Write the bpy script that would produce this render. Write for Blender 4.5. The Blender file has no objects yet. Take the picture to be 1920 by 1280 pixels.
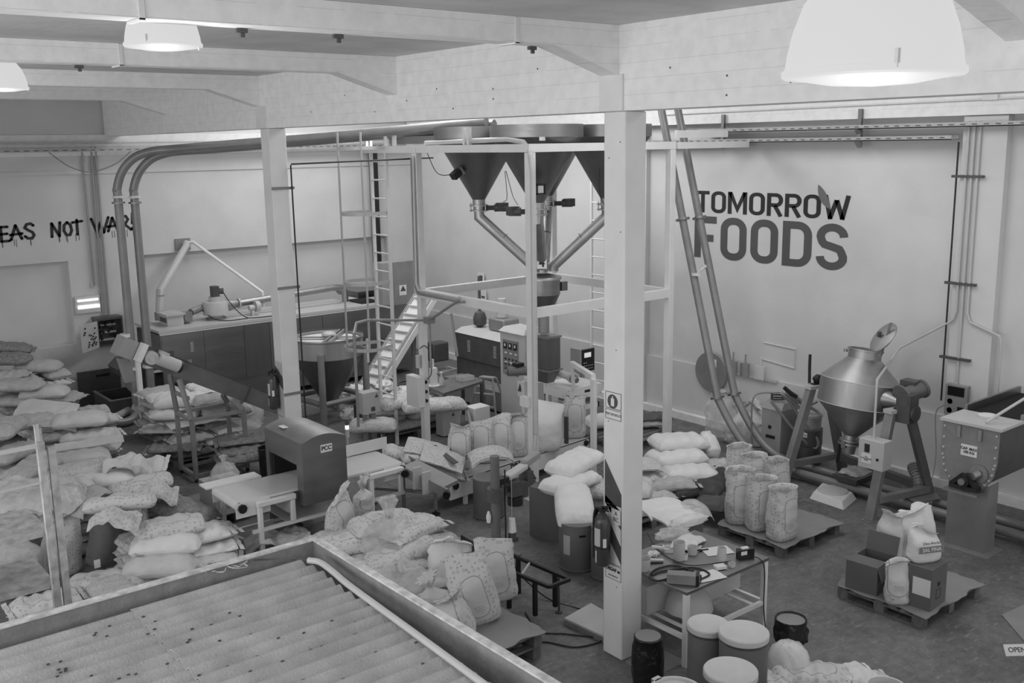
import bpy, bmesh, math, random
from mathutils import Vector as V, Matrix, noise
PI = math.pi
random.seed(7)
SC = bpy.context.scene
COL = SC.collection
def R(d): return math.radians(d)

# ------------------------------------------------------------------ camera
YAW, PIT, ROL, FPX, CAMH = 0.676449506, 0.193737914, -0.0158311605, 1888.7, 5.0
_f = V((math.cos(PIT)*math.sin(YAW), math.cos(PIT)*math.cos(YAW), -math.sin(PIT)))
_r = V((math.cos(YAW), -math.sin(YAW), 0)); _u = _r.cross(_f)
_r, _u = math.cos(ROL)*_r + math.sin(ROL)*_u, -math.sin(ROL)*_r + math.cos(ROL)*_u
EYE = V((0, 0, CAMH))
cam_data = bpy.data.cameras.new('camera'); cam = bpy.data.objects.new('camera', cam_data); COL.objects.link(cam)
cam_data.sensor_width = 36; cam_data.lens = FPX/1920*36; cam_data.clip_start = .05; cam_data.clip_end = 200
cam.matrix_world = Matrix(((_r.x, _u.x, -_f.x, 0), (_r.y, _u.y, -_f.y, 0), (_r.z, _u.z, -_f.z, CAMH), (0, 0, 0, 1)))
SC.camera = cam
# a sight line from the camera, met with a known height, wall plane or cross plane of the hall (used to survey positions)
def ray(x, y): return _f + (x-960)/FPX*_r - (y-640)/FPX*_u
def at(x, y, z=0): d = ray(x, y); return EYE + d*((z-CAMH)/d.z)
def onx(x, y, X): d = ray(x, y); return EYE + d*(X/d.x)
def ony(x, y, Y): d = ray(x, y); return EYE + d*(Y/d.y)

# ------------------------------------------------------------------ light and exposure
SC.view_settings.view_transform = 'Standard'; SC.view_settings.look = 'None'
SC.view_settings.exposure = -0.36; SC.view_settings.gamma = 1; SC.view_settings.use_curve_mapping = False
wd = bpy.data.worlds.new('world'); SC.world = wd; wd.use_nodes = True
wd.node_tree.nodes['Background'].inputs[0].default_value = (1, 1, 1, 1)
wd.node_tree.nodes['Background'].inputs[1].default_value = 1.1
def area(name, loc, sx, sy, w, rot=(0, 0, 0)):
    l = bpy.data.lights.new(name, 'AREA'); l.shape = 'RECTANGLE'; l.size = sx; l.size_y = sy; l.energy = w
    o = bpy.data.objects.new(name, l); o.location = loc; o.rotation_euler = rot; COL.objects.link(o); return o
# daylight through the rooflights of the far bay; the other two are added fill
for i, y in enumerate((3.2, 8.2, 13.4, 18.4)):
    area('overhead_light', (10.2, y, 6.75), 3.2, 2.6, (100, 130, 300, 165)[i])
area('side_fill_light', (-3.9, 4.5, 3.9), 3.0, 11.0, 420, (0, R(-108), 0))  # unseen area light added to brighten the girder face, column and ceiling
area('overhead_light', (0.5, -1.5, 5.94), 4.0, 2.0, 60)  # unseen fill light added above the camera bay

# ------------------------------------------------------------------ mesh builder
class M:
    def __init__(s): s.v = []; s.f = []
    def add(s, vs, fs):
        n = len(s.v); s.v += [V(p) for p in vs]; s.f += [[i+n for i in f] for f in fs]; return s
    def box(s, x0, y0, z0, x1, y1, z1):
        return s.add([(x0,y0,z0),(x1,y0,z0),(x1,y1,z0),(x0,y1,z0),(x0,y0,z1),(x1,y0,z1),(x1,y1,z1),(x0,y1,z1)],
                     [(0,3,2,1),(4,5,6,7),(0,1,5,4),(1,2,6,5),(2,3,7,6),(3,0,4,7)])
    def bar(s, p, q, w, h, up=(0, 0, 1)):
        p, q = V(p), V(q); d = (q-p).normalized(); u = V(up)
        if abs(d.dot(u)) > .98: u = V((1, 0, 0))
        a = d.cross(u).normalized()*w/2; b = a.cross(d).normalized()*h/2
        return s.add([p-a-b, p+a-b, p+a+b, p-a+b, q-a-b, q+a-b, q+a+b, q-a+b],
                     [(0,3,2,1),(4,5,6,7),(0,1,5,4),(1,2,6,5),(2,3,7,6),(3,0,4,7)])
    def loft(s, rings, caps=True, closed=True):
        n = len(rings[0]); vs = [p for r in rings for p in r]; fs = []
        for i in range(len(rings)-1):
            for j in range(n if closed else n-1):
                k = (j+1) % n; fs.append((i*n+j, i*n+k, (i+1)*n+k, (i+1)*n+j))
        if caps: fs.append(tuple(range(n))[::-1]); fs.append(tuple(range((len(rings)-1)*n, len(rings)*n)))
        return s.add(vs, fs)
    def cyl(s, p, q, r, r2=None, n=16, caps=True):
        p, q = V(p), V(q); r2 = r if r2 is None else r2; d = (q-p).normalized()
        a = d.orthogonal().normalized(); b = d.cross(a)
        return s.loft([[c+(a*math.cos(t*2*PI/n)+b*math.sin(t*2*PI/n))*rr for t in range(n)] for c, rr in ((p, r), (q, r2))], caps)
    def tube(s, pts, r, n=8, caps=True):
        pts = [V(p) for p in pts]; rings = []; a = None
        for i, p in enumerate(pts):
            d0 = (p-pts[i-1]).normalized() if i else (pts[1]-p).normalized()
            d1 = (pts[i+1]-p).normalized() if i < len(pts)-1 else d0
            d = (d0+d1)
            if d.length < 1e-4: d = d0
            d.normalize()
            a = d.orthogonal().normalized() if a is None else (a-d*a.dot(d)).normalized()
            b = d.cross(a); k = 1/max(.5, d.dot(d0))
            rings.append([p+(a*math.cos(t*2*PI/n)+b*math.sin(t*2*PI/n))*r*(k if 0 < i < len(pts)-1 else 1) for t in range(n)])
        return s.loft(rings, caps)
    def lathe(s, prof, c=(0, 0, 0), n=28, ax='z', caps=True, rot=None):
        c = V(c); rings = []
        for r, z in prof:
            ring = []
            for t in range(n):
                x, y = r*math.cos(t*2*PI/n), r*math.sin(t*2*PI/n)
                p = V((x, y, z)) if ax == 'z' else V((z, x, y)) if ax == 'x' else V((y, z, x))
                if rot is not None: p = rot @ p
                ring.append(c+p)
            rings.append(ring)
        return s.loft(rings, caps)
    def prism(s, poly, a, b, ax='z'):
        f = {'z': lambda u, v, w: (u, v, w), 'y': lambda u, v, w: (u, w, v), 'x': lambda u, v, w: (w, u, v)}[ax]
        return s.loft([[V(f(u, v, a)) for u, v in poly], [V(f(u, v, b)) for u, v in poly]])
    def xf(s, m):
        s.v = [m @ p for p in s.v]; return s
def arc(c, r, a0, a1, n, plane='xz'):
    out = []
    for i in range(n+1):
        a = R(a0+(a1-a0)*i/n); x, y = r*math.cos(a), r*math.sin(a)
        out.append(V(c)+V((x, 0, y) if plane == 'xz' else (0, x, y) if plane == 'yz' else (x, y, 0)))
    return out
def smooth_path(pts, k=6):
    # Catmull-Rom through the points
    P = [V(p) for p in pts]; P = [2*P[0]-P[1]]+P+[2*P[-1]-P[-2]]; out = []
    for i in range(1, len(P)-2):
        for j in range(k):
            t = j/k
            out.append(.5*((2*P[i])+(P[i+1]-P[i-1])*t+(2*P[i-1]-5*P[i]+4*P[i+1]-P[i+2])*t*t+(3*P[i]-P[i-1]-3*P[i+1]+P[i+2])*t**3))
    out.append(P[-2]); return out

def mesh_of(name, m, mat, ang=38):
    me = bpy.data.meshes.new(name); me.from_pydata([tuple(p) for p in m.v], [], m.f)
    bm = bmesh.new(); bm.from_mesh(me); bmesh.ops.recalc_face_normals(bm, faces=bm.faces); bm.to_mesh(me); bm.free()
    me.materials.append(mat)
    me.polygons.foreach_set('use_smooth', [True]*len(me.polygons)); me.set_sharp_from_angle(angle=R(ang)); me.update()
    return me
def tag(o, label=None, cat=None, group=None, kind=None):
    if label: o['label'] = label
    if cat: o['category'] = cat
    if group: o['group'] = group
    if kind: o['kind'] = kind
    return o
def thing(name, label, cat, loc=(0, 0, 0), rz=0, group=None):
    o = bpy.data.objects.new(name, None); o.empty_display_size = .1; COL.objects.link(o)
    o.location = loc; o.rotation_euler = (0, 0, R(rz)); return tag(o, label, cat, group)
def local_root(p):
    while p.parent: p = p.parent
    return p
def part(parent, name, m, mat, label=None, bev=0, world=True, kind=None, ang=38):
    """one mesh object under its thing; world=True: m is in hall coordinates, otherwise in the thing's own frame"""
    if world:
        r = local_root(parent)
        inv = (Matrix.Translation(r.location) @ r.rotation_euler.to_matrix().to_4x4()).inverted(); m.xf(inv)
    o = bpy.data.objects.new(name, mesh_of(name, m, mat, ang)); COL.objects.link(o); o.parent = parent
    if bev: b = o.modifiers.new('edge', 'BEVEL'); b.width = bev; b.segments = 2; b.limit_method = 'ANGLE'; b.angle_limit = R(40)
    if label: o['label'] = label
    if kind: o['kind'] = kind
    return o
def solo(name, m, mat, label, cat, group=None, loc=None, bev=0, kind=None, ang=38):
    """a thing that is one mesh; m in hall coordinates"""
    if loc is None:
        loc = V((sum(p.x for p in m.v)/len(m.v), sum(p.y for p in m.v)/len(m.v), min(p.z for p in m.v)))
    loc = V(loc); m.xf(Matrix.Translation(-loc))
    o = bpy.data.objects.new(name, mesh_of(name, m, mat, ang)); COL.objects.link(o); o.location = loc
    if bev: b = o.modifiers.new('edge', 'BEVEL'); b.width = bev; b.segments = 2; b.limit_method = 'ANGLE'; b.angle_limit = R(40)
    return tag(o, label, cat, group, kind)
def struct(name, m, mat, parent=None, bev=0):
    me = mesh_of(name, m, mat); o = bpy.data.objects.new(name, me); COL.objects.link(o)
    if bev: b = o.modifiers.new('edge', 'BEVEL'); b.width = bev; b.segments = 2; b.limit_method = 'ANGLE'; b.angle_limit = R(40)
    if parent: o.parent = parent
    else: o['kind'] = 'structure'
    return o
def copy_tree(o, parent=None):
    c = o.copy(); COL.objects.link(c); c.parent = parent
    for ch in list(o.children): copy_tree(ch, c)
    return c
def dup(o, loc, rz=0, label=None, group=None, scale=None, rot=None):
    c = copy_tree(o); c.location = loc; c.rotation_euler = rot if rot else (0, 0, R(rz))
    if scale: c.scale = scale
    if label: c['label'] = label
    if group: c['group'] = group
    return c

# ------------------------------------------------------------------ materials (the photograph is black and white)
def mat(name, g, rough=.6, metal=0., noise_amt=0., nscale=8., bump=0., bscale=40., emit=0., alpha=1., trans=0., stretch=(1, 1, 1), g2=None, detail=4, coat=0):
    m = bpy.data.materials.new(name); m.use_nodes = True; nt = m.node_tree; b = nt.nodes['Principled BSDF']
    b.inputs['Base Color'].default_value = (g, g, g, 1); b.inputs['Roughness'].default_value = rough; b.inputs['Metallic'].default_value = metal
    if emit: b.inputs['Emission Color'].default_value = (1, 1, 1, 1); b.inputs['Emission Strength'].default_value = emit
    if alpha < 1: b.inputs['Alpha'].default_value = alpha
    if trans: b.inputs['Transmission Weight'].default_value = trans
    if coat: b.inputs['Coat Weight'].default_value = coat
    if noise_amt or bump:
        tc = nt.nodes.new('ShaderNodeTexCoord'); mp = nt.nodes.new('ShaderNodeMapping'); mp.inputs['Scale'].default_value = stretch
        nt.links.new(tc.outputs['Object'], mp.inputs['Vector'])
    if noise_amt:
        n = nt.nodes.new('ShaderNodeTexNoise'); n.inputs['Scale'].default_value = nscale; n.inputs['Detail'].default_value = detail
        nt.links.new(mp.outputs[0], n.inputs['Vector'])
        r = nt.nodes.new('ShaderNodeValToRGB'); lo = g*(1-noise_amt) if g2 is None else g2; hi = min(1, g*(1+noise_amt)) if g2 is None else g
        r.color_ramp.elements[0].position = .3; r.color_ramp.elements[1].position = .7
        r.color_ramp.elements[0].color = (lo, lo, lo, 1); r.color_ramp.elements[1].color = (hi, hi, hi, 1)
        nt.links.new(n.outputs['Fac'], r.inputs[0]); nt.links.new(r.outputs[0], b.inputs['Base Color'])
    if bump:
        n2 = nt.nodes.new('ShaderNodeTexNoise'); n2.inputs['Scale'].default_value = bscale; n2.inputs['Detail'].default_value = 5
        nt.links.new(mp.outputs[0], n2.inputs['Vector'])
        bp = nt.nodes.new('ShaderNodeBump'); bp.inputs['Strength'].default_value = bump; bp.inputs['Distance'].default_value = .02
        nt.links.new(n2.outputs['Fac'], bp.inputs['Height']); nt.links.new(bp.outputs[0], b.inputs['Normal'])
    return m
def nodes_of(m): return m.node_tree.nodes, m.node_tree.links, m.node_tree.nodes['Principled BSDF']
def mth(ns, ln, op, a, b=None, c=None):
    n = ns.new('ShaderNodeMath'); n.operation = op
    for i, v in enumerate((a, b, c)):
        if v is None: continue
        if hasattr(v, 'links'): ln.new(v, n.inputs[i])
        else: n.inputs[i].default_value = v
    return n.outputs[0]
def mixg(ns, ln, fac, a, b):
    n = ns.new('ShaderNodeMix'); n.data_type = 'RGBA'
    ln.new(fac, n.inputs[0])
    for k, v in ((6, a), (7, b)):
        if hasattr(v, 'links'): ln.new(v, n.inputs[k])
        else: n.inputs[k].default_value = (v, v, v, 1)
    return n.outputs[2]

W = {}
W['wall'] = mat('painted_wall', .60, .75, noise_amt=.06, nscale=1.2, bump=.12, bscale=14)
W['plinth'] = mat('grey_dado_paint', .66, .7, noise_amt=.1, nscale=2.5, bump=.1, bscale=20)
W['ceil'] = mat('ceiling_board', .60, .85, noise_amt=.1, nscale=2, bump=.3, bscale=9)
def boarded():
    m = mat('board_marked_concrete', .74, .75); ns, ln, b = nodes_of(m)
    tc = ns.new('ShaderNodeTexCoord'); sx = ns.new('ShaderNodeSeparateXYZ'); ln.new(tc.outputs['Object'], sx.inputs[0])
    n = ns.new('ShaderNodeTexNoise'); n.inputs['Scale'].default_value = 2.2; n.inputs['Detail'].default_value = 6; ln.new(tc.outputs['Object'], n.inputs['Vector'])
    z = mth(ns, ln, 'ADD', sx.outputs[2], mth(ns, ln, 'MULTIPLY', n.outputs['Fac'], .012))
    fr = mth(ns, ln, 'FRACT', mth(ns, ln, 'MULTIPLY', z, 7.4))
    line = mth(ns, ln, 'LESS_THAN', fr, .035)
    gate = mth(ns, ln, 'GREATER_THAN', n.outputs['Fac'], .44)
    fac = mth(ns, ln, 'MULTIPLY', mth(ns, ln, 'MULTIPLY', line, gate), .24)
    n2 = ns.new('ShaderNodeTexNoise'); n2.inputs['Scale'].default_value = 9; n2.inputs['Detail'].default_value = 6; ln.new(tc.outputs['Object'], n2.inputs['Vector'])
    r = ns.new('ShaderNodeValToRGB'); e = r.color_ramp.elements; e[0].position = .3; e[1].position = .62
    e[0].color = (.76, .76, .76, 1); e[1].color = (.84, .84, .84, 1); ln.new(n2.outputs['Fac'], r.inputs[0])
    ln.new(mixg(ns, ln, fac, r.outputs[0], .25), b.inputs['Base Color'])
    bp = ns.new('ShaderNodeBump'); bp.inputs['Strength'].default_value = .25; bp.inputs['Distance'].default_value = .02
    ln.new(mth(ns, ln, 'SUBTRACT', n2.outputs['Fac'], line), bp.inputs['Height']); ln.new(bp.outputs[0], b.inputs['Normal'])
    return m
W['board'] = boarded()
def floor_mat():
    m = mat('worn_concrete_floor', .2, .62); ns, ln, b = nodes_of(m)
    tc = ns.new('ShaderNodeTexCoord')
    def nz(s, d=8, st=(1, 1, 1), rot=0):
        mp = ns.new('ShaderNodeMapping'); mp.inputs['Scale'].default_value = st; mp.inputs['Rotation'].default_value = (0, 0, rot)
        ln.new(tc.outputs['Object'], mp.inputs[0]); n = ns.new('ShaderNodeTexNoise'); n.inputs['Scale'].default_value = s; n.inputs['Detail'].default_value = d
        n.inputs['Roughness'].default_value = .65; ln.new(mp.outputs[0], n.inputs['Vector']); return n.outputs['Fac']
    r = ns.new('ShaderNodeValToRGB'); e = r.color_ramp.elements; e[0].position = .40; e[1].position = .60
    e[0].color = (.095, .095, .095, 1); e[1].color = (.185, .185, .185, 1)
    ln.new(mth(ns, ln, 'ADD', mth(ns, ln, 'MULTIPLY', nz(1.1), .55), mth(ns, ln, 'MULTIPLY', nz(9), .45)), r.inputs[0])
    sc = mth(ns, ln, 'GREATER_THAN', nz(4, 4, (1.2, 7, 1), .5), .62)
    sp = mth(ns, ln, 'GREATER_THAN', nz(22, 3), .64)
    fac = mth(ns, ln, 'MULTIPLY', mth(ns, ln, 'MAXIMUM', sc, sp), .22)
    ln.new(mixg(ns, ln, fac, r.outputs[0], .5), b.inputs['Base Color'])
    return m
W['floor'] = floor_mat()
W['white'] = mat('white_painted_steel', .72, .45, noise_amt=.05, nscale=3)
W['cream'] = mat('pale_grey_enamel', .5, .4, noise_amt=.04, nscale=4)
W['grey'] = mat('grey_enamel', .3, .45, noise_amt=.06, nscale=4)
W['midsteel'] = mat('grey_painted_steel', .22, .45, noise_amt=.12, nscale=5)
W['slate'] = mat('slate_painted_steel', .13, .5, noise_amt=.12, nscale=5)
W['cap'] = mat('lit_chalky_edge', .62, .8, noise_amt=.3, nscale=16, detail=8)  # lighter than the fascia, painting the light on its top edge
W['dark'] = mat('dark_painted_steel', .075, .45, noise_amt=.15, nscale=6)
W['blk'] = mat('black_rubber', .012, .5)
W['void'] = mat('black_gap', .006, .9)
W['gloss'] = mat('black_plastic_gloss', .012, .25)
def steel(name, g, rough, st):
    m = mat(name, g, rough, 1.0, noise_amt=.12, nscale=5, stretch=st); ns, ln, b = nodes_of(m)
    tc = ns.new('ShaderNodeTexCoord'); mp = ns.new('ShaderNodeMapping'); mp.inputs['Scale'].default_value = (st[0]*6, st[1]*6, st[2]*6); ln.new(tc.outputs['Object'], mp.inputs[0])
    n = ns.new('ShaderNodeTexNoise'); n.inputs['Scale'].default_value = 6; n.inputs['Detail'].default_value = 4; ln.new(mp.outputs[0], n.inputs['Vector'])
    r = ns.new('ShaderNodeMapRange'); r.inputs['To Min'].default_value = rough-.08; r.inputs['To Max'].default_value = rough+.14; ln.new(n.outputs['Fac'], r.inputs[0]); ln.new(r.outputs[0], b.inputs['Roughness'])
    return m
W['steel'] = steel('brushed_stainless', .42, .42, (1, 1, .1))
W['steelh'] = steel('brushed_stainless_sheet', .30, .38, (.1, .1, 1))
W['steeld'] = steel('dull_stainless', .24, .45, (1, 1, .12))
W['pipe'] = steel('galvanised_tube', .36, .42, (1, 1, .2))
W['galv'] = mat('galvanised_tray', .42, .5, .6, noise_amt=.15, nscale=30)
W['tubeg'] = mat('grey_tube_paint', .26, .4, .25, noise_amt=.1, nscale=4)
W['rust'] = mat('chipped_white_paint', .50, .7, noise_amt=1, nscale=14, g2=.26, detail=8, bump=.3, bscale=30)
W['wood'] = mat('dirty_pallet_wood', .16, .8, noise_amt=.35, nscale=6, stretch=(1, 5, 1), bump=.4, bscale=20)
W['card'] = mat('brown_cardboard', .13, .8, noise_amt=.08, nscale=3, bump=.05)
W['cardl'] = mat('light_cardboard_sheet', .24, .8, noise_amt=.1, nscale=3, bump=.1)
W['drum'] = mat('fibre_drum_grey', .15, .55, noise_amt=.1, nscale=3)
W['drumlid'] = mat('pale_drum_lid', .58, .45, noise_amt=.08, nscale=4)
W['roof'] = mat('fibre_cement_roof', .40, .8, noise_amt=.16, nscale=5, bump=.35, bscale=60, detail=8)
W['gut'] = mat('shaded_chalky_fascia', .24, .8, noise_amt=.18, nscale=9, bump=.3, detail=8)  # darkened to paint the shade on the inner face of the fascia
W['wpaper'] = mat('white_paper_sack', .72, .6, bump=.9, bscale=7, noise_amt=.05, nscale=3)
W['wpaper2'] = mat('off_white_sack', .58, .65, bump=.9, bscale=8, noise_amt=.08, nscale=4)
W['woven'] = mat('woven_poly_sack', .46, .7, bump=.8, bscale=16, noise_amt=.12, nscale=12, stretch=(1, 3, 1))
W['brown'] = mat('brown_paper_sack', .10, .8, bump=.3, bscale=12, noise_amt=.15)
W['darksack'] = mat('dark_printed_sack', .045, .6, bump=.3, bscale=10, noise_amt=.2)
W['greysack'] = mat('grey_netted_sack', .22, .6, bump=.6, bscale=40, noise_amt=.3, nscale=30)
W['film'] = mat('clear_plastic_film', .75, .2, alpha=.42, bump=.8, bscale=9, noise_amt=.15)
W['binbag'] = mat('black_bin_liner', .012, .28, bump=.9, bscale=12)
W['whitebag'] = mat('white_plastic_bag', .66, .38, bump=.6, bscale=9)
W['ext'] = mat('red_extinguisher_paint', .045, .3, coat=.3)
W['lamp'] = mat('glowing_diffuser', .03, .7, emit=.82)
W['tubelamp'] = mat('lit_fluorescent_tube', .4, .5, emit=1.1)
W['screen'] = mat('lit_display', .6, .4, emit=.5)
W['pl'] = mat('translucent_plastic', .62, .35, alpha=.72)
W['pw'] = mat('white_plastic', .68, .4)
W['pg'] = mat('grey_plastic', .3, .45)
W['ink'] = mat('black_paint', .018, .6)
W['inkg'] = mat('grey_wall_paint', .085, .6)
W['leaf'] = mat('leaf_grey_paint', .15, .6)
W['foil'] = mat('foam_white', .75, .7, noise_amt=.1, nscale=50, bump=.3)

def printed(name, base, ring, axis='z', sc=13., panel=True):
    """sack paper printed with scattered small ring-like fruit and a plain outlined panel on the face"""
    m = mat(name, base, .62, bump=.9, bscale=7); ns, ln, b = nodes_of(m)
    tc = ns.new('ShaderNodeTexCoord'); sx = ns.new('ShaderNodeSeparateXYZ'); ln.new(tc.outputs['Object'], sx.inputs[0])
    vo = ns.new('ShaderNodeTexVoronoi'); vo.inputs['Scale'].default_value = sc; vo.inputs['Randomness'].default_value = .55; ln.new(tc.outputs['Object'], vo.inputs['Vector'])
    d = vo.outputs['Distance']; ringm = mth(ns, ln, 'LESS_THAN', mth(ns, ln, 'ABSOLUTE', mth(ns, ln, 'SUBTRACT', d, .27)), .06)
    dot = mth(ns, ln, 'LESS_THAN', d, .07); pat = mth(ns, ln, 'MAXIMUM', ringm, dot)
    if panel:
        a, c = (sx.outputs[0], sx.outputs[1]) if axis == 'z' else (sx.outputs[0], sx.outputs[2])
        if axis == 'z': ax_, ay_ = mth(ns, ln, 'SUBTRACT', mth(ns, ln, 'ABSOLUTE', a), .12), mth(ns, ln, 'SUBTRACT', mth(ns, ln, 'ABSOLUTE', c), .02)
        else: ax_, ay_ = mth(ns, ln, 'SUBTRACT', mth(ns, ln, 'ABSOLUTE', a), .02), mth(ns, ln, 'SUBTRACT', mth(ns, ln, 'ABSOLUTE', mth(ns, ln, 'SUBTRACT', c, .33)), .13)
        mx, my = mth(ns, ln, 'MAXIMUM', ax_, 0.), mth(ns, ln, 'MAXIMUM', ay_, 0.)
        dd = mth(ns, ln, 'SQRT', mth(ns, ln, 'ADD', mth(ns, ln, 'MULTIPLY', mx, mx), mth(ns, ln, 'MULTIPLY', my, my)))
        side = mth(ns, ln, 'GREATER_THAN', sx.outputs[2], 0.02) if axis == 'z' else mth(ns, ln, 'LESS_THAN', sx.outputs[1], 0.)
        inside = mth(ns, ln, 'MULTIPLY', mth(ns, ln, 'LESS_THAN', dd, .09), side)
        edge = mth(ns, ln, 'MULTIPLY', mth(ns, ln, 'LESS_THAN', mth(ns, ln, 'ABSOLUTE', mth(ns, ln, 'SUBTRACT', dd, .09)), .004), side)
        pat = mth(ns, ln, 'MULTIPLY', pat, mth(ns, ln, 'SUBTRACT', 1., inside))
        # a few short text lines in the panel
        u, w_ = (c, a) if axis == 'z' else (a, c)
        ta = mth(ns, ln, 'LESS_THAN', mth(ns, ln, 'FRACT', mth(ns, ln, 'MULTIPLY', w_, 45.)), .28)
        win = mth(ns, ln, 'LESS_THAN', mth(ns, ln, 'ABSOLUTE', mth(ns, ln, 'SUBTRACT', w_, -.10 if axis == 'z' else .2)), .04)
        tb = mth(ns, ln, 'LESS_THAN', mth(ns, ln, 'ABSOLUTE', u), .05)
        txt = mth(ns, ln, 'MULTIPLY', mth(ns, ln, 'MULTIPLY', mth(ns, ln, 'MULTIPLY', ta, win), tb), inside)
        pat = mth(ns, ln, 'MAXIMUM', pat, mth(ns, ln, 'MAXIMUM', mth(ns, ln, 'MULTIPLY', edge, 1.3), txt))
    f = mth(ns, ln, 'MULTIPLY', pat, .75)
    ln.new(mixg(ns, ln, f, base, ring), b.inputs['Base Color']); return m
W['plie'] = printed('printed_sack_lying', .60, .27, 'z', 21.)
W['pup'] = printed('printed_sack_upright', .60, .27, 'y', 21.)
W['pfine'] = printed('fine_printed_sack', .55, .27, 'z', 24., False)
def crinkle(key, sc, st, dist=.03):
    # sharp paper creases on top of the soft folds of the mesh
    m = W[key]; ns, ln, b = nodes_of(m); tc = ns.new('ShaderNodeTexCoord')
    n = ns.new('ShaderNodeTexNoise'); n.noise_type = 'RIDGED_MULTIFRACTAL'; n.inputs['Scale'].default_value = sc; n.inputs['Detail'].default_value = 3; n.inputs['Roughness'].default_value = .45; n.inputs['Distortion'].default_value = .8
    ln.new(tc.outputs['Object'], n.inputs['Vector'])
    bp = ns.new('ShaderNodeBump'); bp.inputs['Strength'].default_value = st; bp.inputs['Distance'].default_value = dist; ln.new(n.outputs['Fac'], bp.inputs['Height'])
    old = b.inputs['Normal'].links
    if old: ln.new(old[0].from_socket, bp.inputs['Normal'])
    ln.new(bp.outputs[0], b.inputs['Normal'])
for k_, sc_, st_ in (('wpaper', 4.5, .5), ('wpaper2', 5.5, .6), ('woven', 6, .6), ('brown', 5, .5), ('darksack', 5, .5), ('plie', 5, .55), ('pup', 4.5, .6), ('pfine', 6, .6), ('film', 6, .9), ('whitebag', 7, .7), ('greysack', 8, .6), ('binbag', 8, .8)): crinkle(k_, sc_, st_)

# ------------------------------------------------------------------ writing
def text(parent, name, s, size, m, loc, rot, ext=.001, label=None, align='CENTER', bold=0, sx=1):
    cu = bpy.data.curves.new(name, 'FONT'); cu.body = s; cu.size = size; cu.extrude = ext; cu.align_x = align; cu.align_y = 'CENTER'; cu.offset = bold
    t = bpy.data.objects.new('t', cu); COL.objects.link(t); bpy.context.view_layer.update()
    me = bpy.data.meshes.new_from_object(t.evaluated_get(bpy.context.evaluated_depsgraph_get())); bpy.data.objects.remove(t)
    me.materials.clear(); me.materials.append(m)
    mt = Matrix.Translation(V(loc)) @ rot @ Matrix.Diagonal((sx, 1, 1, 1))
    if parent:
        r = local_root(parent); mt = (Matrix.Translation(r.location) @ r.rotation_euler.to_matrix().to_4x4()).inverted() @ mt
    me.transform(mt); o = bpy.data.objects.new(name, me); COL.objects.link(o); o.parent = parent
    if label: o['label'] = label
    return o
FACE_MX = Matrix(((0, 0, -1, 0), (-1, 0, 0, 0), (0, 1, 0, 0), (0, 0, 0, 1)))   # writing on a face that looks towards -X
FACE_MY = Matrix(((1, 0, 0, 0), (0, 0, -1, 0), (0, 1, 0, 0), (0, 0, 0, 1)))    # writing on a face that looks towards -Y
def stroke(m, pts, w, to3, th=.004, closed=False, cap='flat'):
    """a painted brush stroke of width w along 2-D points, placed with to3(u, v, depth)"""
    P = [V((a, b)) for a, b in pts]; n = len(P); L_, R_ = [], []
    for i in range(n):
        if closed: d0, d1 = (P[i]-P[i-1]).normalized(), (P[(i+1) % n]-P[i]).normalized()
        else:
            d0 = (P[i]-P[i-1]).normalized() if i else (P[1]-P[0]).normalized()
            d1 = (P[i+1]-P[i]).normalized() if i < n-1 else d0
        t = (d0+d1); t = t.normalized() if t.length > 1e-4 else d0
        nn = V((-t.y, t.x)); k = w/2/max(.45, nn.dot(V((-d0.y, d0.x))))
        L_.append(P[i]+nn*k); R_.append(P[i]-nn*k)
    rings = [[to3(l.x, l.y, 0), to3(r.x, r.y, 0), to3(r.x, r.y, th), to3(l.x, l.y, th)] for l, r in zip(L_, R_)]
    if closed: rings.append(rings[0]); m.loft(rings, caps=False)
    else: m.loft(rings)
    if cap == 'round':
        for p in (P[0], P[-1]): m.loft([[to3(p.x+w/2*math.cos(a*PI/6), p.y+w/2*math.sin(a*PI/6), d) for a in range(12)] for d in (0, th)])
def rrect(x0, y0, x1, y1, r, n=5):
    out = []
    for cx, cy, a in ((x1-r, y1-r, 0), (x0+r, y1-r, 90), (x0+r, y0+r, 180), (x1-r, y0+r, 270)):
        out += [(cx+r*math.cos(R(a+90*i/n)), cy+r*math.sin(R(a+90*i/n))) for i in range(n+1)]
    return out
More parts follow.
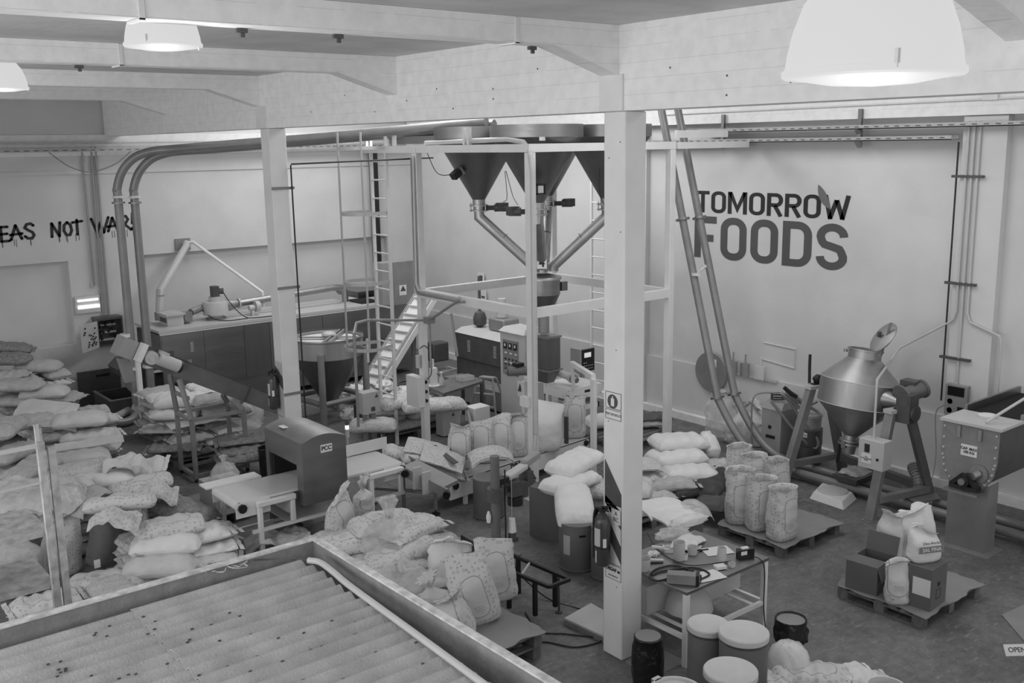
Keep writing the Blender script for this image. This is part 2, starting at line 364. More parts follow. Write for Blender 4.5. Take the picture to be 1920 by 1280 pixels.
# ------------------------------------------------------------------ sacks and bags
def nz(p, f, seed): return noise.noise(V((p[0]*f+seed*7.3, p[1]*f-seed*3.1, p[2]*f+seed*1.7)))
def lying(L=.72, Wd=.44, T=.15, seed=0, bend=0., pinch=.05, sag=0., wr=.014, mouth=0, open_end=0):
    """a filled sack lying flat, long side along x, underside at z = 0"""
    m = M(); nu, nv = 30, 18
    def shape(u, v, top):
        uu, vv = abs(u), abs(v)
        t = T/2*(max(0, 1-uu**6))**.5*(max(0, 1-vv**3.4))**.5
        x = L/2*u*(1-.05*vv**3); y = Wd/2*v*(1-.07*uu**4-.02*math.sin(3*u+seed))
        w = wr*(nz((x, y, top), 4, seed)+.8*nz((x, y, top), 11, seed+3))*(.5+vv*.6+uu*uu*.9)
        # creases running in from the sewn ends and soft folds across the belly
        w += .012*uu**3*math.sin(24*v+seed*2+3*nz((x, y, 0), 3, seed))*(1-uu**30)
        w += wr*.45*math.sin(9*x/L*PI+4*nz((x, y, 2), 3, seed+8)+seed)*(1-uu**4)
        z = T/2*.8+(t*1.05 if top else -t*.85)+(w if top else -abs(w)*.2)*(0 if (uu > .995 or vv > .995) else 1)
        if open_end and u > .8 and top: z += (u-.8)*.35
        z += -bend*(x/(L/2))**2+sag*x
        return V((x, y, z))
    us = [math.sin((i/nu*2-1)*PI/2)*.35+(i/nu*2-1)*.65 for i in range(nu+1)]; vs = [math.sin((j/nv*2-1)*PI/2) for j in range(nv+1)]
    for top in (True, False):
        g = [[shape(u, v, top) for v in vs] for u in us]; m.loft(g, caps=False, closed=False)
    zmin = min(p.z for p in m.v)
    for p in m.v: p.z -= zmin
    if mouth:   # the sewn flap standing out past the end
        for sgn in (-1, 1):
            ring = []
            for j in range(13):
                v = -1+2*j/12; ring.append((L/2*sgn, Wd/2*v*1.02, T/2-zmin-bend+sag*L/2*sgn+.008*math.sin(9*v+seed)))
            m.loft([[V(p) for p in ring]+[V(p)+V((0, 0, .006)) for p in ring[::-1]], [V(p)+V((.05*sgn, 0, -.012)) for p in ring]+[V(p)+V((.05*sgn, 0, -.006)) for p in ring[::-1]]])
    return m
def upright(Wd=.42, D=.30, H=.78, seed=0, top='open', wr=.012, lean=0., belly=.08, n=36):
    """a sack standing on its base; top: open mouth, tied neck, flat sewn top or folded-over lip"""
    m = M(); rings = []
    def ring(z, a, b, e, off=(0, 0), amp=1., ruf=0.):
        out = []
        for t in range(n):
            th = t*2*PI/n; c, s_ = math.cos(th), math.sin(th)
            x = a*math.copysign(abs(c)**e, c); y = b*math.copysign(abs(s_)**e, s_)
            k = 1+amp*wr/max(.05, min(a, b))*(nz((x, y, z), 6, seed)*1.2+.7*nz((x, y, z), 15, seed+5))+ruf*math.sin(9*th+seed)*.5
            out.append(V((x*k+off[0]+lean*z, y*k+off[1], z+(amp*wr*nz((x, y, z), 7, seed+9) if z > .02 else 0))))
        return out
    k = 14
    prof = {'open': lambda t: (1+belly*math.sin(PI*min(1, t*1.15))-.02*t, 1+belly*2*math.sin(PI*t*.9)-.0*t),
            'tied': lambda t: (1+belly*math.sin(PI*t) if t < .72 else max(.2, 1-(t-.72)/.28*.95), 1+belly*2*math.sin(PI*t) if t < .72 else max(.25, 1-(t-.72)/.28*.9)),
            'flat': lambda t: (1+belly*math.sin(PI*t)*.6, max(.03, (1+belly*2*math.sin(PI*t))*(1 if t < .55 else 1-((t-.55)/.45)**1.6))),
            'fold': lambda t: (1+belly*math.sin(PI*t)*.8-.12*t*t, max(.10, (1+belly*2*math.sin(PI*t))*(1 if t < .6 else 1-((t-.6)/.4)**1.5*.9)))}[top]
    rings.append(ring(0, Wd/2*.86, D/2*.82, .62, amp=.2)); rings.append(ring(.025, Wd/2*.97, D/2*.97, .6, amp=.4))
    for i in range(1, k+1):
        t = i/k; a, b = prof(t); e = .62+.3*t if top != 'flat' else .62+.2*t
        rings.append(ring(.025+(H-.025)*t, Wd/2*a, D/2*b, e))
    if top == 'open':
        a, b = prof(1)
        rings.append(ring(H+.02, Wd/2*a*1.05, D/2*b*1.05, .9, amp=1.6)); rings.append(ring(H+.015, Wd/2*a*.99, D/2*b*.99, .9, amp=1.6))
        for t in (.9, .7, .5, .36): a, b = prof(t); rings.append(ring(H*t, Wd/2*a*.95, D/2*b*.95, .85, amp=1.))
        rings.append(ring(H*.34, .02, .02, 1, amp=0))
    if top == 'tied':
        rings.append(ring(H+.02, Wd*.10, D*.13, .9)); rings.append(ring(H+.07, Wd*.2, D*.28, .9, ruf=.3)); rings.append(ring(H+.11, Wd*.28, D*.34, .9, amp=2, ruf=.5)); rings.append(ring(H+.075, Wd*.16, D*.2, .9, ruf=.3)); rings.append(ring(H+.03, .015, .015, 1, amp=0))
    if top == 'fold':   # crumpled mouth leaning over to one side
        a, b = prof(1); w2 = Wd/2*a
        rings.append(ring(H+.03, w2*1.02, .05, .8, off=(0, -.03), amp=2.5, ruf=.10)); rings.append(ring(H+.05, w2*.9, .03, .8, off=(.02, -.06), amp=3, ruf=.2)); rings.append(ring(H+.02, w2*.7, .012, .8, off=(.02, -.05), amp=1))
    if top != 'open':   # slumped, uneven shoulders
        for r_ in rings:
            for p in r_:
                if p.z > H*.55: q = (p.z-H*.55)/(H*.45); p.z += q*.05*math.sin(p.x*9+seed)+q*.04*nz((p.x, p.y, 0), 5, seed+2); p.y += q*q*.03*math.sin(seed*2.1); p.x += q*.03*math.sin(seed*1.3)
    m.loft(rings); return m
def blob(rx, ry, rz, seed=0, amp=.12, knot=0, f=3.5, flat=.25, n=26):
    """a slumped plastic bag; knot = height of the gathered neck on top"""
    m = M(); rings = []; k = 16
    for i in range(k+1):
        ph = -PI/2+PI*i/k; c, z = math.cos(ph), math.sin(ph)
        ring = []
        for t in range(n):
            th = t*2*PI/n; d = V((c*math.cos(th), c*math.sin(th), z))
            w = 1+amp*(noise.noise(d*f+V((seed, 0, 0)))+.6*noise.noise(d*f*2.6+V((0, seed, 0))))
            if z > .3: w += amp*.35*math.sin(13*th+seed)*(z-.3)*(1.2-z)
            p = V((d.x*rx*w, d.y*ry*w, max(-flat, d.z)*rz*(1 if z < 0 else w))); ring.append(p)
        rings.append(ring)
    if knot:
        for r_, zz in ((.10, .98), (.13, 1+.4*knot/rz), (.26, 1+knot/rz), (.12, 1+.55*knot/rz)):
            rings.append([V((rx*r_*(1+.35*math.sin(5*t+seed))*math.cos(t*2*PI/n), ry*r_*(1+.35*math.cos(4*t+seed))*math.sin(t*2*PI/n), rz*zz)) for t in range(n)])
    m.loft(rings); z0 = min(p.z for p in m.v)
    for p in m.v: p.z -= z0
    return m
def sheet(Lx, Ly, seed=0, amp=.03, droop=0., th=.006, nx=22, ny=16, f=4., edge=None):
    """a loose sheet or empty sack draped over what is beneath it"""
    m = M(); top = []
    for i in range(nx+1):
        row = []
        for j in range(ny+1):
            x, y = Lx*(i/nx-.5), Ly*(j/ny-.5)
            k = 1 if edge is None else 1+edge*nz((x, y, 0), 6, seed+11)*(abs(i/nx-.5)+abs(j/ny-.5))
            z = amp*(nz((x, y, 0), f, seed)+.5*nz((x, y, 0), f*2.7, seed+4))-droop*((abs(x)/(Lx/2))**3+(abs(y)/(Ly/2))**3)
            row.append(V((x*k, y*k, z)))
        top.append(row)
    m.loft(top, caps=False, closed=False); m.loft([[p-V((0, 0, th)) for p in r] for r in top], caps=False, closed=False)
    z0 = min(p.z for p in m.v)
    for p in m.v: p.z -= z0
    return m
SHAPES = {}
def shape_mesh(key, fn, material):
    k = (key, material.name)
    if k not in SHAPES: SHAPES[k] = mesh_of('sack_mesh', fn(), material, 60)
    return SHAPES[k]
def place(name, mesh, loc, rot, label, cat='sack', group=None, scale=(1, 1, 1)):
    o = bpy.data.objects.new(name, mesh); COL.objects.link(o); o.location = loc
    o.rotation_euler = tuple(R(a) for a in rot); o.scale = scale; return tag(o, label, cat, group)
LIE = [dict(seed=i, L=l, Wd=w, T=t, bend=b, wr=q, mouth=mo) for i, (l, w, t, b, q, mo) in enumerate((
    (.74, .44, .18, .0, .016, 0), (.72, .46, .17, .015, .018, 1), (.78, .42, .19, .02, .016, 0), (.70, .45, .16, -.01, .020, 1),
    (.76, .44, .22, .03, .014, 0), (.68, .42, .13, .0, .024, 1), (.80, .46, .20, .02, .014, 0), (.74, .44, .09, .01, .024, 1)))]
def sack(px, py, z, rz, k, mt, label, tilt=(0, 0), group=None, s=1., by='ground', name='sack', X=None, Y=None):
    """a lying sack whose underside rests at height z, at the surveyed point (px, py)"""
    if X is not None: p = V((X, Y, z))
    else: p = at(px, py, z+.08); p.z = z
    q = LIE[k % len(LIE)]
    return place(name, shape_mesh(('lie', k % len(LIE)), lambda: lying(**q), W[mt]), p, (tilt[0], tilt[1], rz), label, 'sack', group, (s*1.06, s*1.06, s*1.06))
def stand(px, py, z, rz, key, mt, label, tilt=(0, 0), group=None, s=1., name='sack', **kw):
    p = at(px, py, z); d = dict(kw)
    return place(name, shape_mesh(('up', key, tuple(sorted(d.items()))), lambda: upright(**d), W[mt]), p, (tilt[0], tilt[1], rz), label, 'sack', group, (s, s, s))

# ------------------------------------------------------------------ pallets
def make_pallet(Lx=1.2, Ly=1.0, sheet_mat=None):
    t = thing('pallet', 'pallet', 'pallet')
    n = 7
    for i in range(n):
        y = -Ly/2+.05+(Ly-.1)*i/(n-1); m = M().box(-Lx/2, y-.05, .118, Lx/2, y+.05, .14); part(t, 'deck_board', m, W['wood'], world=False)
    for x in (-Lx/2+.05, 0, Lx/2-.05):
        part(t, 'stringer_board', M().box(x-.05, -Ly/2, .096, x+.05, Ly/2, .117), W['wood'], world=False)
        part(t, 'bottom_board', M().box(x-.05, -Ly/2, .0, x+.05, Ly/2, .018), W['wood'], world=False)
        for y in (-Ly/2+.06, 0, Ly/2-.06): part(t, 'block', M().box(x-.05, y-.06, .019, x+.05, y+.06, .095), W['wood'], world=False)

    return t
# ================================================================== THE HALL
XR, YB, GX, GY = 13.7, 20.8, 6.47, 6.45   # right wall, back wall, girder face, first joist face
struct('floor', M().box(-4, -3, -.2, XR+.3, YB+.3, 0), W['floor'])
w = M()
# back wall with two wide shallow recesses over a low dado
w.box(-4, YB, 2.88, XR+.3, YB+.3, 7.2); w.box(-4, YB, 0, XR+.3, YB+.3, 1.24)
w.box(5.57, YB, 1.24, 7.0, YB+.3, 2.88); w.box(12.9, YB, 1.24, XR+.3, YB+.3, 2.88)
w.box(-4, YB+.16, 1.24, XR+.3, YB+.3, 2.88); w.box(-4, YB-.03, 4.55, XR+.3, YB, 4.62)
struct('wall_back', w, W['wall'])
struct('trim_1', M().box(-4, YB-.035, 0, 6.45, YB-.001, 1.22), W['plinth'])
struct('trim_2', M().box(-4, YB-.06, 4.9, XR, YB-.001, 5.3), W['board'])
# right wall, its ledge, kerb, beam and pilaster
w = M().box(XR, -3, 0, XR+.3, YB+.3, 7.2); w.box(XR-.05, -3, 0, XR, YB, 1.05)
struct('wall_right', w, W['wall'])
struct('baseboard_right', M().box(XR-.16, -3, 0, XR-.051, 20.2, .13), W['board'])
struct('trim_3', M().box(XR-.18, -3, 5.28, XR-.001, YB-.07, 5.75), W['board'])
struct('trim_4', M().box(XR-.14, 6.42, .0, XR-.001, 7.02, 5.27), W['wall'])
struct('trim_5', M().box(XR-.10, 12.95, .0, XR-.001, 13.45, 5.27), W['wall'])
# girder and its two columns, joists with haunches
struct('ceiling_beam', M().box(GX, -1.5, 5.27, GX+.3, YB-.07, 5.999), W['board'])
for i, y in enumerate((GY, GY+7.1)):
    struct('column', M().box(GX+.03, y, .0, GX+.30, y+.27, 5.268), W['white'], bev=.012)
    struct('column_head', M().box(GX-.02, y-.01, 5.272, GX-.001, y+.28, 5.58), W['white'])
for k in range(-1, 5):
    y = 6.5+3.6*k
    if y > 20.5: continue
    m = M().prism([(-4, 5.80), (5.72, 5.80), (GX-.001, 5.575), (GX-.001, 5.998), (-4, 5.998)], y, y+.22, 'y')
    struct('ceiling_joist', m, W['board'])
# slabs over the two bays, both without openings
struct('ceiling', M().box(-4, -3, 6.0, 6.76, YB, 6.15), W['ceil'])
struct('ceiling_far_bay', M().box(6.77, -3, 6.9, XR, YB, 7.0), W['ceil'])

# metal straps and drip holes on the joists
for k, (x, y) in enumerate(((2.3, 6.5), (5.3, 6.5), (3.35, 10.1))):
    solo('steel_strap', M().box(x, y-.012, 5.79, x+.035, y, 5.99).box(x, y-.012, 5.785, x+.035, y+.232, 5.799), W['white'], ['white steel strap round the nearest ceiling joist, left of the middle', 'white steel strap round the nearest ceiling joist, beside its haunch', 'white steel strap round the second ceiling joist, over the big lamp row'][k], 'strap')

# ------------------------------------------------------------------ bell lamps
def bell_lamp(dia, p, label, drop):
    t = thing('bell_lamp', label, 'lamp', p, 0, 'bell lamps hanging from the ceiling')
    r = dia/2; prof = [(r*.985, 0), (r*1.0, .012), (r*.985, .03), (r*.97, dia*.12), (r*.91, dia*.25), (r*.80, dia*.40), (r*.62, dia*.52), (r*.40, dia*.585), (r*.15, dia*.6)]
    part(t, 'diffuser_shade', M().lathe([(.001, -dia*.075), (r*.5, -dia*.06), (r*.85, -dia*.03)]+prof, n=48), W['lamp'], world=False, ang=60)
    part(t, 'rim_band', M().lathe([(r*1.0, -.012), (r*1.03, -.006), (r*1.03, .01), (r*1.0, .014)], n=48, caps=False), W['lamp'], world=False)
    part(t, 'latch', M().box(r*.985, -.008, -.02, r*1.04, .008, .05), W['cream'], world=False)
    part(t, 'latch', M().box(-.006-r*.70, -r*.745, .0, .006-r*.70, -r*.705, .05), W['cream'], world=False)
    part(t, 'gear_housing', M().cyl((0, 0, dia*.6), (0, 0, max(dia*.62, drop)), r*.16), W['cream'], world=False)
    l = bpy.data.lights.new('bulb', 'POINT'); l.energy = 22; l.shadow_soft_size = .12
    lo = bpy.data.objects.new('bulb_light', l); COL.objects.link(lo); lo.parent = t; lo.location = (0, 0, -dia*.6)
    return t
bell_lamp(.50, (2.73, 1.70, 5.185), 'large glowing bell lamp hanging close by at the top right of the picture', .8)
bell_lamp(.50, (2.62, 6.985, 5.69), 'glowing bell lamp hanging behind the nearest ceiling joist, top left', .31)
bell_lamp(.50, (2.72, 11.95, 5.66), 'glowing bell lamp cut off by the left edge, behind the second joist', .33)

for k, (px, py, j) in enumerate(((455, 43, 6.72), (636, 58, 6.72), (1000, 84, 6.72), (150, 120, 10.32))):
    a = ony(px, py, j-.02); solo('joist_clamp', M().box(a.x-.05, j-.03, 5.77, a.x+.03, j, 5.797).box(a.x-.02, j-.025, 5.74, a.x+.01, j-.005, 5.769), W['dark'], ['small dark clamp under the nearest joist, right of the left lamp', 'small dark clamp under the nearest joist, near its strap', 'small dark clamp under the nearest joist, before its haunch', 'small dark clamp under the second joist at the far left'][k], 'clamp', 'dark clamps under the joists')
solo('joist_cable', M().tube(smooth_path([(1.3, 6.9, 5.99), (1.5, 6.86, 5.93), (1.62, 6.84, 5.965), (1.85, 6.8, 5.94), (2.0, 6.78, 5.965), (2.3, 6.74, 5.96)]), .008), W['tubeg'], 'thin cable sagging along the ceiling beside the nearest joist, top left', 'cable')
hl = M()
for y, z in ((7.6, 5.7), (8.3, 5.45), (8.3, 5.55), (9.3, 5.6), (9.9, 5.5), (10.6, 5.4), (11.3, 5.62), (12.2, 5.45), (5.9, 5.6), (5.3, 5.5), (5.3, 5.35), (4.7, 5.42), (9.0, 5.38)): hl.cyl((GX-.001, y, z), (GX-.003, y, z), .009, n=8)
struct('trim_6', hl, W['dark'])
hl = M()
for y, z in ((GY+.06, 5.0), (GY+.05, 4.2), (GY+.2, 4.86), (GY+.1, 3.1), (GY+.2, 2.4), (GY+.07, 1.5), (GY+.08, .75)): hl.cyl((GX+.029, y, z), (GX+.027, y, z), .006, n=8)
struct('trim_7', hl, W['dark'])
# ------------------------------------------------------------------ the lettering on the two walls
LOGO = M(); LOGO2 = M()
def L3(y0, z0, sy, sz):     # letter cell -> right wall
    return lambda u, v, d: V((XR-.002-d, y0-u*sy, z0+v*sz))
def glyph(ch, m, to, w):
    # unit-height letters of width a
    def st(p, **k): stroke(m, p, w, to, **k)
    if ch == 'T': st([(0, 1-w/2), (.56, 1-w/2)]); st([(.28, 1-w), (.28, 0)]); return .56
    if ch == 'O': st(rrect(w/2, w/2, .62-w/2, 1-w/2, .20, 6), closed=True); return .62
    if ch == 'M': st([(w/2, 0), (w/2, 1)]); st([(.78-w/2, 0), (.78-w/2, 1)]); st([(w*.62, .97), (.39, .22), (.78-w*.62, .97)]); return .78
    if ch == 'R':
        st([(w/2, 0), (w/2, 1)]); st([(w, 1-w/2), (.36, 1-w/2)]+[(.36+.17*math.sin(R(a)), .70+.215*math.cos(R(a))) for a in range(15, 180, 15)]+[(.36, .485), (w, .485)]); st([(.30, .46), (.54, 0)]); return .60
    if ch == 'W': st([(w/2-.01, 1), (.26, .0)]); st([(.24, .02), (.46, .80)]); st([(.46, .80), (.68, .02)]); st([(.66, .0), (.93-w/2, 1)]); return .93
    if ch == 'F': st([(w/2, 0), (w/2, 1)]); st([(w, 1-w/2), (.55, 1-w/2)]); st([(w, .48), (.48, .48)]); return .56
    if ch == 'D':
        st([(w/2, 0), (w/2, 1)]); st([(w, 1-w/2), (.33, 1-w/2)]+[(.33+.215*math.sin(R(a)), 1-w/2-.22+.22*math.cos(R(a))) for a in range(15, 91, 15)]+[(.33+.215*math.sin(R(a)), w/2+.22+.22*math.cos(R(a))) for a in range(90, 180, 15)]+[(.33, w/2), (w, w/2)]); return .63
    if ch == 'S':
        r1 = .235; cx = .31
        top = [(cx+r1*math.cos(R(a)), 1-w/2-.20+.20*math.sin(R(a))) for a in range(0, 181, 15)]
        mid = [(w/2, .68), (w/2+.03, .60), (.16, .545), (.31, .505), (.46, .46), (.60-w/2-.02, .40), (.62-w/2, .30)]
        bot = [(cx+r1*math.cos(R(a)), w/2+.20-.20*math.sin(R(a))) for a in range(15, 181, 15)]
        st(top+mid+bot); return .62
def word(s, y0, z0, y1, z1, m, w, gap):
    ad = {'T': .56, 'O': .62, 'M': .78, 'R': .60, 'W': .93, 'F': .56, 'D': .63, 'S': .62}
    tot = sum(ad[c] for c in s)+gap*(len(s)-1); sy = (y0-y1)/tot; u = 0
    for c in s: glyph(c, m, L3(y0-u*sy, z0, sy, z1-z0), w); u += ad[c]+gap
word('TOMORROW', 11.83, 3.775, 8.78, 4.145, LOGO, .155, .085)
t = thing('wall_lettering', 'large painted company name on the right wall, black first line over grey second', 'sign', (XR-.002, 10.3, 3.0))
part(t, 'black_word', LOGO, W['ink'], label='black word TOMORROW')
word('FOODS', 11.86, 2.985, 8.80, 3.71, LOGO2, .165, .10)
part(t, 'grey_word', LOGO2, W['inkg'], label='grey word FOODS')
lf = M(); N = 12; A, B = V((9.36, 4.30)), V((9.13, 3.93)); ds = (B-A); nn = V((-ds.y, ds.x)).normalized()
pts = [A+ds*(i/N)+nn*.085*math.sin(PI*i/N)**.8 for i in range(N+1)]+[A+ds*(i/N)-nn*.05*math.sin(PI*i/N)**.8 for i in range(N-1, 0, -1)]
lf.prism([(p.x, p.y) for p in pts], XR-.012, XR-.007, 'x'); part(t, 'leaf', lf, W['leaf'], label='grey leaf over the last letter')

# spray-painted words on the back wall
GR = M()
def B3(x0, z0, s): return lambda u, v, d: V((x0+u*s, YB-.002-d, z0+v*s))
GL = {'I': [[(.1, 0), (.12, 1)]], 'D': [[(.1, 0), (.12, 1)], [(.12, 1), (.5, .8), (.6, .45), (.45, .1), (.1, 0)]],
      'E': [[(.12, 1), (.55, 1)], [(.12, 1), (.1, 0)], [(.1, .5), (.5, .52)], [(.1, 0), (.62, .02)]],
      'A': [[(0, .02), (.32, 1)], [(.32, 1), (.62, .05)], [(-.02, .36), (.66, .42)]],
      'S': [[(.6, .88), (.45, 1.02), (.2, .98), (.08, .75), (.25, .58), (.5, .42), (.6, .2), (.45, -.02), (.2, 0), (.05, .15)]],
      'N': [[(.05, 0), (.1, .95)], [(.1, .95), (.5, .02)], [(.5, .02), (.6, 1)]],
      'O': [[(.3, .95), (.1, .75), (.06, .35), (.2, .05), (.42, .04), (.55, .35), (.5, .75), (.3, .95)]],
      't': [[(.32, 1.05), (.3, .0)], [(.05, .88), (.62, .95)]],
      'W': [[(-.05, 1.05), (.2, 0)], [(.2, 0), (.42, .75)], [(.42, .6), (.55, 0)], [(.55, 0), (.85, 1.1)]],
      'R': [[(.1, 0), (.12, 1)], [(.12, 1), (.42, 1.05), (.55, .8), (.4, .55), (.12, .5)], [(.25, .5), (.72, .02)]],
      '!': [[(.25, 1.2), (.2, .45)], [(.19, .12), (.19, .02)]]}
x = 3.85; h = .30
for ch, px0, px1, py in (('I', -58, -48, 456), ('D', -40, -5, 456), ('E', 0, 19, 453), ('A', 21, 42, 450), ('S', 46, 66, 447), ('N', 96, 116, 444), ('O', 119, 138, 442), ('t', 136, 150, 440), ('W', 175, 198, 437), ('A', 203, 222, 434), ('R', 226, 244, 432), ('!', 243, 256, 430)):
    a, b = ony(px0, py, YB), ony(px1, py, YB); s = (b.x-a.x)/.64
    if ch in '!t': s = .32
    for st in GL[ch]: stroke(GR, [(u*s/.30*1., v) for u, v in st], .18, lambda u, v, d, a=a: V((a.x+u*.30, YB-.003-d, a.z+v*.27)), cap='round')
    for q in range(2):
        u = random.uniform(.1, .5)*s; GR.box(a.x+u, YB-.005, a.z-.10-random.random()*.05, a.x+u+.008, YB-.003, a.z+.01)
solo('spray_painted_words', GR, W['ink'], 'black dripping spray-painted words on the back wall, partly behind the tubes', 'graffiti', loc=(5.2, YB-.003, 3.3))

# ------------------------------------------------------------------ trays and conduits on the walls
def perforated(name, y0, y1, z, X, label, grp):
    t = thing(name, label, 'cable tray', (X, (y0+y1)/2, z), 0, grp)
    part(t, 'channel', M().box(X-.20, y0, z, X, y1, z+.012).box(X-.20, y0, z, X-.195, y1, z+.06).box(X-.005, y0, z, X, y1, z+.06), W['galv'])
    m = M(); y = y0+.1
    while y < y1-.1: m.box(X-.2025, y, z+.024, X-.2005, y+.07, z+.038); y += .16
    part(t, 'slots', m, W['dark'], kind='stuff'); return t
perforated('cable_tray', 7.1, 13.6, 4.96, XR-.1, 'lower perforated cable tray along the right wall above the lettering', 'wall cable trays')
perforated('cable_tray', 2.5, 11.6, 5.13, XR-.1, 'upper cable tray running across the right wall and pilaster', 'wall cable trays')
t = thing('cable_tray', 'long grey cable tray along the back wall above the spray-painted words', 'cable tray', (8, YB-.2, 4.98), 0, 'wall cable trays')
part(t, 'channel', M().box(-2, YB-.34, 4.98, XR-.4, YB-.14, 4.995).box(-2, YB-.345, 4.98, XR-.4, YB-.34, 5.05).box(-2, YB-.34, 5.12, XR-.4, YB-.20, 5.15), W['galv'])
m = M(); x = -1.9
while x < 13: m.box(x, YB-.347, 5.0, x+.09, YB-.345, 5.015); x += .17
part(t, 'slots', m, W['dark'], kind='stuff')
for k, (y, lab) in enumerate(((11.1, 'steel bracket holding the trays over the lettering, left one'), (8.55, 'steel bracket holding the trays over the lettering, right one'), (5.6, 'steel tray bracket right of the pilaster'))):
    t = thing('tray_bracket', lab, 'bracket', (XR-.1, y, 5.0), 0, 'tray brackets on the right wall')
    part(t, 'upright', M().box(XR-.24, y-.03, 5.0, XR-.2, y+.03, 5.42), W['steeld'])
    part(t, 'upper_arm', M().prism([(XR-.30, 5.12), (XR-.2, 5.12), (XR-.2, 5.02)], y-.04, y+.04, 'y'), W['midsteel'])
    part(t, 'lower_arm', M().prism([(XR-.30, 4.955), (XR-.2, 4.955), (XR-.2, 4.86)], y-.04, y+.04, 'y'), W['midsteel'])
# conduit bundle on the pilaster
def pipe(name, pts, r, m, label, cat='pipe', group=None, n=8): return solo(name, M().tube(pts, r, n), W[m], label, cat, group, loc=pts[-1] if V(pts[-1]).z < V(pts[0]).z else pts[0])
XP = XR-.17
pipe('conduit', [(XP, 7.06, 4.93), (XP, 7.06, 1.3)], .013, 'ink', 'thin black conduit down the left edge of the right-wall pilaster', 'conduit', 'conduits on the pilaster')
pipe('conduit', [(XP, 6.93, 5.2), (XP, 6.93, 2.62), (XP, 6.96, 2.50), (XP, 7.02, 2.44), (XP-.0, 7.72, 1.98), (XP-.05, 7.78, 1.90), (XP-.9, 7.35, .98)][:6], .017, 'cream', 'pale conduit that leaves the pilaster slanting down towards the double cone mixer', 'conduit', 'conduits on the pilaster')
pipe('conduit', [(XP, 6.85, 5.2), (XP, 6.85, 1.58)], .017, 'cream', 'pale conduit running straight down the pilaster into the socket box', 'conduit', 'conduits on the pilaster')
pipe('conduit', [(XP, 6.77, 5.2), (XP, 6.77, 2.60), (XP, 6.72, 2.48), (XP, 6.30, 2.34), (XP, 6.27, 2.25), (XP, 6.27, 1.42)], .017, 'cream', 'pale conduit that bends right off the pilaster and drops to a switch box', 'conduit', 'conduits on the pilaster')
for z in (4.45, 2.98, 1.92):
    solo('conduit_clamp', M().box(XP-.025, 6.68, z, XP+.03, 7.12, z+.035), W['dark'], {4.45: 'dark clamp rail across the pilaster conduits near the top', 2.98: 'dark clamp rail across the pilaster conduits at mid height', 1.92: 'dark clamp rail across the pilaster conduits just above the socket box'}[z], 'clamp', 'conduit clamps')
solo('junction_box', M().box(XR-.22, 6.55, 5.47, XR-.18, 6.75, 5.62), W['white'], 'small white junction box high on the right wall beam', 'box')
pipe('conduit', [(XR-.2, 12.4, 5.46), (XR-.2, 2.5, 5.50)], .014, 'white', 'thin white conduit along the right wall beam above the trays', 'conduit')
# socket box on pilaster
t = thing('socket_box', 'grey socket box with breaker window on the pilaster right of the double cone mixer', 'electrical box', (XP, 6.82, 1.14))
part(t, 'body', M().box(XP-.06, 6.66, 1.14, XP+.03, 6.98, 1.58), W['grey'], bev=.008)
part(t, 'breaker_window', M().box(XP-.066, 6.70, 1.42, XP-.06, 6.94, 1.55), W['gloss'], label='black breaker window')
for y, z in ((6.90, 1.33), (6.90, 1.20)): part(t, 'socket', M().lathe([(.04, 0), (.04, .02), (.028, .022), (.02, .01)], (XP-.06, y, z), 16, 'x', rot=None).xf(Matrix.Translation((0, 0, 0))), W['pg'])
part(t, 'black_socket', M().box(XP-.075, 6.70, 1.17, XP-.06, 6.78, 1.27), W['gloss'])
pipe('power_cable', smooth_path([(XP-.02, 7.0, 1.25), (XP-.05, 7.1, 1.1), (XP-.06, 7.05, .5), (XP-.25, 7.0, .15), (XP-.7, 6.9, .02)]), .008, 'pg', 'grey cable hanging from the socket box down to the floor', 'cable')
t = thing('switch_box', 'grey switch box behind the ribbon mixer at the right wall', 'electrical box', (XR-.1, 6.2, 1.0))
part(t, 'body', M().box(XR-.25, 5.7, .95, XR-.06, 6.45, 1.42), W['cream'], bev=.006); part(t, 'rotary_switch', M().box(XR-.256, 6.2, 1.15, XR-.25, 6.3, 1.27), W['dark'])
# wall tie rail, scoops, round plate at the right wall
t = thing('scoop_rail', 'narrow rail on the right wall holding the hanging scoops', 'rail', (XR-.06, 10.5, 1.05)); part(t, 'rail', M().box(XR-.09, 9.95, 1.03, XR-.051, 11.2, 1.07), W['cream'])
for y, mt_, lab in ((10.86, 'grey', 'left dark scoop hanging on the right wall'), (10.60, 'grey', 'second dark scoop hanging on the right wall'), (10.28, 'pw', 'white scoop hanging at the right end of the scoop rail')):
    t = thing('scoop', lab, 'scoop', (XR-.07, y, 1.1), 0, 'scoops on the right wall')
    part(t, 'handle', M().cyl((XR-.09, y, 1.27), (XR-.09, y, 1.42), .014), W[mt_])
    part(t, 'blade', M().prism([(y-.075, 1.03), (y+.075, 1.03), (y+.09, 1.27), (y-.09, 1.27)], XR-.10, XR-.085, 'x').box(XR-.13, y-.085, 1.03, XR-.10, y-.075, 1.26).box(XR-.13, y+.075, 1.03, XR-.10, y+.085, 1.26), W[mt_])
pD = onx(1333, 697, XR-.1)
t = thing('round_lid', 'large grey round lid leaning on the right wall behind the twin tubes', 'lid', (pD.x, pD.y, pD.z-.32))
part(t, 'disc', M().lathe([(.0, -.012), (.35, -.012), (.36, 0), (.35, .012), (.0, .012)], pD, 40, 'x'), W['tubeg'])
part(t, 'paper_label', M().box(pD.x-.016, pD.y-.13, pD.z+.10, pD.x-.013, pD.y-.02, pD.z+.24), W['white'])
pF = onx(1462, 666, XR-.01)
